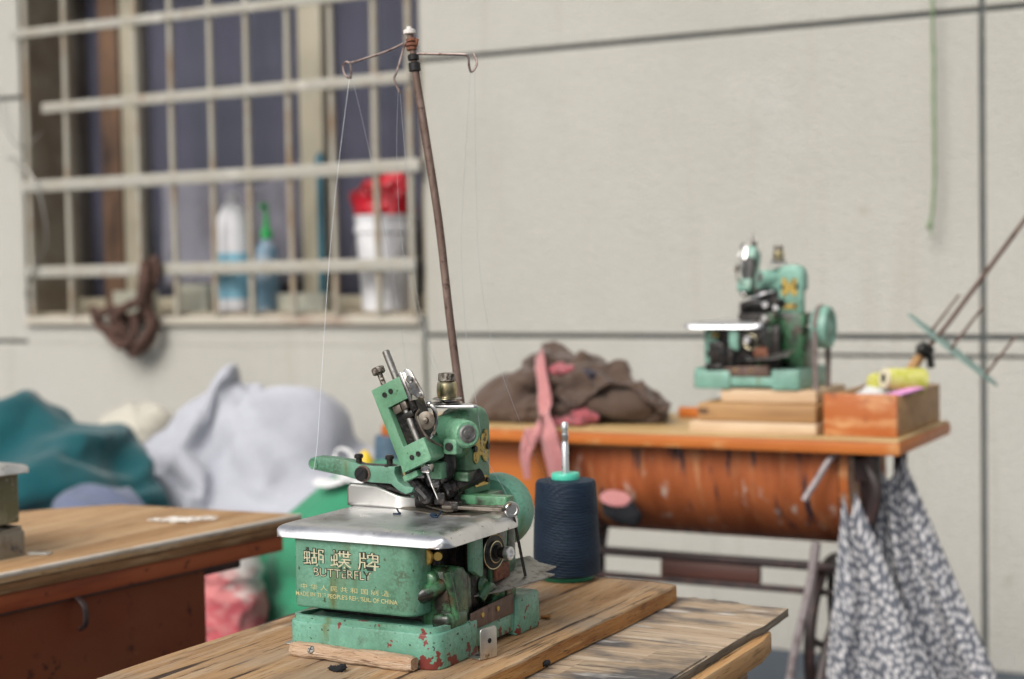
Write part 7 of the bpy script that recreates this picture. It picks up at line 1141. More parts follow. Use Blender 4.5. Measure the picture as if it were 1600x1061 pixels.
0,0,0,0,0,0,0,0,0,0,0,0,0,0,0,0,0,0,0,0,0,0,0,0,0,0,0,0,0,0,0,0,0,0,0,0,0,0,0,0,0,0,0,0,0,0,0,0,0,0,0,0,0,0,0,0,0,0,0,0,0,0,0,0,0,0,0,0,0,0,0,0,0,0,0,0,0,0,0,0,0,0,0,0,0,0,0,0,0,0,0,0,0,0,0,0,0,0,0,0,0,0,0,0,0,0,0,0,0,0,0,0,0,0,0,0,0,0,0,0,0,0,0,0,0,0,0,0,0,0,0,0,0,0,0,0,0,0,0,0,0,1,1,5,2,3,5,3,2,4,6,4,3,3,4,4,4,3,3,3,2,1,4,3,2,1,6,8,2,5,3,1,0,3,3,7,2,5,3,0,-1,-2,-1,0,4,0,1,2,0,0,-3,-4,-4,-2,1,-5,0,1,-1,1,-2,-5,-7,-7,-6,-5,-8,0,0,-2,2,-2,-5,-8,-10,-10,-10,-11,-12,0,0,0,1,0,-4,-8,-10,-12,-14,-14,-15,-16,0,0,0,0,-2,-3,-6,-10,-13,-15,-18,-18,-19,-16,-23,-25,-22,-29,-20,-22,-30,-22,-17,-22,-33,-26,-19,-15,-21,-28,-30,-22,-16,-16,-21,-18,-23,-27,-19,-15,-16,-20,-10,-13,-17,-21,-18,-14,-16,-21,-8,-14,-17,-21,-21,-17,-12,-16,-21,-1,-5,-11,-11,-18,-21,-16,-12,-19,-17,1,-5,-5,-5,-8,-15,-20,-16,-12,-20,-17,0,-4,-10,-9,-7,-7,-12,-20,-16,-12,-20,-17,0,0,-11,-12,-12,-11,-10,-15,-16,-15,-13,-20,-18,0,0,0,-4,-5,-6,-14,-13,-10,-11,-13,-16,-21,-19,-28,-26,-25,-20,-28,-32,-18,-22,-28,-36,-23,-24,-30,-36,-37,-26,-29,-30,-31,-31,-35,-20,-22,-24,-26,-26,-28,-32,-15,-16,-17,-19,-28,-27,-26,-29,-9,-17,-13,-22,-27,-26,-25,-24,-26,-9,-18,-14,-19,-24,-26,-26,-24,-21,-22,0,-10,-16,-12,-18,-25,-27,-25,-22,-19,-19,0,0,-7,-14,-9,-18,-25,-22,-20,-19,-17,-15,0,0,0,-10,-12,-7,-19,-23,-19,-16,-14,-13,-13,0,0,0,0,-8,-8,-10,-18,-20,-17,-13,-11,-9,-10,0,0,0,0,0,0,0,0,0,0,0,0,0,0,0,0,0,0,0,0,0,0,0,0,0,0,0,0,0,0,0,0,0,0,0,0,0,0,0,0,0,0,0,0,0,0,0,0,0,0,0,0,0,0,0,0,0,0,0,0,0,0,0,0,0,0,0,0,0,0,0,0,0,0,0,0,0,0,0,0,0,0,0,0,0,0,0,0,0,0,0,0,0,0,0,0,0,0,0,0,0,0,0,0,0,0,0,0,0,0,1,0,0,0,1,0,0,0,0,1,0,0,0,0,0,3,0,0,0,0,0,1,2,0,0,0,0,0,1,1,-1,0,0,0,0,0,0,1,0,3,0,0,0,0,0,0,0,0,0,0,0,0,0,0,0,0,0,0,0,0,0,0,0,0,0,0,0,0,0,0,0,0,0,0,0,0,0,0,0,0,0,0,0,0,0,0,0,0,0,0,0,0,0,0,0,0,0,0,0,0,-27,-28,-33,-25,-29,-33,-23,-27,-31,-35,-20,-24,-27,-30,-32,-17,-19,-21,-23,-24,-28,-13,-12,-13,-14,-17,-21,-22,-10,-14,-14,-14,-10,-15,-16,-15,-3,-6,-9,-10,-9,-8,-8,-9,-6,0,0,0,0,0,0,0,-2,-2,4,0,0,0,0,0,0,0,0,0,0,0,0,0,0,0,0,0,0,0,0,0,0,0,0,0,0,0,0,0,0,0,0,0,0,0,0,0,0,0,0,0,0,0,0,0,0,0,0,0,0,-21,-19,-18,-21,-21,-20,-19,-25,-24,-23,-20,-21,-18,-17,-18,-19,-18,-13,-18,-20,-23,-19,-14,-12,-11,-12,-14,-15,-14,-12,-14,-14,-13,-8,-8,-9,-8,-11,-14,-14,-13,-11,-7,-1,0,0,-4,-6,-7,-7,-4,-7,0,0,0,0,0,0,0,0,0,0,0,0,0,0,0,0,0,0,0,0,0,0,0,0,0,0,0,0,0,0,0,0,0,0,0,0,0,0,0,0,0,0,0,0,0,0,0,0,0,0,0,0,0,-6,-8,-6,-10,-9,-6,-11,-13,-10,-7,-14,-11,-9,-6,-2,-16,-11,-8,-4,-8,-7,-10,-8,-6,-2,-1,-6,-8,-2,-4,-2,0,1,2,-3,-2,-1,3,4,-4,-2,1,5,3,2,0,0,0,0,0,0,0,0,0,0,0,0,0,0,0,0,0,0,0,0,0,0,0,0,0,0,0,0,0,0,0,0,0,0,0,0,0,0,0,0,0,0,0,0,0,0,0,0,0,0,0,0,0,0,0,0,0,0,0,0,0,0,0,0,0,0,0,0,0,0,0,0,0,0,0,0,0,0,0,0,0,0,0,0,0,0,0,0,0,0,0,0,0,0,0,0,0,0,0,0,0,0,0,0,0,0,0,0,0,0,0,0,0,0,0,0,0,0,0,0,0,0,0,0,0,0,0,0,0,0,0,0,0,0,0,0,0,0,0,0,0,0,0,0,0,0,0,0,0,0,0,0,0,0,0,0,0,0,0,0,0,0,0,0,0,0,0,0,0,0,0,0,0,0,0,0,0,0,0,0,0,0,0,0,0,0,0,0,0,0,0,0,0,0,0,0,0,0,0,0,0,0,0,0,0,0,0,0,0,0,0,0,0,0,0,0,0,0,0,0,0,0,0,0,0,0,0,0,0,0,0,0,0,0,0,0,0,0,0,0,0,0,0,0,0,0,0,0,0,0,0,0,0,0,0,0,0,0,
0,0,0,0,0,0,0,0,0,0,0,0,0,0,0,0,0,0,0,0,0,0,0,0,0,0,0,0,0,0,0,0,0,0,0,0,0,0,0,0,0,0,0,0,0,0,0,0,0,0,0,0,0,0,0,0,0,0,0,0,0,0,0,0,0,0,0,0,0,0,0,0,0,0,0,0,0,0,0,0,0,0,0,0,0,0,0,0,0,0,0,0,0,0,0,0,0,0,0,0,0,0,0,0,0,0,0,0,0,0,0,0,0,0,0,0,0,0,0,0,0,0,0,0,0,0,0,0,0,0,0,0,0,0,0,0,0,0,0,0,0,0,0,0,0,0,0,0,0,0,0,0,0,0,0,0,0,0,0,0,0,0,0,0,0,0,0,0,0,0,0,0,0,0,0,0,0,0,0,0,0,0,0,0,0,0,0,0,0,0,0,0,0,0,0,0,0,0,0,0,0,0,0,0,0,0,0,0,0,0,0,0,0,0,0,0,0,0,0,0,0,0,0,0,0,0,0,0,0,0,0,0,0,0,0,0,0,0,0,0,0,0,0,0,0,0,0,0,0,0,0,0,0,0,0,0,0,0,0,0,0,0,0,0,0,0,0,0,0,0,0,0,0,0,0,0,0,0,0,0,0,0,0,0,0,0,0,0,0,0,0,0,0,0,0,0,0,0,0,0,0,0,0,0,0,0,0,0,0,0,0,0,0,0,0,0,0,0,0,0,0,0,0,0,0,0,0,0,0,0,0,0,0,-1,-20,0,0,-7,0,0,0,0,0,0,0,0,0,0,0,0,0,0,0,0,0,0,0,0,0,0,0,0,0,0,0,0,0,0,0,0,0,0,0,0,0,0,0,0,0,0,0,0,0,0,0,0,0,0,0,0,0,0,0,0,0,0,0,0,0,0,0,0,0,0,0,0,0,0,0,0,0,0,0,0,0,0,0,0,0,0,0,0,0,0,0,0,0,0,0,0,0,0,0,0,0,0,0,0,0,0,0,0,0,0,0,0,0,0,0,0,0,0,0,0,0,0,0,0,0,0,0,0,0,0,0,0,0,0,0,0,0,0,0,0,0,0,0,0,0,0,0,0,0,0,0,0,0,0,0,1,-2,-6,-7,-4,-5,-9,2,-3,11,0,0,0,0,0,0,0,0,0,0,1,3,-4,-4,-10,-11,-8,-4,-1,0,-2,-1,0,-2,-2,0,-3,3,3,6,5,0,0,0,0,0,0,0,0,0,-2,2,-3,-13,-10,-7,-3,-2,-4,-3,-24,-27,-15,-5,-7,-4,0,0,-1,-2,0,0,0,0,0,0,0,0,0,1,0,-9,-9,-11,-10,-10,-8,-9,-12,-17,0,0,0,0,0,0,0,0,0,0,0,0,0,0,0,0,0,0,0,0,3,2,2,0,-3,-1,-1,0,-1,0,0,0,0,0,0,0,0,0,0,0,0,0,0,0,0,0,0,0,0,0,0,0,0,0,0,0,0,0,0,0,-11,-8,-4,1,4,5,5,5,4,3,3,2,0,0,-1,1,-3,-5,-7,-6,-7,-10,-14,-17,-17,-18,-18,-19,-18,-16,-26,-31,-38,-39,-39,-41,-48,-49,-50,-49,-41,-29,-18,-10,-3,0,0,0,0,0,0,0,0,0,0,0,0,0,0,0,0,0,0,0,0,0,0,0,-2,-5,-7,-8,-1,-8,-8,1,0,1,-2,-5,-9,-12,-13,-12,-6,1,-1,-2,-2,-3,-11,-10,-13,-13,-14,-9,-4,-2,-2,-5,0,0,0,0,4,-2,-7,-10,-10,-11,-13,-15,-20,-18,-17,-21,-25,-25,-23,-20,1,-3,-8,-13,-17,-20,-22,-15,-15,-13,-10,-3,-3,-3,-1,2,0,-3,-4,-7,-6,-3,-1,0,0,0,0,0,0,0,-3,-1,-2,-6,-5,-4,-3,-9,-10,-8,-2,-7,-8,-11,-8,-6,-4,-7,-6,-8,-5,-4,-7,-7,-4,-4,-4,-2,-3,-4,-5,-3,-3,-2,-2,-1,-9,-8,-6,-4,-2,-1,-1,0,0,-11,-10,-8,-7,-5,-3,-1,0,0,0,-10,-7,-5,-7,-9,-5,-1,0,0,0,0,-11,-7,-3,-7,-8,-3,-1,0,0,0,0,0,-6,-5,-1,-6,-7,-2,-1,0,0,0,0,0,0,-9,-7,-7,-6,-6,-4,-1,0,0,0,0,0,0,0,-3,-6,-8,-6,-10,-13,-6,-10,-15,-17,-5,-6,-11,-13,-16,-3,-3,-5,-10,-15,-18,-1,-1,-2,-5,-8,-12,-13,0,0,0,-1,-3,-5,-9,-11,0,0,0,0,0,-1,-3,-7,-9,0,0,0,0,0,0,0,-1,-3,-8,0,0,0,0,0,0,0,0,0,-1,-2,0,0,0,0,0,0,0,0,0,0,0,0,0,0,0,0,0,0,0,0,0,0,0,0,0,0,0,0,0,0,0,0,0,0,0,0,0,0,0,-3,-4,-9,-7,-7,-11,-10,-7,-10,-12,-15,-8,-10,-12,-14,-23,-16,-14,-12,-12,-14,-18,-20,-23,-16,-12,-16,-18,-19,-23,-23,-23,-17,-16,-18,-18,-19,-24,-28,-26,-25,-25,-19,-18,-15,-17,-24,-31,-33,-32,-31,-28,-23,-22,-20,-15,-22,-30,-35,-34,-33,-32,-30,-29,-27,-24,-8,-19,-29,-35,-37,-38,-37,-37,-35,-33,-30,-26,-9,-19,-26,-36,-41,-41,-42,-43,-41,-38,-35,-31,-28,-6,-14,-22,-33,-42,-44,-44,-46,-45,-39,-36,-35,-33,-26,-3,-6,-3,-7,-3,-1,-7,-6,-7,-3,-10,-11,-11,-6,-6,-13,-12,-14,-12,-6,-9,-17,-15,-17,-15,-8,-10,-13,-21,-20,-18,-18,-9,-11,-13,-13,-21,-23,-21,-20,-15,-7,-12,-13,-10,-19,-22,-17,-15,-15,-5,-9,-11,-4,-1,-22,-20,-17,-13,-10,-7,-4,-3,-3,-5,-2,
-26,-23,-21,-19,-12,-9,-7,-7,-4,-8,-6,-1,-28,-26,-24,-23,-17,-12,-11,-9,-14,-4,-3,-2,-2,-19,-18,-16,-16,-15,-17,-13,-15,-8,-5,-6,-5,-4,-4,5,3,4,-1,-1,3,-5,-4,-1,1,-9,-9,-6,-1,-3,-12,-10,-7,-5,-2,-1,-12,-11,-8,-4,-5,-5,-2,-12,-13,-10,-6,-3,0,-4,-5,-10,-13,-10,-8,-8,-4,2,0,-7,-4,-4,-10,-10,-9,-7,-4,-1,-5,-10,2,4,1,-6,-3,0,4,-1,-6,-9,-16,1,2,6,6,0,6,10,-1,-6,-9,-12,-13,0,3,5,5,8,9,9,11,7,0,-6,-2,-6,-1,1,3,4,4,6,7,7,4,5,2,0,-5,-9,-1,-3,-3,-7,-6,-5,-9,-5,-5,-4,-9,-6,-6,-6,-4,-9,-6,-6,-5,-3,-3,-3,-5,-3,-2,-2,-1,-1,-3,-1,-1,0,0,0,0,0,1,-1,-1,0,0,0,0,0,0,0,0,0,0,0,0,0,0,0,0,0,0,0,0,0,0,0,0,0,0,0,0,0,0,0,0,0,0,0,0,0,0,0,0,0,0,0,0,0,0,0,0,0,0,0,0,0,0,0,0,0,0,0,0,0,0,0,0,0,0,0,0,0,0,0,0,0,0,0,0,0,0,0,0,0,0,0,0,0,0,0,0,0,0,0,0,0,0,0,0,0,0,0,0,0,0,0,0,0,0,0,0,0,0,0,0,0,0,0,0,0,0,0,0,0,0,0,0,0,0,0,0,0,0,0,0,0,0,0,0,0,0,0,0,0,0,0,0,0,0,0,0,0,0,0,0,0,0,0,0,0,0,0,0,0,0,0,0,0,0,0,0,0,0,0,-4,-4,-10,-2,-10,-21,-5,-8,-21,-36,-4,-8,-19,-36,-49,-5,-5,-17,-32,-41,-47,-3,-5,-4,-18,-24,-30,-37,2,-1,-5,-2,-11,-19,-41,-45,2,1,-4,-3,0,-11,-23,-48,-44,3,4,0,3,-1,1,-11,-26,-50,-43,0,1,5,9,5,0,2,-12,-26,-47,-41,0,0,2,5,6,3,-1,0,-13,-24,-42,-39,0,0,0,3,2,3,0,-2,-3,-9,-21,-38,-36,0,0,0,0,3,0,1,-2,-4,-5,-6,-17,-33,-30,-10,-14,-9,-11,-14,-11,-12,-14,-11,-15,-8,-11,-13,-9,-20,-8,-5,-7,-12,-9,-19,-7,-5,-2,-9,-12,-8,-18,-6,-3,0,3,-8,-10,-8,-15,-5,-4,-1,1,4,-5,-8,-8,-9,5,5,0,3,1,4,-2,-6,-11,-9,2,2,1,5,6,2,4,-2,-3,-7,-8,0,5,4,6,5,7,4,2,1,-1,-2,-5,0,0,3,5,7,10,2,-1,0,1,2,0,-3,0,0,0,5,6,8,8,-3,-3,-2,-1,2,2,1,-3,-5,-3,0,-3,-1,-5,0,1,1,-7,-6,-2,-1,2,-11,-9,-6,0,3,1,-11,-7,-7,-4,0,6,2,-12,-8,-5,-3,-1,1,6,2,-3,-5,-7,-6,-4,-1,1,4,2,-8,-8,-10,-9,-7,-4,-1,1,2,2,0,-6,-6,-6,-6,-7,-5,-3,0,0,2,0,0,1,-3,-5,-4,-8,-7,-5,-4,-3,-3,0,0,0,-4,-1,-2,-8,-7,-7,-6,-4,-3,-8,0,0,0,0,6,-6,3,-9,-6,-5,-7,-4,-3,-1,0,0,0,0,0,0,0,0,0,0,0,0,0,0,0,0,0,0,0,0,0,0,0,0,0,0,0,0,0,0,0,0,0,0,0,0,0,0,0,0,0,0,0,0,0,0,0,0,0,0,0,0,0,0,0,0,0,0,0,0,0,0,0,0,0,0,0,0,0,0,0,0,0,0,0,0,0,0,0,0,0,0,0,0,0,0,0,0,0,0,0,0,0,0,0,0,0,0,0,0,0,0,0,0,0,0,0,0,0,0,0,0,0,0,0,0,0,0,0,0,0,0,0,0,0,-2,0,0,0,0,0,-1,-1,0,0,0,0,0,0,0,2,0,0,0,0,0,0,-1,2,0,0,0,0,0,0,0,0,0,0,0,0,0,0,0,0,0,0,0,0,0,0,0,0,0,0,0,0,0,0,0,0,0,0,0,0,0,0,0,0,0,0,0,0,0,0,0,0,0,0,0,0,0,0,0,0,0,0,0,0,0,-19,-11,-14,-4,-6,-8,-6,-5,-7,-9,-3,-5,-7,-10,-12,-1,-5,-8,-10,-10,-13,-1,-4,-5,-6,-9,-13,-13,-3,-4,-6,-8,-10,-13,-14,-13,1,1,-7,-9,-11,-13,-8,-1,-7,0,0,0,0,0,0,0,8,7,1,0,0,0,0,0,0,0,0,0,0,0,0,0,0,0,0,0,0,0,0,0,0,0,0,0,0,0,0,0,0,0,0,0,0,0,0,0,0,0,0,0,0,0,0,0,0,0,0,0,0,-2,-3,-3,4,-3,-5,5,1,-1,-4,4,1,3,-2,-7,1,1,4,0,-5,-7,-3,2,2,3,6,2,-6,-5,-3,0,2,3,2,6,-3,0,-7,-3,-1,0,1,1,4,3,4,2,-8,-5,-3,2,-1,0,0,0,0,0,0,0,0,0,0,0,0,0,0,0,0,0,0,0,0,0,0,0,0,0,0,0,0,0,0,0,0,0,0,0,0,0,0,0,0,0,0,0,0,0,0,0,0,0,0,0,0,0,1,-1,-2,-4,-4,-5,-6,-5,-6,-9,-8,-8,-3,1,-3,-9,-8,-4,-1,-3,-3,-8,-15,-9,-4,-3,-6,-5,4,-4,2,-2,-6,-5,-7,1,8,5,4,-2,-9,-14,-13,-3,2,0,0,0,0,0,0,0,0,0,0,0,0,0,0,0,0,0,0,0,0,0,0,0,0,0,0,0,0,0,0,0,0,0,0,0,0,0,0,0,0,0,0,0,0,0,0,0,0,0,0,0,0,0,0,0,0,0,0,0,0,0,0,0,0,0,0,0,0,0,0,0,0,0,0,0,0,0,0,0,0,0,0,0,0,0,0,
0,0,0,0,0,0,0,0,0,0,0,0,0,0,0,0,0,0,0,0,0,0,0,0,0,0,0,0,0,0,0,0,0,0,0,0,0,0,0,0,0,0,0,0,0,0,0,0,0,0,0,0,0,0,0,0,0,0,0,0,0,0,0,0,0,0,0,0,0,0,0,0,0,0,0,0,0,0,0,0,0,0,0,0,0,0,0,0,0,0,0,0,0,0,0,0,0,0,0,0,0,0,0,0,0,0,0,0,0,0,0,0,0,0,0,0,0,0,0,0,0,0,0,0,0,0,0,0,0,0,0,0,0,0,0,0,0,0,0,0,0,0,0,0,0,0,0,0,0,0,0,0,0,0,0,0,0,0,0,0,0,0,0,0,0,0,0,0,0,0,0,0,0,0,0,0,0,0,0,0,0,0,0,0,0,0,0,0,0,0,0,0,0,0,0,0,0,0,0,0,0,0,0,0,0,0,0,0,0,0,0,0,0,0,0,0,0,0,0,0,0,0,0,0,0,0,0,0,0,0,0,0,0,0,0,0,0,0,0,0,0,0,0,0,0,0,0,0,0,0,0,0,0,0,0,0,0,0,0,0,0,0,0,0,0,0,0,0,0,0,0,0,0,0,0,0,0,0,0,0,0,0,0,0,0,0,0,0,0,0,0,0,0,0,0,0,0,0,0,0,0,0,0,0,0,0,0,0,0,0,0,0,0,0,0,0,0,0,0,0,0,0,0,0,0,0,0,0,0,0,0,0,0,0,0,0,0,0,0,0,0,0,0,0,0,0,0,0,0,0,0,0,0,0,0,0,0,0,0,0,0,0,0,0,0,0,0,0,0,0,0,0,0,0,0,0,0,0,0,0,0,0,0,0,0,0,0,0,0,0,0,0,0,0,0,0,0,0,0,0,0,0,0,0,0,0,0,0,0,0,0,0,0,0,0,0,0,0,0,0,0,0,0,0,0,0,0,0,0,0,0,0,0,0,0,0,0,0,0,0,0,0,0,0,0,0,0,0,0,0,0,0,0,0,0,0,0,0,0,0,0,0,0,0,0,0,0,0,0,0,0,0,0,0,0,0,0,0,0,0,0,0,0,0,0,0,0,0,0,0,0,0,0,0,0,0,0,0,0,])
settle(gn, 0.004, [
0,0,0,0,0,0,6,-1,0,0,0,15,0,0,0,0,0,0,0,0,0,0,0,0,0,0,0,0,0,0,0,0,0,0,0,0,0,0,0,0,0,0,0,0,0,0,0,0,0,0,0,0,0,0,0,0,0,0,0,0,0,0,0,0,0,0,0,0,0,0,0,0,0,0,0,0,0,0,0,0,0,0,-3,-3,0,3,-1,4,4,0,1,1,1,-1,-4,-5,5,3,2,2,3,0,-1,1,1,7,6,6,6,6,-3,-5,-7,-8,-8,-2,0,2,3,2,2,0,-1,-1,0,0,0,0,0,0,0,0,-7,-7,-4,-2,0,0,0,0,0,0,0,0,0,0,0,0,0,0,0,0,3,8,11,14,10,9,8,5,5,4,3,2,0,-2,-2,-3,0,2,3,0,0,0,0,0,0,0,0,0,0,0,0,0,1,6,2,16,15,14,12,10,8,7,6,9,19,21,20,19,17,13,10,8,5,2,0,-3,13,11,7,5,1,0,0,15,14,7,1,0,0,0,18,20,15,21,16,6,20,15,6,0,8,10,5,0,0,1,1,2,0,0,0,13,8,8,2,2,4,0,0,0,0,0,0,0,0,0,0,0,0,0,0,0,11,9,9,10,10,6,5,8,9,3,3,7,7,6,-1,1,4,6,4,-2,0,13,10,13,7,9,11,4,6,8,9,1,3,5,6,7,-2,1,3,4,6,7,18,17,20,16,19,20,13,16,19,20,10,13,16,18,17,9,11,14,16,14,10,-4,-4,3,-1,1,1,0,0,0,0,0,0,0,0,0,0,0,0,0,0,0,0,0,0,0,0,0,0,0,0,0,0,0,0,0,0,0,0,0,0,0,0,0,-2,-1,-5,-3,-2,-3,-5,-4,-3,-9,-4,-5,-6,-5,-1,-8,-7,-7,-6,-4,1,0,0,2,2,1,2,3,4,2,4,4,4,5,3,4,5,6,4,3,4,7,8,8,7,6,10,5,3,-2,4,-2,-5,-4,1,1,2,-2,-2,-2,-4,-2,0,0,0,0,0,0,0,0,0,0,0,0,0,0,0,0,0,0,0,0,0,0,0,0,0,0,-1,0,0,0,-2,0,0,0,-1,-5,0,0,0,0,0,0,-3,-5,-1,-7,-3,0,-6,-4,-1,1,-6,-4,-2,1,2,0,0,0,0,0,0,5,3,5,2,3,5,0,2,3,5,-1,1,0,1,3,-1,0,-1,1,2,-1,-2,1,0,4,1,3,1,6,6,4,5,7,8,8,4,0,0,0,0,0,0,0,0,0,0,0,0,0,0,0,0,0,0,0,0,0,0,0,0,0,0,0,0,0,0,0,0,0,0,0,0,0,0,0,0,0,0,0,0,0,0,0,0,0,0,0,0,0,0,0,0,0,0,0,0,0,0,0,0,0,0,0,0,0,0,0,0,0,0,0,0,0,0,0,0,0,0,0,0,0,0,0,0,0,0,0,0,0,0,0,0,0,0,0,0,0,0,0,0,0,0,0,0,0,0,0,0,0,0,0,0,0,-1,-3,0,0,3,1,0,0,0,0,0,0,0,0,0,0,0,0,0,0,0,0,0,0,0,0,0,0,0,0,0,0,0,0,0,0,0,0,0,0,0,0,0,0,0,0,0,0,0,0,0,0,0,0,0,0,0,0,0,0,0,0,0,0,0,0,0,0,0,0,0,0,0,0,0,0,2,2,-1,-3,0,-4,-5,0,1,2,4,5,3,3,3,1,-2,-7,-4,-3,-2,0,-6,-8,-9,-6,-1,3,-3,-8,-7,-5,-4,-1,0,4,-1,2,2,-2,-6,-2,0,0,0,0,0,0,0,0,3,5,4,3,1,0,0,0,0,0,0,0,0,0,0,0,0,0,0,0,0,-3,-6,-10,-7,-3,-3,0,3,3,3,2,0,-6,-2,-6,-3,0,2,4,2,0,0,0,0,0,0,0,0,0,0,1,2,5,4,-1,-4,-6,-3,-6,-8,-5,2,-1,1,1,1,1,1,-1,-2,-3,-5,-6,-5,-6,2,3,4,4,2,1,0,3,4,4,0,0,0,0,3,3,4,3,5,3,3,5,3,0,0,3,3,0,0,0,1,2,0,0,0,4,4,5,1,2,4,0,0,0,1,0,0,0,0,0,0,0,0,0,0,0,0,2,0,3,0,-2,4,1,-1,-3,4,2,0,-3,-5,3,4,1,-2,-3,-2,-3,-4,-5,-6,-6,-5,-6,-7,-4,-3,-7,-7,-5,-3,-6,-8,-6,-5,-4,-3,-1,-2,-4,-2,-7,-4,-2,-7,-6,-4,-1,-7,-7,-7,-4,-1,-8,-9,-9,-8,-4,0,5,4,2,0,2,1,0,0,0,0,0,0,0,0,0,0,0,0,0,0,0,0,0,0,0,0,0,0,0,0,0,0,0,0,0,0,0,0,0,0,0,0,2,4,4,5,3,2,3,2,1,0,3,0,-1,-2,-3,1,-1,-2,-3,-5,-7,-3,-6,-5,-2,-6,0,-1,-4,-3,3,3,-1,0,0,4,3,1,-1,-4,1,4,2,-3,0,-8,-6,-5,-5,-3,-1,-7,-4,-2,1,-3,-3,-6,-1,-2,1,0,0,0,0,0,0,0,0,0,0,0,0,0,0,0,0,0,0,0,0,0,0,0,0,0,0,0,0,1,0,0,0,3,0,0,0,1,4,0,0,0,0,0,0,-4,-9,-6,-9,-3,0,-6,-8,-5,-4,-4,-6,-6,-1,-4,0,0,0,0,-4,2,0,-3,-4,-6,-8,-9,-10,-10,-10,-8,-7,-8,-4,-2,-1,-4,-5,-1,-4,-4,2,2,1,4,-1,2,4,1,0,3,4,-4,-2,0,3,3,0,0,0,0,0,0,0,0,0,0,0,0,0,0,0,0,0,0,0,0,0,0,0,0,0,0,0,0,0,0,0,0,0,0,0,0,0,0,0,0,0,0,0,0,0,0,0,0,0,0,0,0,0,0,0,0,0,0,0,0,0,0,0,0,0,0,0,0,0,0,0,0,0,0,0,0,0,0,0,0,0,0,0,0,0,0,0,0,0,0,0,0,0,0,0,0,0,0,0,0,0,0,0,0,0,0,0,0,0,0,0,0,0,0,0,0,0,-5,4,0,0,-9,7,0,0,0,0,0,0,0,0,0,0,0,0,0,0,0,0,0,0,0,0,0,0,0,0,0,0,0,0,0,0,0,0,0,0,0,0,0,0,0,0,0,0,0,0,0,0,0,0,
0,0,0,0,0,0,0,0,0,0,0,0,0,0,0,0,0,0,0,0,0,0,2,0,1,0,-1,1,0,0,-1,-2,-2,-1,-3,-1,-5,-3,-1,4,2,2,2,2,-5,-2,0,0,-4,-6,4,6,5,3,0,2,0,1,2,1,3,5,5,2,0,0,0,0,0,0,0,0,-1,0,1,1,0,0,0,0,0,0,0,0,0,0,0,0,0,0,0,0,-11,-12,-11,-10,-8,-4,-6,-4,-2,0,2,4,4,3,5,9,4,3,5,4,1,0,0,0,0,0,0,0,0,0,0,0,-3,-3,-10,7,5,3,0,-2,-4,-5,-11,-9,-8,-4,-1,4,6,8,9,9,9,8,6,5,7,6,7,4,2,1,0,7,4,3,0,0,0,0,5,2,2,-1,1,1,-6,-2,0,0,-6,-5,-1,0,0,-9,-4,-2,0,0,0,7,4,6,1,1,3,0,0,0,1,0,0,0,0,0,0,0,0,0,0,0,6,9,10,5,6,9,5,4,4,8,3,3,2,4,9,1,2,0,2,9,6,8,8,6,7,6,3,6,5,2,-1,6,4,1,-1,-2,5,2,0,-2,-4,-3,4,3,2,1,0,-2,-2,-2,-4,-6,-4,-5,-6,-8,-11,-6,-6,-7,-9,-11,-12,-2,-3,-4,-3,-2,-1,-1,0,0,0,0,0,0,0,0,0,0,0,0,0,0,0,0,0,0,0,0,0,0,0,0,0,0,0,0,0,0,0,0,0,0,0,2,3,5,3,5,7,1,3,6,7,1,1,4,7,8,3,0,2,5,6,8,3,5,6,4,5,3,2,4,5,0,2,2,4,5,-2,0,1,3,5,-1,-4,-5,-3,-3,1,2,-9,-1,-1,-1,-1,-3,-3,-2,-2,0,1,-3,-1,-3,-1,1,0,0,0,0,0,0,0,0,0,0,0,0,0,0,0,0,0,0,0,0,0,0,0,0,0,0,0,0,0,0,0,0,0,0,0,-2,0,0,0,0,0,0,3,5,3,3,3,3,1,2,3,4,-1,-1,1,2,3,0,0,0,0,1,2,-5,-3,-2,-1,1,1,3,2,0,-1,1,1,4,3,3,0,0,2,2,2,1,1,2,1,2,0,0,-1,1,0,-2,0,-1,-2,-3,-3,0,0,0,0,0,0,0,0,0,0,0,0,0,0,0,0,0,0,0,0,0,0,0,0,0,0,0,0,0,0,0,0,0,0,0,0,0,0,0,0,0,0,0,0,0,0,0,0,0,0,0,0,0,0,0,0,0,0,0,0,0,0,0,0,0,0,0,0,0,0,0,0,0,0,0,0,0,0,0,0,0,0,0,0,0,0,0,0,0,0,0,0,0,0,0,0,0,0,0,0,0,0,0,0,0,0,0,0,0,0,0,])
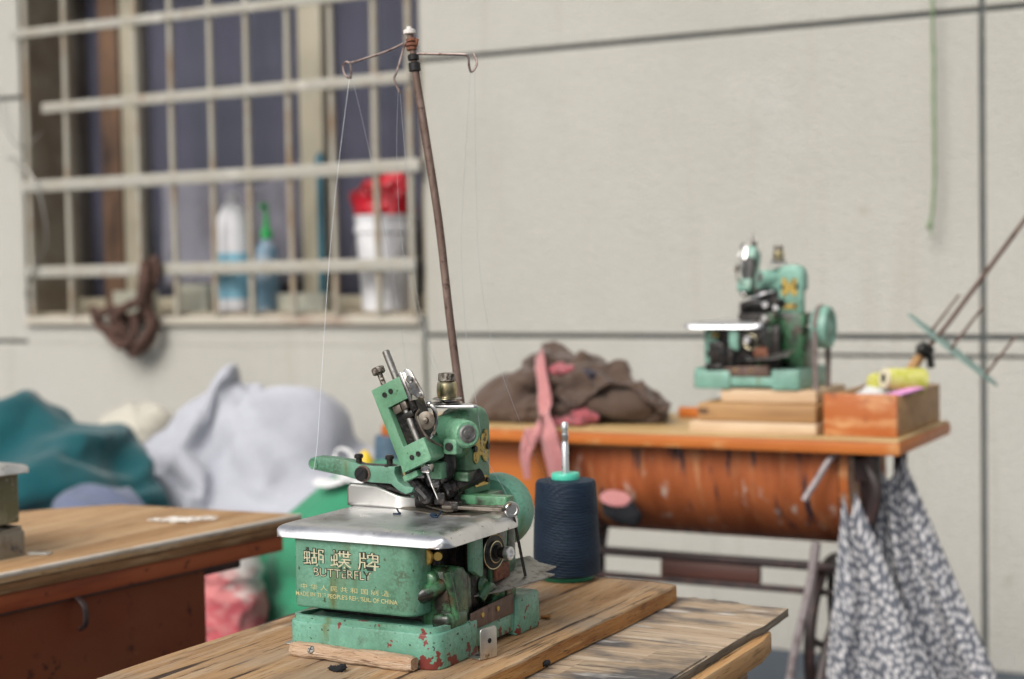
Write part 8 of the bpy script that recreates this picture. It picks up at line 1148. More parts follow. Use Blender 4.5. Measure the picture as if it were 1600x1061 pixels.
settle(heap, 0.0015, [
0,-3,-1,0,0,0,-7,-8,0,0,10,-2,0,0,0,0,0,0,0,0,0,0,0,0,0,0,0,0,0,0,0,0,0,0,1,-2,2,1,-3,-3,-7,-5,-3,-3,-2,1,1,2,1,2,2,4,0,0,0,0,0,0,0,0,0,-2,0,-1,-2,1,0,-3,-5,-7,-4,-5,0,0,0,0,0,0,0,0,0,0,0,0,0,0,0,0,-2,0,0,0,0,0,0,0,0,0,0,0,0,0,-2,-3,0,0,-1,-1,-3,-4,-4,0,-1,0,0,0,0,0,0,0,0,0,0,0,0,0,0,0,0,0,0,0,-1,1,0,0,0,0,0,0,0,0,0,0,0,0,0,0,0,0,0,0,0,0,0,0,0,0,0,0,0,0,8,4,7,9,11,14,19,20,14,10,3,-1,-5,-2,-3,0,0,1,2,5,8,12,11,10,13,13,11,9,6,9,-6,-3,-4,-6,-3,-2,0,-1,2,1,-1,0,0,-1,1,-2,2,3,5,4,4,1,-1,-1,0,0,0,-1,-2,-5,-10,-5,-5,-7,-9,-12,-14,-13,-17,-13,-9,0,0,0,0,0,1,0,-3,-1,-3,-4,-2,1,3,2,-3,-6,-9,-8,-1,0,0,0,0,0,0,0,0,0,0,0,0,0,0,-3,4,0,0,-5,-7,-12,-7,-4,-1,0,1,4,1,2,0,0,0,0,0,0,0,0,0,0,0,0,0,0,0,0,0,0,0,0,0,0,0,0,0,0,0,0,0,0,10,10,10,8,6,5,3,2,1,1,0,-1,-1,-3,-5,-5,-6,-7,-7,-2,-1,4,4,4,2,1,-1,-3,-4,-6,-7,-8,-8,-10,-9,-8,-5,-4,-3,-4,-5,-3,0,-1,-1,0,0,0,0,0,0,0,0,0,0,0,0,0,0,0,0,0,0,0,0,0,0,0,2,5,8,10,11,11,9,-3,-1,0,0,2,-1,0,2,0,2,3,-1,-3,-5,-6,10,9,6,6,8,5,6,5,4,3,4,4,2,-1,-2,-4,-4,-5,-7,-5,-3,-5,-7,-2,-1,-2,-4,-4,-5,-6,-4,-5,-6,-8,-7,-8,-7,-6,-4,-3,-2,-2,-2,-2,0,-2,-2,-2,-1,-1,0,0,0,0,0,0,0,0,0,0,-1,0,-1,3,1,-1,4,2,1,0,4,4,2,1,0,4,4,3,2,1,0,5,5,4,3,2,1,0,6,6,6,4,2,1,0,0,6,7,7,5,3,2,0,0,0,5,6,8,7,4,2,1,0,0,0,9,6,4,6,6,3,1,0,0,0,0,6,7,9,4,3,4,1,0,0,0,0,0,8,8,7,7,5,2,2,0,0,0,0,0,0,10,10,9,8,5,3,1,0,0,0,0,0,0,0,-3,-3,-5,-3,-4,-6,-2,-4,-5,-7,-1,-2,-4,-6,-5,0,-1,-2,-3,-3,-6,0,0,-1,-1,-2,-3,-5,0,0,0,0,0,-1,-2,-3,0,0,0,0,0,0,0,-1,-2,0,0,0,0,0,0,0,0,0,-1,0,0,0,0,0,0,0,0,0,0,-1,0,0,0,0,0,0,0,0,0,0,0,-1,0,0,0,0,0,0,0,0,0,0,0,0,-1,0,0,0,0,0,0,0,0,0,0,0,0,0,0,-5,-5,-5,-7,-7,-7,-9,-8,-6,-5,-9,-7,-7,-7,-7,-8,-7,-8,-8,-5,-5,-8,-9,-9,-6,-6,-6,-7,-7,-10,-9,-8,-7,-7,-8,-7,-6,-10,-10,-10,-10,-10,-8,-4,-2,-5,-9,-12,-12,-12,-11,-7,-5,-4,-3,-4,-9,-13,-14,-14,-13,-9,-8,-6,-4,-5,-3,-7,-5,-12,-14,-14,-13,-11,-8,-6,-3,-5,-3,-5,-3,-5,-11,-11,-6,-5,-5,-8,-6,-6,-6,0,-3,-6,-10,-11,-10,-5,-4,-4,-5,-8,-8,-8,-6,-3,-3,-2,-4,-3,-2,-6,-3,-1,-1,-5,-4,-2,-1,1,-5,-5,-3,-3,0,0,-7,-6,-4,-4,-1,2,2,-3,-4,-4,-2,-1,2,3,-1,1,2,0,-1,-2,1,1,0,1,0,1,3,1,2,0,0,0,1,2,-2,0,2,3,4,1,3,2,0,0,-1,-3,0,1,2,2,2,2,-2,-5,-4,-2,-1,-3,-1,-1,0,2,0,-1,-5,-3,-3,-10,-7,-7,-4,-2,0,-1,1,2,-3,5,-4,-4,-6,-8,-8,-8,-1,1,1,2,3,4,2,1,1,2,-1,-1,-1,0,2,-2,-1,-1,1,2,3,-3,-2,-1,1,2,3,4,-1,-1,0,1,2,3,4,5,1,1,1,1,2,4,5,5,6,4,1,2,3,4,3,4,5,6,7,-1,2,1,3,4,5,6,7,7,7,7,-3,-1,1,2,4,4,4,5,5,5,6,6,-2,-2,0,1,3,3,3,4,5,5,6,7,8,-4,-3,-3,-1,1,3,4,5,6,7,7,8,8,10,8,7,9,9,8,12,10,9,9,11,10,10,9,9,7,6,5,6,3,5,3,6,3,2,3,2,1,1,7,3,1,0,0,0,0,0,6,3,1,0,0,0,0,0,0,4,2,0,0,0,0,0,0,0,0,1,1,0,0,0,0,0,0,0,0,0,0,0,0,0,0,0,0,0,0,0,0,0,0,0,0,0,0,0,0,0,0,0,0,0,0,0,0,0,0,0,0,0,0,0,0,0,0,0,0,0,0,0,0,0,0,0,0,0,0,0,0,0,0,0,0,0,0,0,0,0,0,0,0,0,0,0,0,0,0,0,0,0,0,0,0,0,0,0,0,0,0,0,0,0,0,0,0,0,0,0,0,0,0,0,0,0,0,0,0,0,0,0,0,0,0,0,0,0,0,0,0,0,0,0,0,0,0,0,0,0,0,0,0,0,0,0,0,0,0,0,0,0,0,0,0,0,0,0,0,0,0,0,0,0,0,0,0,0,0,4,-1,-1,-1,0,-2,-4,-3,-2,-2,-4,-7,-5,-5,-4,-5,-3,-6,-8,-8,-6,-5,-6,-10,-7,-10,-9,-10,-8,-6,-8,-12,-9,-10,-11,-14,-11,-8,-7,-9,-7,-11,-14,-16,-17,-14,-12,-10,-8,-10,
-6,-9,-14,-6,-9,-17,-14,-11,-7,-9,-11,0,-9,-10,-8,-7,-16,-16,-13,-9,-6,-11,-10,0,0,-10,-12,-11,-18,-17,-15,-10,-7,-11,-11,-9,3,0,0,-9,-12,-18,-15,-15,-13,-9,-10,-7,-9,-8,-6,-5,-4,-3,-2,-2,1,1,0,0,-1,2,4,4,2,-4,1,5,6,6,3,1,-1,-2,0,1,6,5,0,-3,2,-8,-9,-6,-1,5,-1,3,-4,0,-13,-5,-6,-4,-1,-1,0,1,-3,-1,-5,-3,-1,4,6,-1,1,2,-2,-1,1,-6,-5,-3,2,1,-1,0,1,-1,-2,-1,2,-2,2,2,3,-4,1,2,2,-1,0,-1,-4,-2,-1,-4,-1,-2,-7,3,2,-2,-2,0,2,-1,-1,-2,-4,-2,-1,-5,-7,-4,-2,-2,0,-1,0,1,1,0,0,2,2,2,0,1,1,1,-1,1,-1,1,2,2,3,1,2,0,1,4,6,3,2,3,3,3,3,1,2,5,6,4,5,5,5,5,2,5,6,8,9,7,7,8,7,7,3,2,6,9,7,9,10,10,11,10,8,6,0,4,7,10,11,11,13,12,11,11,10,3,-3,3,8,11,14,15,12,8,7,6,6,7,-2,-5,-1,5,10,15,17,18,13,10,8,5,4,8,0,0,0,0,0,0,0,0,0,0,0,0,0,0,0,0,0,0,0,0,0,0,0,0,0,0,0,0,0,0,0,0,0,0,0,0,0,0,0,0,0,0,0,0,0,0,0,0,0,0,0,0,0,0,0,0,0,0,0,0,0,0,0,0,0,0,0,0,0,0,0,0,0,0,0,0,0,0,0,0,0,0,0,0,0,0,0,0,0,0,0,0,0,0,0,0,0,0,0,0,0,0,0,0,0,-2,0,0,0,0,3,0,0,0,2,0,0,0,0,0,0,0,0,0,0,-2,0,0,0,0,0,-2,-5,0,0,0,0,0,-1,-3,-8,0,0,0,0,0,0,-2,-5,-9,0,0,0,0,0,0,0,-2,0,-7,0,0,0,0,0,0,0,0,0,0,0,0,0,0,0,0,0,0,0,0,0,0,0,0,0,0,0,0,0,0,0,0,0,0,0,-1,0,0,0,0,0,0,0,0,0,0,0,0,1,-1,-6,-3,-4,-4,-2,-1,-6,-3,-4,-1,-8,-6,-2,-4,-1,-12,-9,-6,-3,-6,-2,-12,-11,-8,-4,-6,-8,-5,-14,-13,-12,-8,-4,-6,-7,-4,-8,-8,-6,-10,-7,-4,-9,-6,-5,-7,0,0,-1,-2,-2,-1,-4,-4,-3,0,0,0,5,4,6,1,-2,-2,-2,-4,0,0,0,0,0,-1,0,0,-1,0,2,2,0,0,0,0,0,2,-1,0,0,0,0,1,3,0,0,0,0,0,0,4,4,4,4,4,1,1,4,-3,-3,-2,-3,-3,-2,-4,-2,-1,0,-5,-3,-2,0,0,0,-4,-1,-1,0,-1,-2,0,-2,-1,1,3,0,0,-2,0,1,3,0,1,2,-2,-1,-3,-1,0,3,4,4,4,0,0,-2,-2,-2,-2,0,2,4,5,-1,1,-5,-4,-2,-1,1,3,4,5,5,1,-3,-4,-4,-4,-3,0,1,3,3,4,3,-1,-2,-2,-2,-1,1,1,2,1,2,4,4,3,-1,-2,0,0,0,3,2,1,2,3,2,3,1,-1,5,7,8,9,10,10,11,12,12,13,15,16,17,17,17,18,9,10,18,17,20,21,9,14,15,21,22,23,14,4,16,12,19,23,24,20,9,10,7,13,18,21,23,20,13,5,4,0,8,10,15,17,16,12,8,-3,-2,-10,-8,0,3,7,8,8,7,5,-3,-6,-10,-9,-4,0,0,0,5,6,4,2,-6,-6,-10,-8,-4,-3,0,0,0,4,5,2,1,-7,-6,-6,-5,-5,-3,-1,0,0,0,2,2,0,0,0,0,0,0,0,0,0,0,0,0,0,0,0,0,0,0,0,0,0,0,0,0,0,0,0,0,0,0,0,0,0,0,0,0,0,0,0,0,0,0,0,0,0,0,0,0,0,0,0,0,0,0,0,0,0,0,0,0,0,0,0,0,0,0,0,0,0,0,0,0,0,0,0,0,0,0,0,0,0,0,0,0,0,0,0,0,0,0,0,0,0,0,0,0,0,0,0,0,0,0,0,0,0,0,0,0,0,0,0,0,0,0,0,0,0,0,0,0,0,0,0,0,0,0,0,0,0,0,0,0,0,0,0,0,0,0,0,0,0,0,0,0,0,0,0,0,0,0,0,0,0,0,0,0,0,0,0,0,0,0,0,0,0,0,0,0,0,0,0,0,0,0,0,0,0,0,0,0,0,0,0,0,0,0,0,0,0,0,0,0,0,0,0,0,0,0,0,0,0,0,0,0,0,0,0,0,0,0,-1,-4,-3,-5,-1,0,0,0,0,0,0,0,0,0,0,0,0,0,0,0,0,0,0,0,0,0,0,0,0,0,0,0,0,0,0,0,0,0,0,0,0,0,0,0,0,0,0,0,0,0,0,0,0,0,0,0,2,0,0,0,0,0,0,0,0,0,0,0,0,0,0,0,0,0,0,0,0,0,0,0,0,0,0,0,0,0,0,0,0,0,0,0,0,0,0,0,0,0,0,0,0,0,0,0,0,0,0,0,0,0,0,0,0,0,0,0,0,0,0,0,0,0,0,0,0,0,0,0,-2,3,0,0,0,0,0,-3,5,2,0,0,0,0,0,-1,2,3,0,0,0,0,0,0,-2,1,3,2,0,0,0,0,0,0,-5,0,2,3,2,0,0,0,0,0,0,-7,-2,1,3,2,0,0,0,0,0,0,0,-6,-5,1,0,1,2,0,0,0,0,0,0,0,-7,-7,-1,-1,-1,0,-1,0,0,0,0,0,0,0,0,0,0,0,0,0,2,-1,0,0,0,1,1,2,0,0,0,3,1,2,3,0,0,1,3,2,3,4,0,0,0,1,3,1,0,3,0,0,0,1,1,3,3,-1,2,0,0,0,1,-1,1,-1,1,-4,-1,0,0,0,0,0,0,2,0,0,-4,-1,0,0,0,0,-1,1,2,3,-3,0,-5,-3,0,0,0,0,0,1,1,3,-1,-1,-3,-5,-5,0,0,0,0,0,0,0,0,
1,0,-2,-2,-5,-5,0,-6,-3,0,0,0,-8,-10,1,0,0,-3,0,0,0,0,0,0,0,0,0,0,0,0,0,0,0,0,0,0,0,0,0,0,-1,-1,-1,-3,-4,-7,-6,-5,-6,-3,-5,-4,-3,-2,-4,-3,-2,0,0,0,0,0,-2,0,0,0,1,0,0,-1,-4,-5,-6,-7,-8,-9,-8,-8,0,0,0,0,0,0,0,0,0,0,0,0,0,0,0,0,6,0,0,0,0,0,0,0,0,0,0,0,0,0,-2,-2,-5,-4,-2,0,0,0,-3,-3,1,0,0,0,0,0,0,0,0,0,0,0,0,0,0,0,0,0,0,0,0,1,0,0,0,0,0,0,0,0,0,0,0,0,0,0,0,0,0,0,0,0,0,0,0,0,0,0,0,0,-1,-2,-3,-5,-8,-11,-10,-5,-1,-4,-5,-4,-3,-2,-2,0,0,0,0,1,0,3,7,9,9,6,3,2,2,1,-3,-3,-5,-3,-1,-4,-7,-5,-9,-3,-6,-6,-4,-3,-1,-3,-3,-7,-2,-3,-6,-9,-10,-9,-5,-8,-6,-3,-3,-5,-10,-6,-4,-5,-9,-9,-7,-4,-4,-3,-1,0,0,0,0,-4,-8,-7,-9,-5,-8,-11,-19,-22,-20,-21,-18,-15,-14,-12,-3,0,0,0,0,0,0,0,0,0,0,0,0,0,0,0,1,0,0,3,2,3,3,4,2,2,2,6,3,3,0,0,0,0,0,0,0,0,0,0,0,0,0,0,0,0,0,0,0,0,0,0,0,0,0,0,0,0,0,0,-1,-2,-4,-5,-6,-7,-9,-10,-11,-13,-14,-14,-13,-11,-9,-8,-8,-7,-7,-1,-1,-10,-12,-15,-16,-13,-12,-11,-11,-11,-9,-7,-5,-4,-3,-2,0,2,4,5,7,8,8,8,3,0,0,0,0,0,0,0,0,0,0,0,0,0,0,0,0,0,0,0,0,0,0,0,2,5,6,5,4,2,1,-4,-5,-6,-7,-9,-9,-10,-10,-13,-11,-13,-12,-13,-14,-11,0,0,0,-1,-2,-1,-2,-2,-2,-1,-2,-3,-3,-3,-3,-4,-5,-6,-7,-6,-7,-7,-8,-4,-4,-6,-7,-7,-8,-9,-2,-2,-1,-1,0,1,2,3,4,2,1,1,1,1,0,-2,-1,0,1,2,2,1,0,0,0,0,0,0,0,0,-2,-2,-1,-2,-1,1,-1,0,1,1,-1,0,1,2,2,0,1,2,2,2,2,-1,1,2,3,2,2,1,-1,1,2,3,3,2,1,0,0,1,2,3,2,2,1,0,0,1,2,2,3,3,2,1,0,0,0,-1,2,4,4,3,3,2,0,0,0,0,1,2,3,5,5,3,2,0,0,0,0,0,2,3,4,4,4,4,2,0,0,0,0,0,0,1,3,5,6,5,4,1,0,0,0,0,0,0,0,-1,0,-1,1,1,0,2,1,1,1,2,2,2,2,1,1,1,1,2,1,1,0,1,1,1,1,1,2,0,0,0,0,0,1,1,2,0,0,0,0,0,0,0,1,2,0,0,0,0,0,0,0,0,0,1,0,0,0,0,0,0,0,0,0,0,0,0,0,0,0,0,0,0,0,0,0,0,0,0,0,0,0,0,0,0,0,0,0,0,0,0,0,0,0,0,0,0,0,0,0,0,0,0,0,0,-3,-3,-4,-2,-4,-5,-2,-3,-3,-5,0,-1,-2,-4,-5,2,1,-1,-3,-3,-6,3,2,0,-1,-2,-5,-6,4,3,2,0,-1,-3,-5,-6,4,4,3,1,-1,-3,-4,-3,-3,3,4,4,2,0,-3,-1,-2,-3,-5,1,4,4,3,0,-2,-1,-3,-4,-5,-8,1,2,2,4,2,-1,-3,-4,-6,-7,-5,-8,1,3,3,3,4,2,1,-1,-3,-6,-6,-5,-7,1,5,7,7,6,4,3,1,-2,-4,-6,-4,-6,-7,-5,-6,-6,-7,-6,-6,-8,-8,-7,-8,-8,-10,-9,-9,-10,-9,-11,-11,-8,-11,-11,-10,-11,-12,-9,-12,-13,-12,-7,-10,-13,-13,-11,-14,-14,-10,-4,-5,-10,-16,-12,-14,-11,-13,-11,-6,-7,-6,-12,-17,-14,-11,-13,-14,-14,-8,-8,-8,-9,-10,-16,-15,-11,-15,-13,-9,-7,-8,-9,-10,-11,-11,-17,-12,-15,-16,-13,-9,-7,-8,-12,-14,-14,-10,-15,-11,-9,-10,-13,-13,-14,-9,-10,-11,-14,-15,-15,-10,-13,-8,-4,-7,-10,-12,-12,-4,-5,-4,-6,-5,-4,-7,-6,-4,-3,-7,-6,-4,-3,-2,-8,-6,-5,-5,-4,-3,-8,-7,-6,-6,-5,-5,-4,-10,-9,-8,-7,-6,-6,-5,-4,-12,-11,-10,-9,-8,-7,-6,-5,-3,-12,-9,-11,-10,-10,-8,-7,-6,-4,-3,-10,-10,-12,-11,-11,-10,-9,-8,-6,-4,-3,-10,-12,-14,-14,-13,-11,-9,-8,-6,-4,-3,-1,-13,-10,-10,-10,-13,-11,-9,-7,-6,-4,-3,-1,0,-12,-14,-12,-12,-12,-11,-10,-9,-7,-6,-4,-3,-2,-1,2,4,4,4,5,5,5,6,6,5,9,7,6,5,5,5,6,5,3,4,3,5,5,3,3,2,1,1,4,3,2,1,1,0,0,0,1,2,1,0,0,0,0,0,0,1,1,0,0,0,0,0,0,0,0,1,0,0,0,0,0,0,0,0,0,0,0,0,0,0,0,0,0,0,0,0,0,0,0,0,0,0,0,0,0,0,0,0,0,0,0,0,0,0,0,0,0,0,0,0,0,0,0,0,0,0,0,0,0,0,0,0,0,0,0,0,0,0,0,0,0,0,0,0,0,0,0,0,0,0,0,0,0,0,0,0,0,0,0,0,0,0,0,0,0,0,0,0,0,0,0,0,0,0,0,0,0,0,0,0,0,0,0,0,0,0,0,0,0,0,0,0,0,0,0,0,0,0,0,0,0,0,0,0,0,0,0,0,0,0,0,0,0,0,0,0,0,
0,0,0,0,0,0,0,0,0,0,0,0,0,4,2,8,1,4,7,3,4,10,7,2,4,8,9,6,5,3,9,9,7,5,4,3,9,9,6,6,4,4,4,6,5,7,5,4,2,2,3,2,3,6,4,2,1,0,2,0,6,5,5,3,1,0,-1,-2,0,0,0,2,1,2,0,-1,-1,-3,-4,0,-1,4,1,-1,1,-2,-3,-2,-3,-5,-6,0,0,3,1,-2,1,-2,-4,-4,-4,-5,-8,-6,0,0,0,0,-1,-1,-1,-5,-7,-6,-7,-4,-8,-8,-12,-15,-13,-18,-16,-13,-21,-20,-17,-14,-16,-16,-18,-16,-13,-14,-11,-12,-15,-12,-16,-19,-10,-5,-3,-3,-7,-13,-19,-14,-6,-3,2,2,-7,-8,-11,-15,-13,-11,-3,2,3,1,1,-7,-9,-9,-13,-8,-1,-1,4,6,6,-9,-7,-9,-13,-11,-6,-4,4,6,6,3,-9,-11,-11,-13,-8,-9,-6,-1,5,6,5,-5,-6,-9,-9,-7,-11,-7,-5,-3,-2,-1,-1,-2,-8,-5,-6,-5,-3,-4,-10,-8,-6,-4,-2,0,-2,-4,-9,-7,-5,-9,-3,-7,-11,-5,-5,-9,-14,-9,-8,-7,-12,-12,-7,-6,-3,-10,-7,-9,-10,-9,-7,-3,-10,-5,-6,-7,-8,-12,-10,-4,-10,-5,-8,-11,-13,-14,-12,-9,-5,-10,-6,-8,-11,-11,-12,-12,-10,-6,-10,-10,-6,-8,-8,-9,-8,-10,-8,-6,-8,-12,-10,-8,-6,-5,-7,-6,-8,-5,-11,-13,-12,-10,-8,-6,-5,-2,-6,-5,-5,-8,-9,-13,-11,-10,-8,-7,-5,-4,-3,-4,-3,-4,-5,-5,-7,-12,-12,-8,-6,-5,-3,-2,0,0,0,0,0,0,0,0,0,0,0,0,0,0,0,0,0,0,0,0,0,0,0,0,0,0,0,0,0,0,0,0,0,0,0,0,0,0,0,0,0,0,0,0,0,0,0,0,0,0,0,0,0,0,0,0,0,0,0,0,0,0,0,0,0,0,0,0,0,0,0,0,0,0,0,0,0,0,0,0,0,0,0,0,0,0,0,0,0,0,0,0,0,0,0,0,0,0,0,0,0,0,0,0,0,-3,0,-1,0,0,2,0,0,0,2,0,0,0,0,1,0,0,0,0,1,3,0,0,0,0,0,2,4,0,0,0,0,0,1,2,2,0,0,0,0,0,0,1,1,1,0,0,0,0,0,0,1,0,0,-1,0,0,0,0,0,0,0,0,0,0,0,0,0,0,0,0,0,0,0,0,0,0,0,0,0,0,0,0,0,0,0,0,0,0,0,6,0,0,0,0,0,0,0,0,0,0,0,0,5,4,-9,-6,-10,-5,-7,-11,-6,-7,-13,-16,-8,-10,-11,-18,-21,-10,-11,-7,-12,-19,-22,-7,-10,-12,-5,-12,-18,-18,-6,-8,-13,-8,-9,-15,-8,-7,0,-3,-7,-8,-11,-16,-9,-6,-7,-2,0,0,-15,-10,-12,-13,-2,-6,-8,0,0,0,-11,-10,-12,-9,-9,-8,-3,-7,0,0,0,0,0,-3,-3,-4,-4,-4,-6,-8,0,0,0,0,0,1,0,0,0,0,-2,-5,-6,0,0,0,0,0,-5,1,-1,-3,-3,-4,-6,-7,-6,-2,-4,-2,-1,-4,-5,-3,-3,-4,-5,-3,-5,-5,-6,-9,-6,-5,-5,-8,-10,-5,-8,-8,-7,-7,-5,-10,-5,-6,-10,-10,-10,-9,-6,-6,-4,-9,-11,-5,-5,-10,-10,-8,-7,-3,-7,-6,-10,-4,-9,-6,-6,-5,-5,-5,-4,-4,-10,-11,-10,-9,-9,-7,-5,-4,-4,-3,-7,-7,-4,-7,-8,-10,-9,-8,-5,-4,-2,-6,-5,-3,-4,-3,-7,-7,-8,-7,-7,-7,-6,-4,-4,-3,0,0,0,-3,-5,-7,-6,-4,-5,-4,-3,-5,0,-2,0,-4,-2,0,-7,-4,-1,2,-10,-7,-4,-1,3,-6,-15,-10,-8,-6,1,-6,-17,-13,-12,-12,-9,2,0,3,-17,-19,-20,-16,-10,-2,-8,4,-13,-25,-24,-20,-15,-7,-3,-4,-9,0,-25,-21,-17,-14,-9,-3,-1,-4,-2,-12,-12,-13,-13,-8,-4,0,0,0,0,2,-2,-1,1,0,0,0,4,3,1,0,-1,-7,-3,-2,0,1,0,0,0,2,-1,-1,0,-3,-1,-7,-5,-4,-2,-1,0,0,0,1,0,0,0,0,0,0,0,0,0,0,0,0,0,0,0,0,0,0,0,0,0,0,0,0,0,0,0,0,0,0,0,0,0,0,0,0,0,0,0,0,0,0,0,0,0,0,0,0,0,0,0,0,0,0,0,0,0,0,0,0,0,0,0,0,0,0,0,0,0,0,0,0,0,0,0,0,0,0,0,0,0,0,0,0,0,0,0,0,0,0,0,0,0,0,0,0,0,0,0,0,0,0,0,0,0,0,0,0,0,0,0,0,0,0,0,0,0,0,0,0,0,0,0,0,0,0,0,0,0,0,0,0,0,0,0,0,0,0,0,0,0,0,0,0,0,0,0,0,0,0,0,0,0,0,0,0,0,0,0,0,0,0,0,0,0,0,0,0,0,0,0,0,0,0,0,0,0,0,0,0,0,0,0,0,0,0,0,0,0,0,0,0,0,0,0,0,0,0,2,0,0,0,0,0,0,0,0,0,0,0,0,-2,3,5,3,5,0,0,1,0,0,0,0,0,0,0,0,0,0,0,0,0,0,0,0,0,0,0,0,0,0,0,0,0,0,0,0,0,0,0,0,0,0,0,0,0,0,0,0,0,0,0,0,0,0,0,0,-1,0,0,0,0,0,0,0,0,0,0,0,0,0,0,0,0,0,0,0,0,0,0,0,0,0,0,0,0,0,0,0,0,0,0,0,0,0,0,0,0,0,0,0,0,0,0,0,0,0,0,0,0,0,0,0,0,0,0,0,0,0,0,0,0,0,0,0,0,0,0,0,-3,-2,
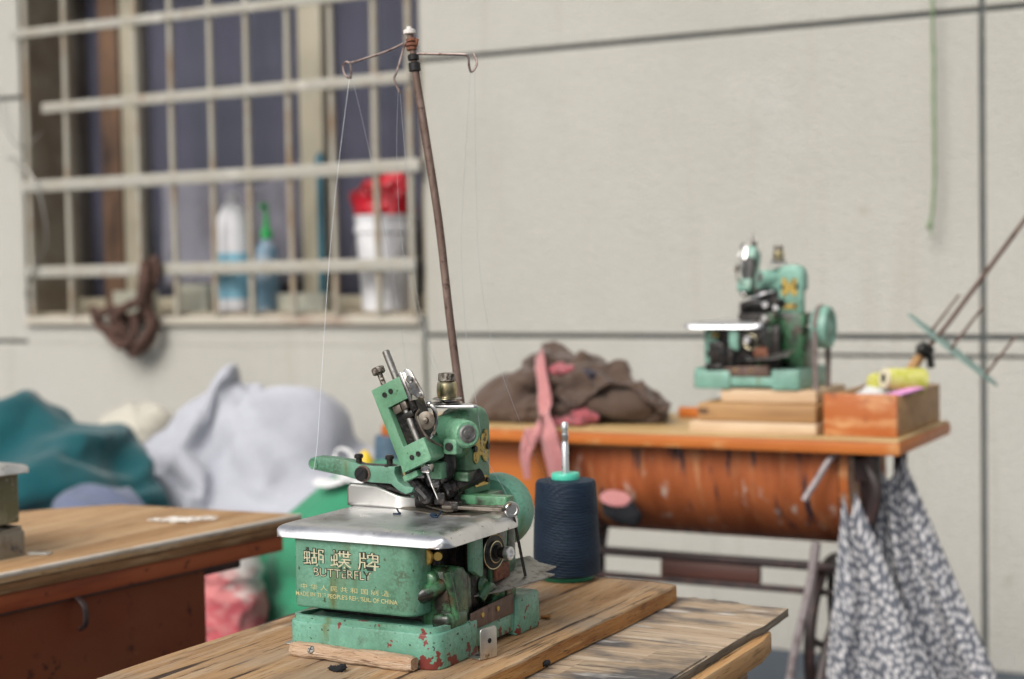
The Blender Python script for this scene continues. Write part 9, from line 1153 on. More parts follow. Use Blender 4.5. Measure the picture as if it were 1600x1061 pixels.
0,0,0,0,0,-5,-4,-2,0,0,0,0,0,-6,-4,-2,0,0,0,0,0,0,-6,-5,-3,-2,0,0,0,0,0,0,-6,-5,-3,-4,-1,0,0,0,0,0,0,-6,-6,-3,-4,-3,0,0,0,0,0,0,0,-5,-5,-5,-4,-3,-1,0,0,0,0,0,0,0,-5,-6,-6,-4,-3,-1,-1,0,0,0,0,0,0,0,0,0,0,0,0,0,-1,-1,0,0,0,-2,0,-1,0,0,-1,0,-3,0,2,0,0,-1,-3,-1,2,0,0,0,-1,-2,-3,2,0,-1,0,0,0,-1,-2,-1,0,-1,-1,0,0,0,0,-1,0,-1,-2,-3,-2,0,0,0,0,0,-3,-2,-3,-4,-4,-3,0,0,0,0,0,-2,-3,-4,-4,-4,-4,-4,0,0,0,0,0,-2,-3,-3,-2,-3,-2,-5,-7,0,0,0,0,0,0,-1,-2,-1,-2,-2,-5,-7,-6,0,-11,-4,0,0,0,1,11,3,0,11,10,0,0,0,0,0,0,0,0,0,0,0,0,0,0,0,0,0,0,0,0,0,0,0,-5,-6,-5,-1,0,-8,-9,-8,-4,-4,-8,-2,-7,-3,-9,0,-4,0,0,0,0,-6,0,0,0,2,2,0,-6,-2,2,-1,-5,-7,-6,-10,-5,0,0,0,0,0,0,0,0,0,0,0,0,0,0,0,-6,-2,0,0,0,0,0,0,0,0,0,0,0,0,0,-2,-7,0,2,-2,-8,-11,-10,-5,2,2,0,0,0,0,0,0,0,0,0,0,0,0,0,0,0,0,0,0,0,0,1,0,0,0,0,0,0,0,0,0,0,0,0,0,0,0,0,0,0,0,0,0,0,0,0,0,0,0,0,8,2,2,4,7,8,1,-7,-5,-6,-12,-7,-3,-10,-10,0,0,0,-1,-4,-6,-6,-2,0,1,4,0,4,3,8,5,3,3,2,0,8,10,1,4,-1,-2,-5,-1,-4,-2,-6,-7,-7,-2,-1,-1,-3,-1,2,4,6,6,2,4,4,10,7,3,1,2,0,-3,-7,-5,-7,-2,0,0,0,0,-2,-5,-1,-6,-3,-5,-5,-4,5,8,10,9,9,9,11,2,0,0,0,0,0,0,0,0,0,0,0,0,0,0,-5,-1,0,0,2,1,0,4,7,2,1,2,3,5,2,0,0,0,0,0,0,0,0,0,0,0,0,0,0,0,0,0,0,0,0,0,0,0,0,0,0,0,0,0,0,13,14,15,15,14,13,11,9,6,4,2,0,-2,-1,1,5,10,14,12,16,14,5,7,10,11,11,6,6,8,10,6,6,5,8,6,2,1,1,1,4,5,7,6,2,3,1,0,0,0,0,0,0,0,0,0,0,0,0,0,0,0,0,0,0,0,0,0,0,2,5,7,9,13,14,12,9,12,12,12,12,10,9,8,9,12,9,1,0,-2,1,15,16,17,13,7,7,9,10,8,4,8,11,10,8,7,11,8,8,13,18,13,11,6,4,2,7,6,11,10,10,8,9,6,8,4,6,9,9,9,4,2,2,2,1,0,10,9,7,7,4,3,2,0,0,0,0,0,0,0,0,8,8,7,10,8,7,9,7,6,7,7,7,5,7,4,3,4,4,5,6,4,9,4,4,4,5,3,2,10,10,6,5,4,3,1,0,8,10,10,6,5,3,1,0,0,5,6,8,9,6,3,1,0,0,0,8,5,5,6,6,4,2,0,0,0,0,15,11,6,3,4,3,1,0,0,0,0,0,16,16,13,8,3,2,1,0,0,0,0,0,0,16,15,15,12,8,3,1,0,0,0,0,0,0,0,10,9,10,8,9,9,5,5,7,7,3,4,4,6,2,3,3,3,4,2,3,0,1,1,2,1,2,5,0,0,0,0,0,1,2,5,0,0,0,0,0,0,0,1,3,0,0,0,0,0,0,0,0,0,1,0,0,0,0,0,0,0,0,0,0,1,0,0,0,0,0,0,0,0,0,0,0,1,0,0,0,0,0,0,0,0,0,0,0,0,1,0,0,0,0,0,0,0,0,0,0,0,0,0,0,9,5,6,5,7,10,6,10,12,15,10,12,14,14,13,12,14,13,10,7,8,14,16,12,6,4,6,9,14,15,10,7,6,7,7,4,10,14,10,5,7,8,4,3,2,6,11,8,6,7,7,3,2,2,2,3,7,10,8,7,6,3,3,7,8,8,4,4,4,4,4,4,4,7,9,7,5,6,3,3,2,1,1,1,4,5,4,5,4,9,11,2,3,2,0,-2,-1,3,3,2,2,2,8,8,8,12,9,13,10,13,10,13,11,14,11,18,12,15,14,13,12,15,15,11,14,11,9,12,14,10,13,13,11,5,8,12,12,10,13,12,9,3,7,9,12,10,11,12,9,14,6,6,5,8,11,9,9,13,14,12,6,5,4,4,7,8,8,3,5,3,1,11,11,10,7,11,7,6,11,6,4,1,-2,9,9,11,12,13,9,6,14,15,12,7,0,-2,9,8,8,10,12,12,7,10,11,16,13,10,5,-1,9,12,11,12,12,11,11,10,9,9,9,8,7,7,5,7,6,6,8,7,7,5,4,5,6,9,10,11,5,7,5,5,7,9,10,10,8,6,8,9,9,9,9,8,8,11,12,8,8,10,8,7,6,6,6,2,4,12,12,9,9,10,10,11,11,12,-4,2,6,10,12,13,14,15,16,16,17,17,-1,-5,-2,1,6,6,6,7,8,9,10,12,13,-3,-3,1,2,-2,0,2,4,6,8,10,12,14,15,9,5,9,3,5,9,1,3,5,9,0,2,4,6,6,2,-1,2,2,3,3,-3,3,0,0,1,1,1,-2,-1,1,0,0,0,0,0,-3,-1,0,0,0,0,0,0,0,-2,-1,0,0,0,0,0,0,0,0,-1,0,0,0,0,0,0,0,0,0,0,0,0,0,0,0,0,0,0,0,0,0,0,0,0,0,0,0,0,0,0,0,0,0,0,0,0,0,0,0,0,0,0,0,0,0,0,0,0,0,0,0,0,0,0,0,0,0,0,0,0,0,0,0,0,0,0,0,0,0,0,0,0,0,0,0,0,0,0,0,0,0,
0,0,0,0,0,0,0,0,0,0,0,0,0,0,0,0,0,0,0,0,0,0,0,0,0,0,0,0,0,0,0,0,0,0,0,0,0,0,0,0,0,0,0,0,0,0,0,0,0,0,0,0,0,0,0,0,0,0,0,0,0,0,0,0,0,0,0,0,0,0,0,0,0,2,1,6,1,4,8,2,10,4,4,2,12,6,9,2,10,14,7,9,10,1,5,8,6,8,7,10,3,3,-1,3,5,9,10,12,4,-6,-4,-2,3,8,8,8,13,5,-7,-9,-2,2,6,7,8,10,14,4,1,2,-2,-3,0,4,6,6,4,14,5,0,-2,-7,-7,-4,-1,3,3,0,3,12,6,0,0,-9,-6,-7,-4,-1,1,-2,-1,7,10,10,2,0,0,-9,-10,-7,-5,-3,0,-2,4,4,8,12,9,11,10,11,11,10,11,13,13,7,11,13,12,12,10,8,5,4,4,6,10,4,1,14,8,7,7,6,-5,3,9,8,4,-3,0,-1,-6,-3,9,16,7,-8,-3,5,10,-2,-2,1,12,20,10,1,2,8,13,-4,-6,-4,3,12,21,10,9,8,8,14,-6,-6,-4,-1,0,10,16,13,10,5,11,13,-1,-7,-4,0,2,-1,6,10,12,6,5,8,12,-7,-6,-3,1,2,0,4,8,12,6,2,2,4,7,3,4,1,3,4,-1,3,4,4,0,4,6,6,-1,1,0,1,1,-2,1,2,0,2,4,4,2,1,4,-3,-1,4,9,5,6,3,7,-5,-2,0,3,5,6,9,6,10,-11,-7,-3,-2,5,3,7,10,9,13,-10,-3,-1,-6,-5,-2,4,10,11,13,12,-10,-2,-2,-9,-10,-7,0,8,8,9,11,13,-14,-6,-5,-4,-12,-11,-6,-4,0,1,3,6,10,-12,-9,-3,-6,-11,-10,-10,-3,3,2,0,1,3,9,0,0,0,0,0,0,0,0,0,0,0,0,0,0,0,0,0,0,0,0,0,0,0,0,0,0,0,0,0,0,0,0,0,0,0,0,0,0,0,0,0,0,0,0,0,0,0,0,0,0,0,0,0,0,0,0,0,0,0,0,0,0,0,0,0,0,0,0,0,0,0,0,0,0,0,0,0,0,0,0,0,0,0,0,0,0,0,0,0,0,0,0,0,0,0,0,0,0,0,0,0,0,0,0,0,3,0,3,0,0,1,0,0,0,2,0,0,0,0,1,0,0,0,0,1,3,0,0,0,0,0,0,2,0,0,0,0,0,-1,-2,-2,0,0,0,0,0,0,-2,-5,-4,0,0,0,0,0,0,0,1,0,-2,0,0,0,0,0,0,0,0,0,0,0,0,0,0,0,0,0,0,0,0,0,0,0,0,0,0,0,0,0,0,0,0,0,0,0,4,0,0,0,0,0,0,0,0,0,0,0,0,1,-6,9,5,8,1,4,7,-1,1,8,7,-3,0,2,10,8,-3,-3,-5,0,4,6,-7,-7,-7,-10,-5,-1,-2,-10,-11,-7,-10,-11,-7,0,0,0,0,-4,-11,-10,-10,-4,-1,-4,-4,0,0,-3,-7,-7,-2,0,1,0,0,0,0,-3,-1,-7,0,-7,-2,2,-3,0,0,0,0,0,-8,0,-4,1,-7,-8,-6,0,0,0,0,0,-6,-1,0,0,0,2,2,0,0,0,0,0,0,2,-2,-5,-6,-9,-6,-3,-6,-6,4,5,2,1,3,4,2,1,2,3,2,3,2,2,5,8,2,2,4,3,3,6,6,1,0,4,4,4,-2,4,4,6,6,2,2,1,1,0,-2,-2,0,2,1,0,-2,-5,0,-3,-4,-2,-2,-3,-3,-2,-3,-1,-5,-4,-4,-6,-8,-8,-7,-7,-6,-5,-4,-4,-6,-1,-5,1,0,1,0,0,-1,-2,-5,-5,0,-6,0,-4,2,-2,1,-5,-6,-6,-9,-5,-1,0,0,0,-4,-1,-7,-4,-5,-4,-6,-11,-4,2,6,5,9,4,1,11,11,9,6,13,11,11,8,5,5,4,2,4,4,2,-3,-1,2,-5,-3,-7,-1,-9,-4,0,-7,-6,-8,-10,-9,-9,-9,7,-2,-5,-7,-11,-9,-6,-2,1,0,-4,-9,-7,0,-5,-6,-3,-6,-2,-7,-3,-1,-3,-5,-7,-6,-4,-2,-3,-5,-7,-11,-3,0,0,0,-5,-3,-4,0,-6,-9,-3,-3,0,3,0,0,0,0,-4,1,-1,-5,-9,-13,-12,-10,-6,-5,0,0,0,-2,-4,0,0,0,0,0,0,0,0,0,0,0,0,0,0,0,0,0,0,0,0,0,0,0,0,0,0,0,0,0,0,0,0,0,0,0,0,0,0,0,0,0,0,0,0,0,0,0,0,0,0,0,0,0,0,0,0,0,0,0,0,0,0,0,0,0,0,0,0,0,0,0,0,0,0,0,0,0,0,0,0,0,0,0,0,0,0,0,0,0,0,0,0,0,0,0,0,0,0,0,0,0,0,0,0,0,0,0,0,0,0,0,0,0,0,0,0,0,0,0,0,0,0,0,0,0,0,0,0,0,0,0,0,0,0,0,0,0,0,0,0,0,0,0,0,0,0,0,0,0,0,0,0,0,0,0,0,0,0,0,0,0,0,0,0,0,0,0,0,0,0,0,0,0,0,0,0,0,0,0,0,0,0,0,0,0,0,0,0,0,0,0,0,0,0,0,0,0,-8,0,0,0,0,0,0,0,0,0,0,0,0,-6,-10,0,-5,0,0,0,3,0,0,0,0,0,0,0,0,0,0,0,0,0,0,0,0,0,0,0,0,0,0,0,0,0,0,0,0,0,0,0,0,0,0,0,0,0,0,0,0,0,0,0,0,0,0,0,0,-6,0,0,0,0,0,0,0,0,0,0,0,0,0,0,0,0,0,0,0,0,0,0,0,0,0,0,0,0,0,0,0,0,0,0,0,0,0,0,0,0,0,0,0,0,0,0,0,0,0,0,0,0,0,0,0,0,0,0,0,0,0,0,0,0,0,2,0,0,0,0,0,-1,-6,0,0,0,0,0,-3,-7,-4,0,0,0,0,0,-5,-9,0,0,0,0,0,0,0,-4,-9,0,-5,0,0,0,0,0,0,-4,-8,-1,-5,1,0,0,0,0,0,0,-5,-8,0,-4,0,0,0,0,0,0,0,0,-8,-10,0,
-1,-3,-4,0,0,0,0,0,0,0,-5,-7,0,-2,-2,-1,-5,0,0,0,0,0,0,0,0,0,0,0,0,0,-2,-5,0,0,0,1,-5,-7,0,0,-4,-1,-1,-7,-1,0,0,-6,-7,0,-8,-7,0,0,-2,-1,-8,-3,-1,-2,0,0,0,-4,-2,-5,-1,-9,-7,0,0,0,-3,0,-6,-1,-7,-2,-1,0,0,0,0,2,0,-3,0,-3,-6,-8,0,0,0,0,-2,-1,0,-1,-7,-7,-1,-3,0,0,0,0,0,-1,-3,1,-5,-10,-2,-7,-7,0,0,0,0,0,0,-3,1,-2,-8,-4,-7,-2,-9,])
settle(jk, 0.004, [
17,17,17,14,14,14,13,13,13,12,12,12,12,13,11,10,11,10,9,9,9,9,8,8,8,8,8,8,8,10,9,9,9,10,11,8,9,9,11,10,11,17,17,15,14,13,12,11,12,12,13,12,12,12,11,11,8,8,10,9,9,8,9,7,8,7,7,8,8,8,9,9,8,8,8,10,9,8,9,8,10,11,18,16,14,12,12,11,10,10,10,11,12,12,12,12,11,9,7,7,9,9,9,7,7,7,7,7,8,8,8,9,9,9,8,8,10,10,9,7,7,9,11,16,16,14,12,12,11,10,10,10,10,11,12,11,11,10,10,8,8,8,9,9,7,7,6,6,7,8,8,8,8,9,9,8,7,9,10,9,6,5,7,7,13,14,14,12,12,11,10,10,10,10,10,11,11,11,11,9,9,7,7,8,8,8,7,7,7,7,8,8,8,8,9,8,8,7,8,9,8,6,3,4,5,12,12,13,12,12,11,10,10,10,10,11,11,11,11,11,9,9,8,8,8,7,7,7,6,7,7,7,8,8,8,9,8,8,7,9,9,8,6,4,2,4,11,11,11,12,12,11,11,10,10,11,11,11,11,9,11,9,9,8,8,8,8,7,7,7,7,8,8,8,8,8,8,8,8,7,8,7,6,5,5,3,2,10,11,11,12,12,12,11,11,11,11,11,10,9,8,9,9,9,9,9,9,9,8,8,8,8,8,8,8,8,8,8,9,8,6,5,4,2,2,2,2,2,11,9,10,12,12,12,12,11,11,11,10,8,7,8,9,9,9,9,9,10,10,10,9,9,9,9,9,9,9,8,8,9,7,6,5,4,3,2,2,2,2,9,10,10,10,10,11,12,11,11,10,9,8,7,8,8,9,10,9,10,11,10,10,9,10,9,9,9,9,8,8,8,7,7,6,5,3,3,2,2,2,2,9,10,10,11,10,9,9,10,10,9,9,8,8,9,9,9,10,9,10,11,9,9,8,8,10,9,9,9,9,8,8,7,7,6,5,4,3,3,2,2,3,9,9,11,11,11,10,9,9,9,9,9,9,9,9,9,10,10,10,10,9,9,9,9,9,9,10,10,9,8,9,8,7,7,6,5,4,3,3,3,3,3,10,9,9,9,9,9,10,10,10,10,10,10,10,10,10,11,11,10,10,10,10,10,9,9,10,10,11,11,9,9,8,7,7,6,5,5,4,4,4,4,4,10,9,9,9,9,9,10,10,10,11,11,11,11,11,11,11,11,11,10,10,10,10,9,9,10,11,10,9,9,9,8,8,7,7,6,5,4,5,5,4,5,10,10,9,9,9,9,10,10,11,11,11,12,11,12,11,11,11,10,9,10,10,10,9,10,10,11,10,9,10,9,8,8,7,7,6,6,5,5,5,5,5,10,10,9,8,8,9,10,11,11,11,12,11,12,12,12,11,11,11,10,9,10,10,9,10,9,10,9,9,10,10,9,8,8,7,7,6,5,5,5,4,5,11,10,10,9,9,9,10,11,11,12,11,12,12,12,11,12,12,12,11,9,8,9,9,10,9,9,8,9,10,10,9,7,8,7,8,7,5,5,4,4,3,11,11,10,9,10,10,11,11,12,12,12,12,12,11,12,11,12,12,12,10,9,9,9,10,9,9,8,9,8,9,9,7,8,7,6,5,6,4,5,4,3,10,10,11,10,10,10,11,12,12,12,12,12,11,11,11,11,12,13,12,12,10,9,9,9,9,9,8,8,8,9,8,7,8,7,7,5,5,4,4,4,3,11,10,11,10,11,11,12,12,12,12,11,10,11,10,11,13,13,11,11,8,8,9,9,9,9,9,9,9,9,8,8,7,8,7,5,5,4,4,3,4,4,10,11,9,9,10,10,10,11,11,11,10,11,10,11,11,13,13,10,7,7,8,8,9,9,8,8,9,9,9,8,8,7,6,6,4,3,3,3,2,2,3,11,9,9,10,10,10,10,9,9,9,10,10,11,10,11,13,11,8,6,6,8,9,9,9,9,8,8,8,8,8,7,6,5,4,3,2,3,3,2,1,3,8,10,10,9,10,10,11,10,10,10,9,10,11,10,13,11,9,8,5,7,9,9,9,9,9,9,8,8,7,7,7,6,5,4,3,1,3,3,2,1,0,9,8,10,9,11,11,11,11,11,11,10,10,11,11,12,11,8,6,7,7,8,9,9,10,10,9,8,8,7,6,7,6,5,4,2,1,3,3,1,0,0,8,8,8,10,10,11,11,11,10,11,11,11,11,11,11,9,7,7,8,8,7,10,10,9,10,9,8,7,6,6,5,5,4,2,3,2,3,1,2,0,0,8,8,8,10,11,10,9,9,9,10,10,11,11,12,11,10,8,8,8,7,8,7,9,10,9,9,8,7,6,5,4,3,3,1,3,3,2,0,2,0,-1,8,8,8,10,9,9,8,8,10,10,11,11,11,12,12,10,9,8,8,8,5,7,7,9,9,9,8,6,5,4,3,2,0,0,3,2,0,0,1,0,-1,8,8,8,8,8,8,7,8,7,10,9,11,12,11,11,11,9,8,8,7,5,6,7,8,8,8,7,5,4,2,2,1,0,0,2,1,0,-1,-2,0,-1,8,9,9,9,7,7,7,8,8,8,10,11,12,12,11,10,9,8,7,7,5,5,3,3,5,5,5,4,3,1,0,-1,-1,0,1,0,-1,-1,-2,-3,-4,8,8,9,7,7,7,8,8,8,9,10,12,13,13,12,10,9,8,7,7,4,3,3,2,2,4,4,2,2,1,0,-1,-1,0,0,0,-1,-1,-3,-4,-5,7,8,8,8,7,8,7,7,8,9,11,12,13,13,12,10,9,7,6,5,4,3,1,2,1,3,2,1,0,-1,
0,-1,0,0,0,0,-1,-2,-2,-4,-5,7,8,8,8,8,7,7,8,9,9,11,12,13,13,12,10,8,7,6,6,4,4,2,0,1,1,2,1,0,0,-1,-1,0,0,0,0,-1,-1,-4,-4,-6,7,8,8,9,9,9,8,9,9,9,10,10,12,12,10,9,7,6,7,5,4,2,1,-1,0,0,1,1,0,0,-1,-1,-2,-1,0,0,-1,-3,-3,-4,-7,7,9,9,10,10,10,9,9,9,9,10,10,10,9,10,9,7,6,7,6,2,2,-1,-1,0,1,1,1,1,0,0,-1,-2,-2,-2,-1,-2,-3,-3,-5,-7,7,9,10,10,10,10,10,10,10,10,10,10,8,9,9,8,7,7,5,4,2,1,0,-1,0,1,2,2,1,1,0,-1,-1,-2,-2,-4,-3,-4,-3,-5,-7,8,9,9,11,11,10,10,10,10,10,9,9,8,8,9,8,7,7,4,4,2,1,0,0,1,2,2,2,2,1,0,0,-1,-2,-4,-5,-5,-4,-4,-5,-7,8,9,9,10,10,10,10,9,9,7,7,8,7,8,8,8,7,7,5,4,2,1,1,0,2,2,2,2,2,1,0,0,-1,-2,-3,-5,-5,-4,-5,-5,-7,8,8,8,9,10,10,10,8,7,6,6,8,8,8,8,8,7,6,6,3,2,2,1,1,2,2,2,2,1,1,0,-1,-1,-1,-3,-4,-6,-5,-7,-7,-7,7,7,8,8,8,9,9,7,7,6,6,7,8,8,8,8,7,6,4,3,2,2,1,1,2,2,2,2,1,0,0,-1,-1,0,-2,-4,-5,-7,-7,-7,-7,7,8,8,7,8,9,7,8,6,6,6,7,8,8,8,8,8,7,5,4,3,1,1,1,2,3,3,2,1,1,0,-1,0,-1,-1,-2,-4,-6,-6,-7,-7,7,8,7,7,8,7,8,7,6,6,5,6,8,7,8,8,7,7,6,4,3,2,0,1,2,2,2,2,1,1,0,-1,-1,0,-3,-2,-5,-6,-6,-8,-8,8,9,8,7,6,6,7,6,5,4,5,6,5,7,9,8,8,7,6,4,2,1,0,-2,0,2,2,2,2,1,0,-1,0,-3,-4,-5,-5,-6,-7,-8,-9,6,8,8,7,7,6,6,5,4,4,5,5,6,6,8,9,8,8,6,4,1,-1,-1,-1,-2,-1,1,2,1,1,0,-1,-2,-3,-4,-4,-7,-7,-7,-8,-9,6,6,6,7,6,5,6,5,4,3,5,5,4,6,8,9,9,7,6,4,0,-2,-4,-3,-1,-2,-1,-1,1,0,-1,-2,-2,-4,-4,-6,-6,-6,-7,-8,-9,7,6,6,5,6,5,5,5,4,4,3,5,4,4,5,7,8,8,5,3,0,-3,-6,-6,-3,-1,-2,-2,-1,-1,-2,-3,-4,-4,-6,-6,-7,-9,-8,-8,-11,5,6,5,5,4,5,5,5,4,4,4,3,5,4,4,5,6,7,5,2,0,-5,-6,-8,-7,-5,-1,-2,-2,-3,-3,-4,-5,-6,-5,-7,-11,-9,-9,-10,-11,5,4,5,3,5,5,4,4,5,4,4,4,4,4,4,4,4,4,3,0,-4,-5,-8,-7,-8,-7,-3,-2,-3,-4,-4,-5,-5,-6,-6,-9,-10,-11,-11,-11,-10,4,5,4,4,5,4,3,3,3,2,1,0,0,-2,-3,-3,-4,-6,-5,-6,-5,-4,-2,-2,-1,-1,0,0,1,0,-2,-2,-2,-4,-5,-4,-5,-5,-5,-4,-6,5,4,4,3,3,1,0,-1,0,1,0,0,0,-1,-2,-2,-3,-4,-6,-6,-4,-3,-2,-1,-2,-2,0,0,1,0,-1,-1,-2,-3,-5,-6,-5,-6,-5,-6,-6,4,5,5,5,0,-2,-3,-3,-3,-2,-1,-1,-1,-1,-1,-1,-1,-3,-4,-4,-3,-2,-2,-1,-2,-2,-1,0,0,1,0,0,0,-2,-3,-6,-6,-5,-4,-6,-7,5,6,6,4,0,-3,-4,-5,-5,-4,-3,-2,-2,-2,-3,-2,-2,-2,-2,-3,-2,-1,-1,-2,-2,-2,-1,0,-1,0,1,1,1,0,-2,-5,-6,-5,-4,-6,-7,7,6,6,4,-1,-3,-5,-5,-4,-3,-4,-3,-3,-2,-2,-3,-3,-2,-2,-2,-1,-1,-2,-2,-2,-1,0,0,1,1,1,1,1,1,-1,-4,-5,-4,-5,-4,-5,5,6,5,4,-1,-3,-5,-5,-4,-3,-3,-3,-3,-2,-2,-3,-3,-2,-2,-1,-1,-1,-1,-1,-2,-1,-1,1,2,2,2,2,2,-1,-2,-3,-3,-3,-4,-3,-5,6,4,4,4,0,-3,-4,-4,-3,-2,-2,-1,0,-3,-4,-4,-3,-2,-2,-1,-1,-1,0,-1,0,0,0,1,2,3,3,3,2,-2,-3,-3,-3,-3,-3,-2,-2,5,4,3,3,1,-2,-3,-3,-3,-1,-1,1,-2,-2,-2,-4,-3,-2,-1,-1,0,0,0,0,0,1,0,1,1,2,2,3,1,-2,-3,-2,-2,-2,-2,-2,-2,6,6,5,3,1,0,-2,-2,-2,-1,0,-1,-1,-1,-3,-3,-3,-2,-1,0,0,0,0,0,0,1,1,1,1,2,2,2,0,-2,-3,-2,-1,-3,-3,-2,-2,7,5,6,5,3,2,0,-1,-1,-1,0,-1,0,-3,-2,-2,-2,-1,0,0,-1,-1,0,0,1,1,1,1,1,2,1,1,1,-1,0,0,-2,-3,-3,-2,-2,6,5,5,4,4,4,2,0,-1,-1,-1,0,0,-1,-1,-2,-1,0,0,0,-1,-1,-1,0,1,2,2,1,2,1,1,1,1,0,1,2,-1,-2,-3,-2,-2,5,5,5,5,4,4,4,2,1,0,0,0,0,0,0,-1,0,1,0,-1,-1,-1,-1,0,2,3,3,2,1,2,1,1,1,1,2,2,1,-2,-2,-2,-2,5,5,5,5,5,5,5,3,1,0,0,-1,0,0,0,-1,0,0,1,-1,-1,-1,0,0,2,4,5,4,3,1,2,2,2,2,2,2,2,0,-2,-2,-1,5,5,6,6,5,5,5,4,1,1,1,0,0,0,0,0,0,1,0,-1,-1,-1,0,1,3,5,5,2,
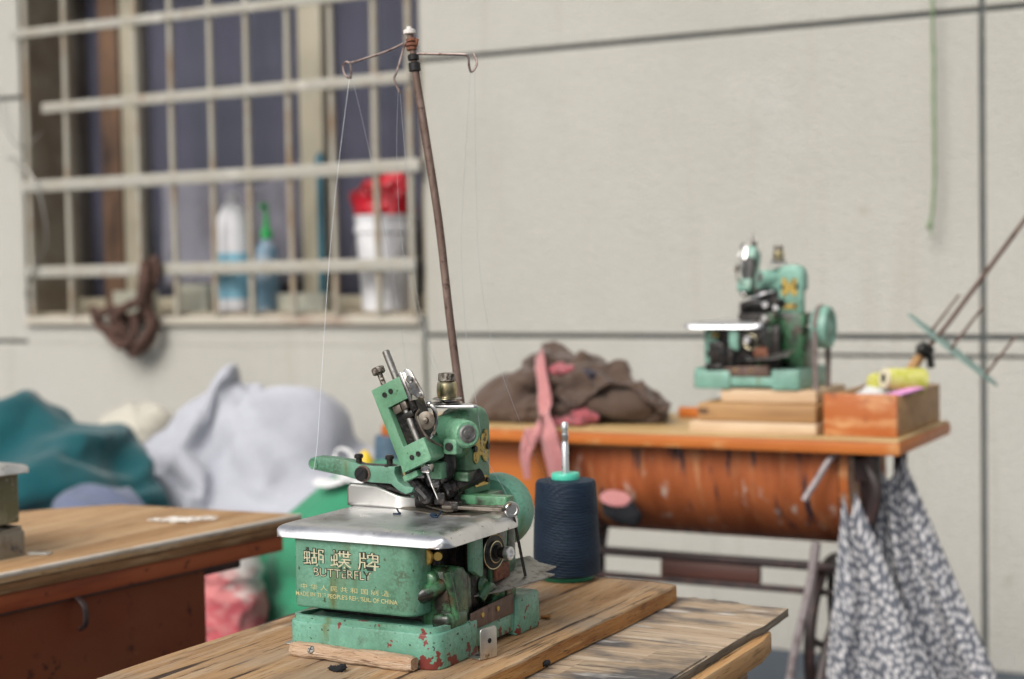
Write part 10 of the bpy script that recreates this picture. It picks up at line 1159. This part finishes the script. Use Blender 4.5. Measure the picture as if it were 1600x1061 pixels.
2,4,1,2,2,2,2,3,1,1,-1,-1,-2,6,5,6,5,5,3,5,4,1,-1,0,1,0,0,0,0,0,0,1,0,0,0,0,2,3,6,3,3,3,3,2,2,3,3,3,3,1,0,0,-1,-2,5,5,6,4,3,3,5,4,1,-1,-1,-1,0,1,0,0,0,1,1,2,1,1,1,2,3,5,2,3,3,3,2,3,3,3,4,2,3,1,-1,-3,-2,5,6,5,4,4,4,5,4,1,-1,-2,-2,-1,0,1,0,0,1,1,2,2,2,2,3,3,4,4,3,2,2,2,3,4,4,3,2,1,2,0,-3,-4,5,6,4,4,4,5,5,3,1,-1,-2,-2,-1,0,1,2,1,1,2,2,3,3,3,3,4,4,4,3,3,4,4,3,4,5,5,4,1,0,-1,-2,-4,6,6,5,5,4,5,4,2,0,-1,-2,-2,-1,0,1,2,2,1,2,2,3,3,3,3,4,4,4,5,4,3,3,4,5,6,4,4,2,-2,-2,-2,-3,6,6,6,5,5,5,3,2,1,0,-1,-1,-1,1,2,2,2,3,3,2,3,3,3,3,4,4,4,4,4,4,4,5,6,6,5,2,0,-3,-3,-3,-3,7,7,5,5,5,5,4,3,1,0,-1,-1,-1,1,2,2,3,1,1,2,3,4,4,4,4,4,4,4,4,4,4,5,5,6,5,2,-1,-3,-4,-3,-4,5,4,4,4,4,4,5,4,2,1,0,0,0,1,1,2,3,2,2,2,3,3,4,4,4,4,4,4,4,4,4,5,4,4,4,2,-1,-4,-4,-2,-5,4,3,4,4,4,3,3,3,2,2,2,1,1,2,1,2,2,2,3,2,3,4,5,5,5,5,4,4,4,4,4,4,4,3,3,1,-2,-4,-3,-5,-5,3,3,3,4,3,3,3,3,2,2,2,2,1,2,1,2,2,3,1,3,4,5,6,6,6,5,5,5,4,3,4,4,2,2,2,-1,-2,-5,-3,-6,-6,4,2,3,2,3,4,4,4,2,2,2,2,1,2,2,2,3,2,2,3,5,6,7,7,6,6,5,5,5,3,3,3,1,-1,-1,-2,-4,-3,-6,-5,-6,3,3,3,1,3,3,2,2,3,2,2,2,2,2,2,3,3,3,3,4,5,6,6,6,6,6,6,6,4,4,3,1,-1,-2,-3,-2,-4,-4,-6,-8,-8,3,3,4,2,2,3,3,2,2,3,2,2,3,3,2,3,3,4,4,5,5,6,6,6,6,6,6,4,2,3,1,-2,-3,-3,-4,-3,-3,-3,-5,-7,-7,3,3,4,4,3,3,2,3,2,3,3,4,3,4,3,3,4,4,5,5,5,5,5,5,6,6,6,3,3,0,-1,-4,-4,-4,-4,-3,-2,-2,-4,-5,-7,4,4,4,3,3,3,2,1,2,4,3,5,5,4,4,4,5,4,5,5,5,5,4,4,5,5,6,3,0,-1,-4,-5,-5,-4,-3,-2,-2,-3,-2,-3,-5,4,4,4,4,4,3,2,2,3,4,3,5,4,4,4,5,5,4,5,5,3,3,3,3,3,4,5,4,0,-3,-5,-6,-5,-4,-3,-2,-1,-3,-2,-2,-3,4,4,4,4,3,4,4,4,4,3,4,5,4,4,4,4,5,5,4,5,5,3,2,3,3,4,4,4,1,-2,-5,-5,-5,-3,-3,-1,0,-1,-2,-1,-2,4,4,3,3,4,2,3,4,3,4,4,4,5,5,5,5,4,4,5,5,4,3,3,1,2,2,3,3,0,-2,-4,-4,-4,-3,-1,0,-1,0,0,-1,-1,4,3,3,3,3,3,3,4,4,4,5,5,5,5,4,4,4,5,5,4,4,1,1,0,1,2,2,3,1,-1,-2,-2,-2,-1,-1,0,-1,-1,-1,0,-2,6,4,2,3,3,3,4,4,4,5,5,5,5,4,4,4,4,5,6,4,2,2,0,1,1,2,3,3,3,1,0,0,-1,0,1,1,1,0,0,1,-2,6,5,3,2,2,3,3,4,4,5,5,5,4,4,4,4,4,5,5,3,4,0,0,1,2,2,3,3,3,3,2,1,0,0,1,1,0,1,1,1,-1,6,4,2,2,2,3,3,4,5,5,5,4,4,4,4,4,5,6,4,4,5,1,1,2,3,3,3,3,3,4,3,2,1,2,1,1,2,1,1,1,0,6,4,2,1,2,2,4,3,4,3,3,3,4,4,4,4,5,6,5,6,3,2,3,4,4,4,5,5,3,3,2,2,2,2,2,1,1,0,1,1,1,6,3,2,2,2,3,4,4,2,2,2,2,3,4,4,4,5,5,6,5,6,4,5,6,6,6,5,5,4,4,4,1,2,2,1,0,0,0,0,1,1,5,3,2,2,3,4,4,3,4,1,1,2,3,3,4,4,4,4,5,5,5,6,5,6,5,5,5,6,5,5,5,2,2,2,1,0,0,0,0,1,1,5,3,3,3,3,4,4,5,3,1,1,2,2,3,4,4,4,5,5,6,5,5,5,6,6,6,7,6,6,6,6,1,2,2,1,1,0,0,0,1,1,5,3,3,3,4,4,5,4,2,0,0,1,2,3,4,4,4,4,5,6,7,6,5,6,6,7,6,7,7,7,5,1,1,2,1,0,1,1,1,0,1,4,4,4,4,4,4,5,3,1,0,0,1,2,3,4,5,4,4,5,6,7,7,6,6,6,7,7,7,8,8,4,1,1,0,0,0,1,1,2,2,1,6,5,4,4,4,4,5,3,1,1,0,1,2,4,4,5,6,5,5,6,6,6,7,7,5,6,7,8,8,7,4,1,1,1,0,0,1,2,4,3,2,6,6,6,5,4,4,5,5,3,2,1,1,2,3,4,5,6,6,5,6,6,6,6,6,6,5,6,6,8,6,5,3,1,1,1,1,2,3,4,3,2,7,5,6,6,5,5,4,4,3,3,2,2,3,4,5,5,5,6,6,6,7,7,6,6,6,6,6,6,7,7,6,4,3,2,2,2,3,4,2,4,4,8,6,5,6,6,5,4,4,4,3,3,3,4,4,5,6,5,5,6,6,8,6,7,5,5,6,6,6,6,6,6,5,4,3,3,3,4,3,3,5,3,7,7,5,6,6,6,6,4,4,4,3,3,3,4,4,5,5,5,6,7,7,7,5,5,3,4,5,6,6,5,5,5,5,4,4,4,2,3,4,2,3,-23,-24,-24,-26,-26,-26,-25,-23,-21,-18,-16,-14,-12,-11,-11,-10,-12,-10,-9,-5,-4,-3,2,4,6,6,3,0,0,2,3,2,1,2,0,
1,0,-4,-6,-7,-11,-25,-24,-26,-25,-25,-26,-25,-24,-21,-18,-16,-14,-12,-11,-10,-11,-9,-10,-6,-4,-2,-1,1,5,4,4,4,0,0,0,2,2,1,0,1,-2,-4,-5,-6,-8,-9,-24,-25,-26,-26,-26,-26,-26,-24,-22,-18,-15,-12,-11,-10,-10,-9,-8,-6,-5,-3,0,1,1,4,3,2,2,0,0,0,1,1,0,-1,0,-3,-5,-6,-8,-9,-11,-23,-25,-25,-24,-25,-26,-25,-23,-21,-18,-14,-10,-8,-7,-6,-6,-5,-4,-4,-3,0,2,2,1,2,2,-1,-1,0,0,-1,-1,-1,-3,-3,-3,-6,-7,-8,-10,-9,-23,-23,-24,-24,-25,-25,-24,-22,-21,-17,-11,-7,-4,-2,-3,-1,-2,-4,-4,-3,-1,2,1,1,0,0,-1,0,-2,-1,-1,-1,-3,-3,-4,-4,-5,-7,-9,-9,-9,-23,-22,-24,-23,-24,-24,-23,-21,-19,-15,-9,-4,0,2,2,-1,-2,-2,-3,-3,-2,-1,2,2,0,0,-1,-3,-4,-3,-2,-2,-2,-3,-2,-3,-5,-6,-9,-10,-10,-26,-23,-22,-22,-23,-23,-22,-21,-18,-13,-6,-1,1,1,2,2,1,-1,-3,-3,-3,-2,-2,-1,0,-3,-2,-4,-4,-4,-4,-3,-3,-3,-4,-5,-6,-7,-8,-8,-9,-27,-24,-23,-23,-22,-22,-21,-20,-15,-11,-5,-2,1,-1,0,2,0,-2,-4,-5,-5,-5,-4,-3,-2,-3,-2,-3,-3,-3,-3,-3,-4,-4,-5,-6,-7,-8,-9,-9,-9,-27,-25,-23,-23,-22,-21,-20,-18,-14,-9,-7,-3,-1,-1,0,0,-1,-4,-6,-7,-9,-8,-8,-6,-4,-3,-3,-3,-3,-3,-3,-3,-4,-5,-6,-6,-6,-8,-9,-9,-9,-28,-24,-24,-23,-22,-21,-20,-17,-14,-11,-8,-5,-3,-2,-3,-3,-3,-7,-9,-10,-9,-8,-8,-8,-6,-5,-4,-4,-4,-4,-4,-5,-5,-6,-5,-5,-6,-8,-10,-10,-10,-27,-23,-23,-22,-21,-22,-21,-19,-16,-13,-11,-8,-6,-4,-5,-4,-6,-10,-9,-10,-8,-8,-7,-6,-5,-4,-4,-4,-4,-4,-5,-5,-5,-6,-4,-5,-6,-8,-10,-11,-11,-25,-24,-23,-22,-21,-21,-21,-20,-18,-15,-11,-10,-9,-8,-8,-7,-9,-11,-10,-9,-8,-8,-7,-6,-3,-3,-1,-3,-4,-4,-5,-5,-6,-6,-5,-5,-7,-8,-11,-11,-13,-24,-25,-24,-23,-23,-22,-21,-20,-18,-16,-13,-11,-10,-10,-9,-9,-11,-11,-11,-9,-8,-8,-7,-7,-2,-1,1,0,-1,-4,-5,-6,-6,-6,-6,-6,-7,-9,-12,-13,-15,-24,-25,-24,-23,-23,-22,-22,-21,-20,-18,-17,-14,-12,-12,-11,-11,-11,-12,-10,-9,-9,-8,-7,-6,-1,1,1,2,-1,-1,-1,-4,-6,-6,-7,-7,-8,-10,-13,-14,-17,-24,-25,-25,-23,-23,-22,-22,-21,-21,-19,-18,-18,-16,-14,-12,-11,-11,-10,-11,-10,-9,-8,-8,-4,-2,0,2,1,2,-1,1,-2,-6,-7,-7,-8,-10,-12,-13,-15,-19,-25,-26,-25,-23,-22,-22,-23,-22,-21,-20,-19,-18,-17,-16,-12,-10,-9,-10,-9,-10,-10,-9,-8,-4,-3,-1,1,1,2,0,1,-2,-7,-9,-9,-10,-11,-13,-15,-18,-19,-26,-26,-25,-23,-24,-23,-23,-22,-21,-20,-19,-18,-18,-15,-13,-9,-7,-7,-9,-10,-10,-9,-8,-4,-4,-3,-1,2,0,1,1,-4,-8,-8,-11,-12,-14,-14,-16,-18,-20,-26,-26,-25,-23,-24,-24,-23,-22,-22,-21,-20,-20,-16,-13,-12,-8,-6,-4,-5,-7,-9,-9,-8,-5,-3,-3,-3,0,1,0,0,-7,-8,-10,-12,-13,-14,-16,-17,-19,-21,-26,-25,-27,-26,-24,-24,-23,-23,-22,-20,-19,-20,-18,-11,-9,-8,-6,-4,-4,-5,-6,-7,-8,-7,-4,-2,-2,-2,-1,0,-5,-9,-9,-12,-14,-15,-16,-17,-18,-19,-21,-27,-26,-26,-25,-26,-24,-23,-22,-21,-20,-18,-17,-17,-11,-7,-7,-5,-2,-5,-5,-7,-7,-9,-9,-7,-4,-2,-2,-2,-4,-8,-11,-11,-13,-15,-16,-17,-19,-20,-20,-20,-27,-28,-25,-24,-25,-25,-24,-22,-21,-20,-20,-16,-12,-10,-7,-6,-2,-4,-5,-6,-8,-9,-9,-10,-10,-8,-7,-6,-6,-8,-10,-11,-14,-15,-16,-18,-19,-20,-21,-21,-21,-29,-26,-24,-25,-23,-22,-22,-22,-22,-20,-18,-15,-10,-8,-7,-4,-4,-5,-6,-5,-8,-9,-11,-12,-13,-12,-11,-10,-10,-10,-12,-13,-15,-17,-18,-19,-20,-21,-22,-22,-22,-27,-27,-26,-22,-21,-18,-18,-17,-17,-17,-16,-13,-9,-7,-6,-6,-7,-6,-7,-8,-9,-10,-12,-15,-15,-15,
-14,-14,-13,-12,-13,-14,-15,-17,-19,-21,-21,-22,-21,-23,-23,-26,-25,-24,-22,-17,-15,-13,-12,-11,-12,-11,-11,-8,-5,-6,-7,-6,-6,-8,-10,-11,-12,-14,-17,-18,-17,-16,-14,-15,-14,-14,-14,-16,-18,-20,-22,-23,-24,-23,-24,-25,-27,-23,-20,-21,-18,-14,-12,-11,-11,-10,-10,-9,-7,-7,-5,-6,-6,-7,-9,-11,-14,-15,-16,-17,-19,-19,-17,-16,-14,-15,-15,-15,-17,-18,-20,-22,-24,-24,-24,-24,-26,-24,-20,-19,-19,-17,-15,-14,-12,-12,-11,-10,-9,-8,-9,-9,-8,-7,-8,-11,-14,-16,-18,-19,-18,-18,-18,-17,-16,-15,-15,-15,-15,-18,-19,-20,-22,-25,-26,-26,-27,-24,-20,-19,-18,-18,-18,-17,-14,-13,-10,-11,-10,-9,-9,-10,-11,-9,-10,-10,-12,-16,-18,-19,-21,-20,-20,-19,-18,-17,-17,-16,-16,-15,-17,-20,-21,-24,-25,-27,-28,-30,-28,-20,-18,-17,-18,-18,-14,-12,-12,-12,-11,-12,-12,-11,-10,-12,-12,-11,-13,-14,-15,-20,-20,-22,-22,-21,-20,-19,-18,-17,-15,-16,-15,-18,-21,-23,-24,-27,-28,-31,-31,-33,-20,-18,-17,-18,-17,-16,-13,-11,-12,-14,-12,-14,-13,-11,-11,-12,-12,-15,-16,-16,-19,-21,-22,-22,-23,-21,-20,-19,-17,-16,-15,-16,-19,-23,-24,-26,-30,-32,-31,-34,-35,-19,-19,-17,-16,-16,-17,-14,-13,-15,-15,-13,-14,-13,-13,-13,-13,-14,-15,-17,-18,-20,-22,-23,-23,-24,-22,-21,-20,-18,-16,-16,-17,-19,-24,-26,-28,-31,-34,-36,-36,-38,-17,-20,-20,-18,-18,-18,-17,-17,-16,-15,-14,-16,-14,-14,-14,-15,-15,-16,-18,-19,-20,-22,-23,-24,-25,-24,-23,-21,-19,-17,-18,-19,-20,-23,-28,-31,-32,-36,-39,-39,-40,-18,-19,-21,-21,-20,-17,-17,-18,-17,-17,-16,-15,-15,-15,-15,-15,-16,-17,-18,-18,-20,-21,-23,-25,-25,-25,-24,-22,-20,-20,-20,-22,-23,-25,-28,-31,-34,-37,-38,-40,-39,-20,-20,-20,-22,-20,-20,-19,-19,-18,-18,-18,-17,-16,-16,-16,-17,-17,-18,-16,-18,-19,-20,-23,-25,-26,-27,-26,-25,-23,-23,-23,-23,-27,-28,-30,-33,-37,-40,-39,-39,-40,-23,-23,-22,-23,-22,-22,-21,-19,-19,-19,-18,-17,-18,-17,-17,-17,-18,-18,-16,-18,-18,-21,-24,-26,-26,-27,-28,-28,-27,-26,-25,-26,-29,-32,-34,-35,-38,-41,-40,-40,-40,-25,-26,-24,-23,-22,-21,-21,-20,-19,-19,-18,-18,-18,-18,-18,-18,-19,-15,-17,-19,-18,-21,-25,-28,-28,-27,-28,-28,-27,-27,-27,-28,-31,-34,-35,-38,-39,-39,-40,-40,-41,-28,-27,-26,-24,-23,-22,-20,-20,-20,-19,-19,-18,-19,-19,-19,-19,-19,-16,-18,-19,-20,-23,-27,-30,-30,-30,-33,-33,-31,-30,-29,-30,-31,-33,-37,-39,-41,-40,-40,-41,-42,-29,-29,-27,-26,-25,-24,-22,-20,-20,-18,-17,-19,-19,-19,-19,-20,-19,-18,-19,-18,-21,-25,-29,-33,-32,-34,-34,-34,-36,-33,-31,-31,-32,-33,-35,-39,-41,-40,-41,-41,-40,-31,-30,-28,-27,-26,-24,-23,-21,-19,-18,-18,-17,-19,-20,-20,-21,-21,-21,-21,-22,-23,-27,-30,-35,-34,-34,-33,-33,-34,-35,-32,-32,-32,-32,-35,-38,-41,-41,-42,-42,-41,-32,-30,-29,-29,-27,-25,-24,-22,-19,-16,-17,-18,-19,-19,-22,-23,-23,-25,-25,-26,-27,-28,-33,-35,-34,-34,-33,-34,-33,-33,-33,-32,-32,-31,-33,-37,-40,-42,-42,-42,-40,-32,-30,-29,-29,-28,-26,-25,-21,-19,-16,-17,-18,-18,-20,-23,-26,-27,-27,-27,-27,-29,-31,-32,-36,-35,-34,-35,-35,-34,-33,-33,-31,-31,-32,-31,-35,-39,-39,-41,-40,-41,-32,-30,-30,-30,-28,-27,-25,-23,-19,-17,-17,-19,-19,-22,-24,-29,-31,-31,-31,-31,-30,-33,-34,-36,-36,-36,-36,-34,-34,-33,-33,-32,-31,-31,-32,-34,-34,-36,-40,-39,-39,-31,-29,-29,
-30,-30,-29,-26,-24,-21,-20,-18,-18,-22,-24,-26,-30,-34,-35,-34,-34,-33,-34,-36,-37,-37,-37,-36,-35,-34,-33,-32,-32,-32,-31,-33,-35,-35,-37,-40,-40,-39,-31,-30,-29,-29,-30,-29,-28,-26,-24,-22,-20,-21,-24,-27,-28,-32,-35,-37,-38,-37,-36,-36,-36,-35,-38,-37,-37,-35,-34,-34,-33,-33,-34,-32,-34,-36,-37,-39,-41,-40,-39,-31,-31,-30,-29,-28,-27,-27,-27,-26,-26,-23,-25,-27,-29,-31,-34,-36,-39,-40,-39,-39,-38,-35,-36,-36,-38,-37,-36,-35,-34,-34,-32,-34,-34,-34,-35,-37,-39,-40,-39,-43,-31,-29,-31,-31,-29,-29,-26,-26,-25,-26,-27,-25,-28,-31,-33,-37,-38,-40,-40,-41,-39,-37,-37,-36,-36,-36,-37,-37,-36,-35,-33,-33,-34,-35,-36,-36,-37,-39,-39,-42,-43,-29,-29,-28,-31,-32,-30,-30,-27,-27,-27,-27,-29,-29,-33,-35,-38,-41,-42,-41,-39,-38,-38,-37,-36,-35,-36,-37,-38,-38,-37,-36,-34,-34,-36,-38,-37,-39,-39,-39,-41,-46,-29,-29,-28,-30,-34,-34,-32,-32,-29,-29,-30,-31,-32,-32,-36,-39,-42,-43,-42,-38,-37,-37,-37,-35,-36,-37,-38,-39,-40,-40,-39,-38,-37,-37,-39,-40,-38,-37,-38,-43,-44,])
jk.modifiers.new('thickness', 'SOLIDIFY').thickness = .003

# ------------------------------------------------------------------ light
W = bpy.data.worlds.new('World'); S.world = W; W.use_nodes = True
N = W.node_tree.nodes; L = W.node_tree.links
sky = N.new('ShaderNodeTexSky'); sky.sky_type = 'NISHITA'; sky.sun_disc = False
sun_dir = Vector((-.10, -.74, .66)).normalized()       # towards the sun
sky.sun_elevation = math.asin(sun_dir.z); sky.sun_rotation = math.atan2(sun_dir.x, sun_dir.y)
sky.air_density = 1.0; sky.dust_density = 4.0; sky.ozone_density = 1.0
hs = N.new('ShaderNodeHueSaturation'); hs.inputs['Saturation'].default_value = .35
L.new(sky.outputs[0], hs.inputs['Color']); L.new(hs.outputs[0], N['Background'].inputs[0]); N['Background'].inputs[1].default_value = .10
sl = bpy.data.lights.new('sun', 'SUN'); sl.energy = 1.75; sl.angle = radians(38); sl.color = (1,.96,.90)
so = bpy.data.objects.new('sun', sl); COL.objects.link(so); so.rotation_euler = sun_dir.to_track_quat('Z','Y').to_euler(); so.location = (0,0,5)

S.view_settings.view_transform = 'Standard'; S.view_settings.look = 'None'; S.view_settings.exposure = .42; S.view_settings.gamma = 1
S.cycles.max_bounces = 6; S.cycles.use_denoising = True
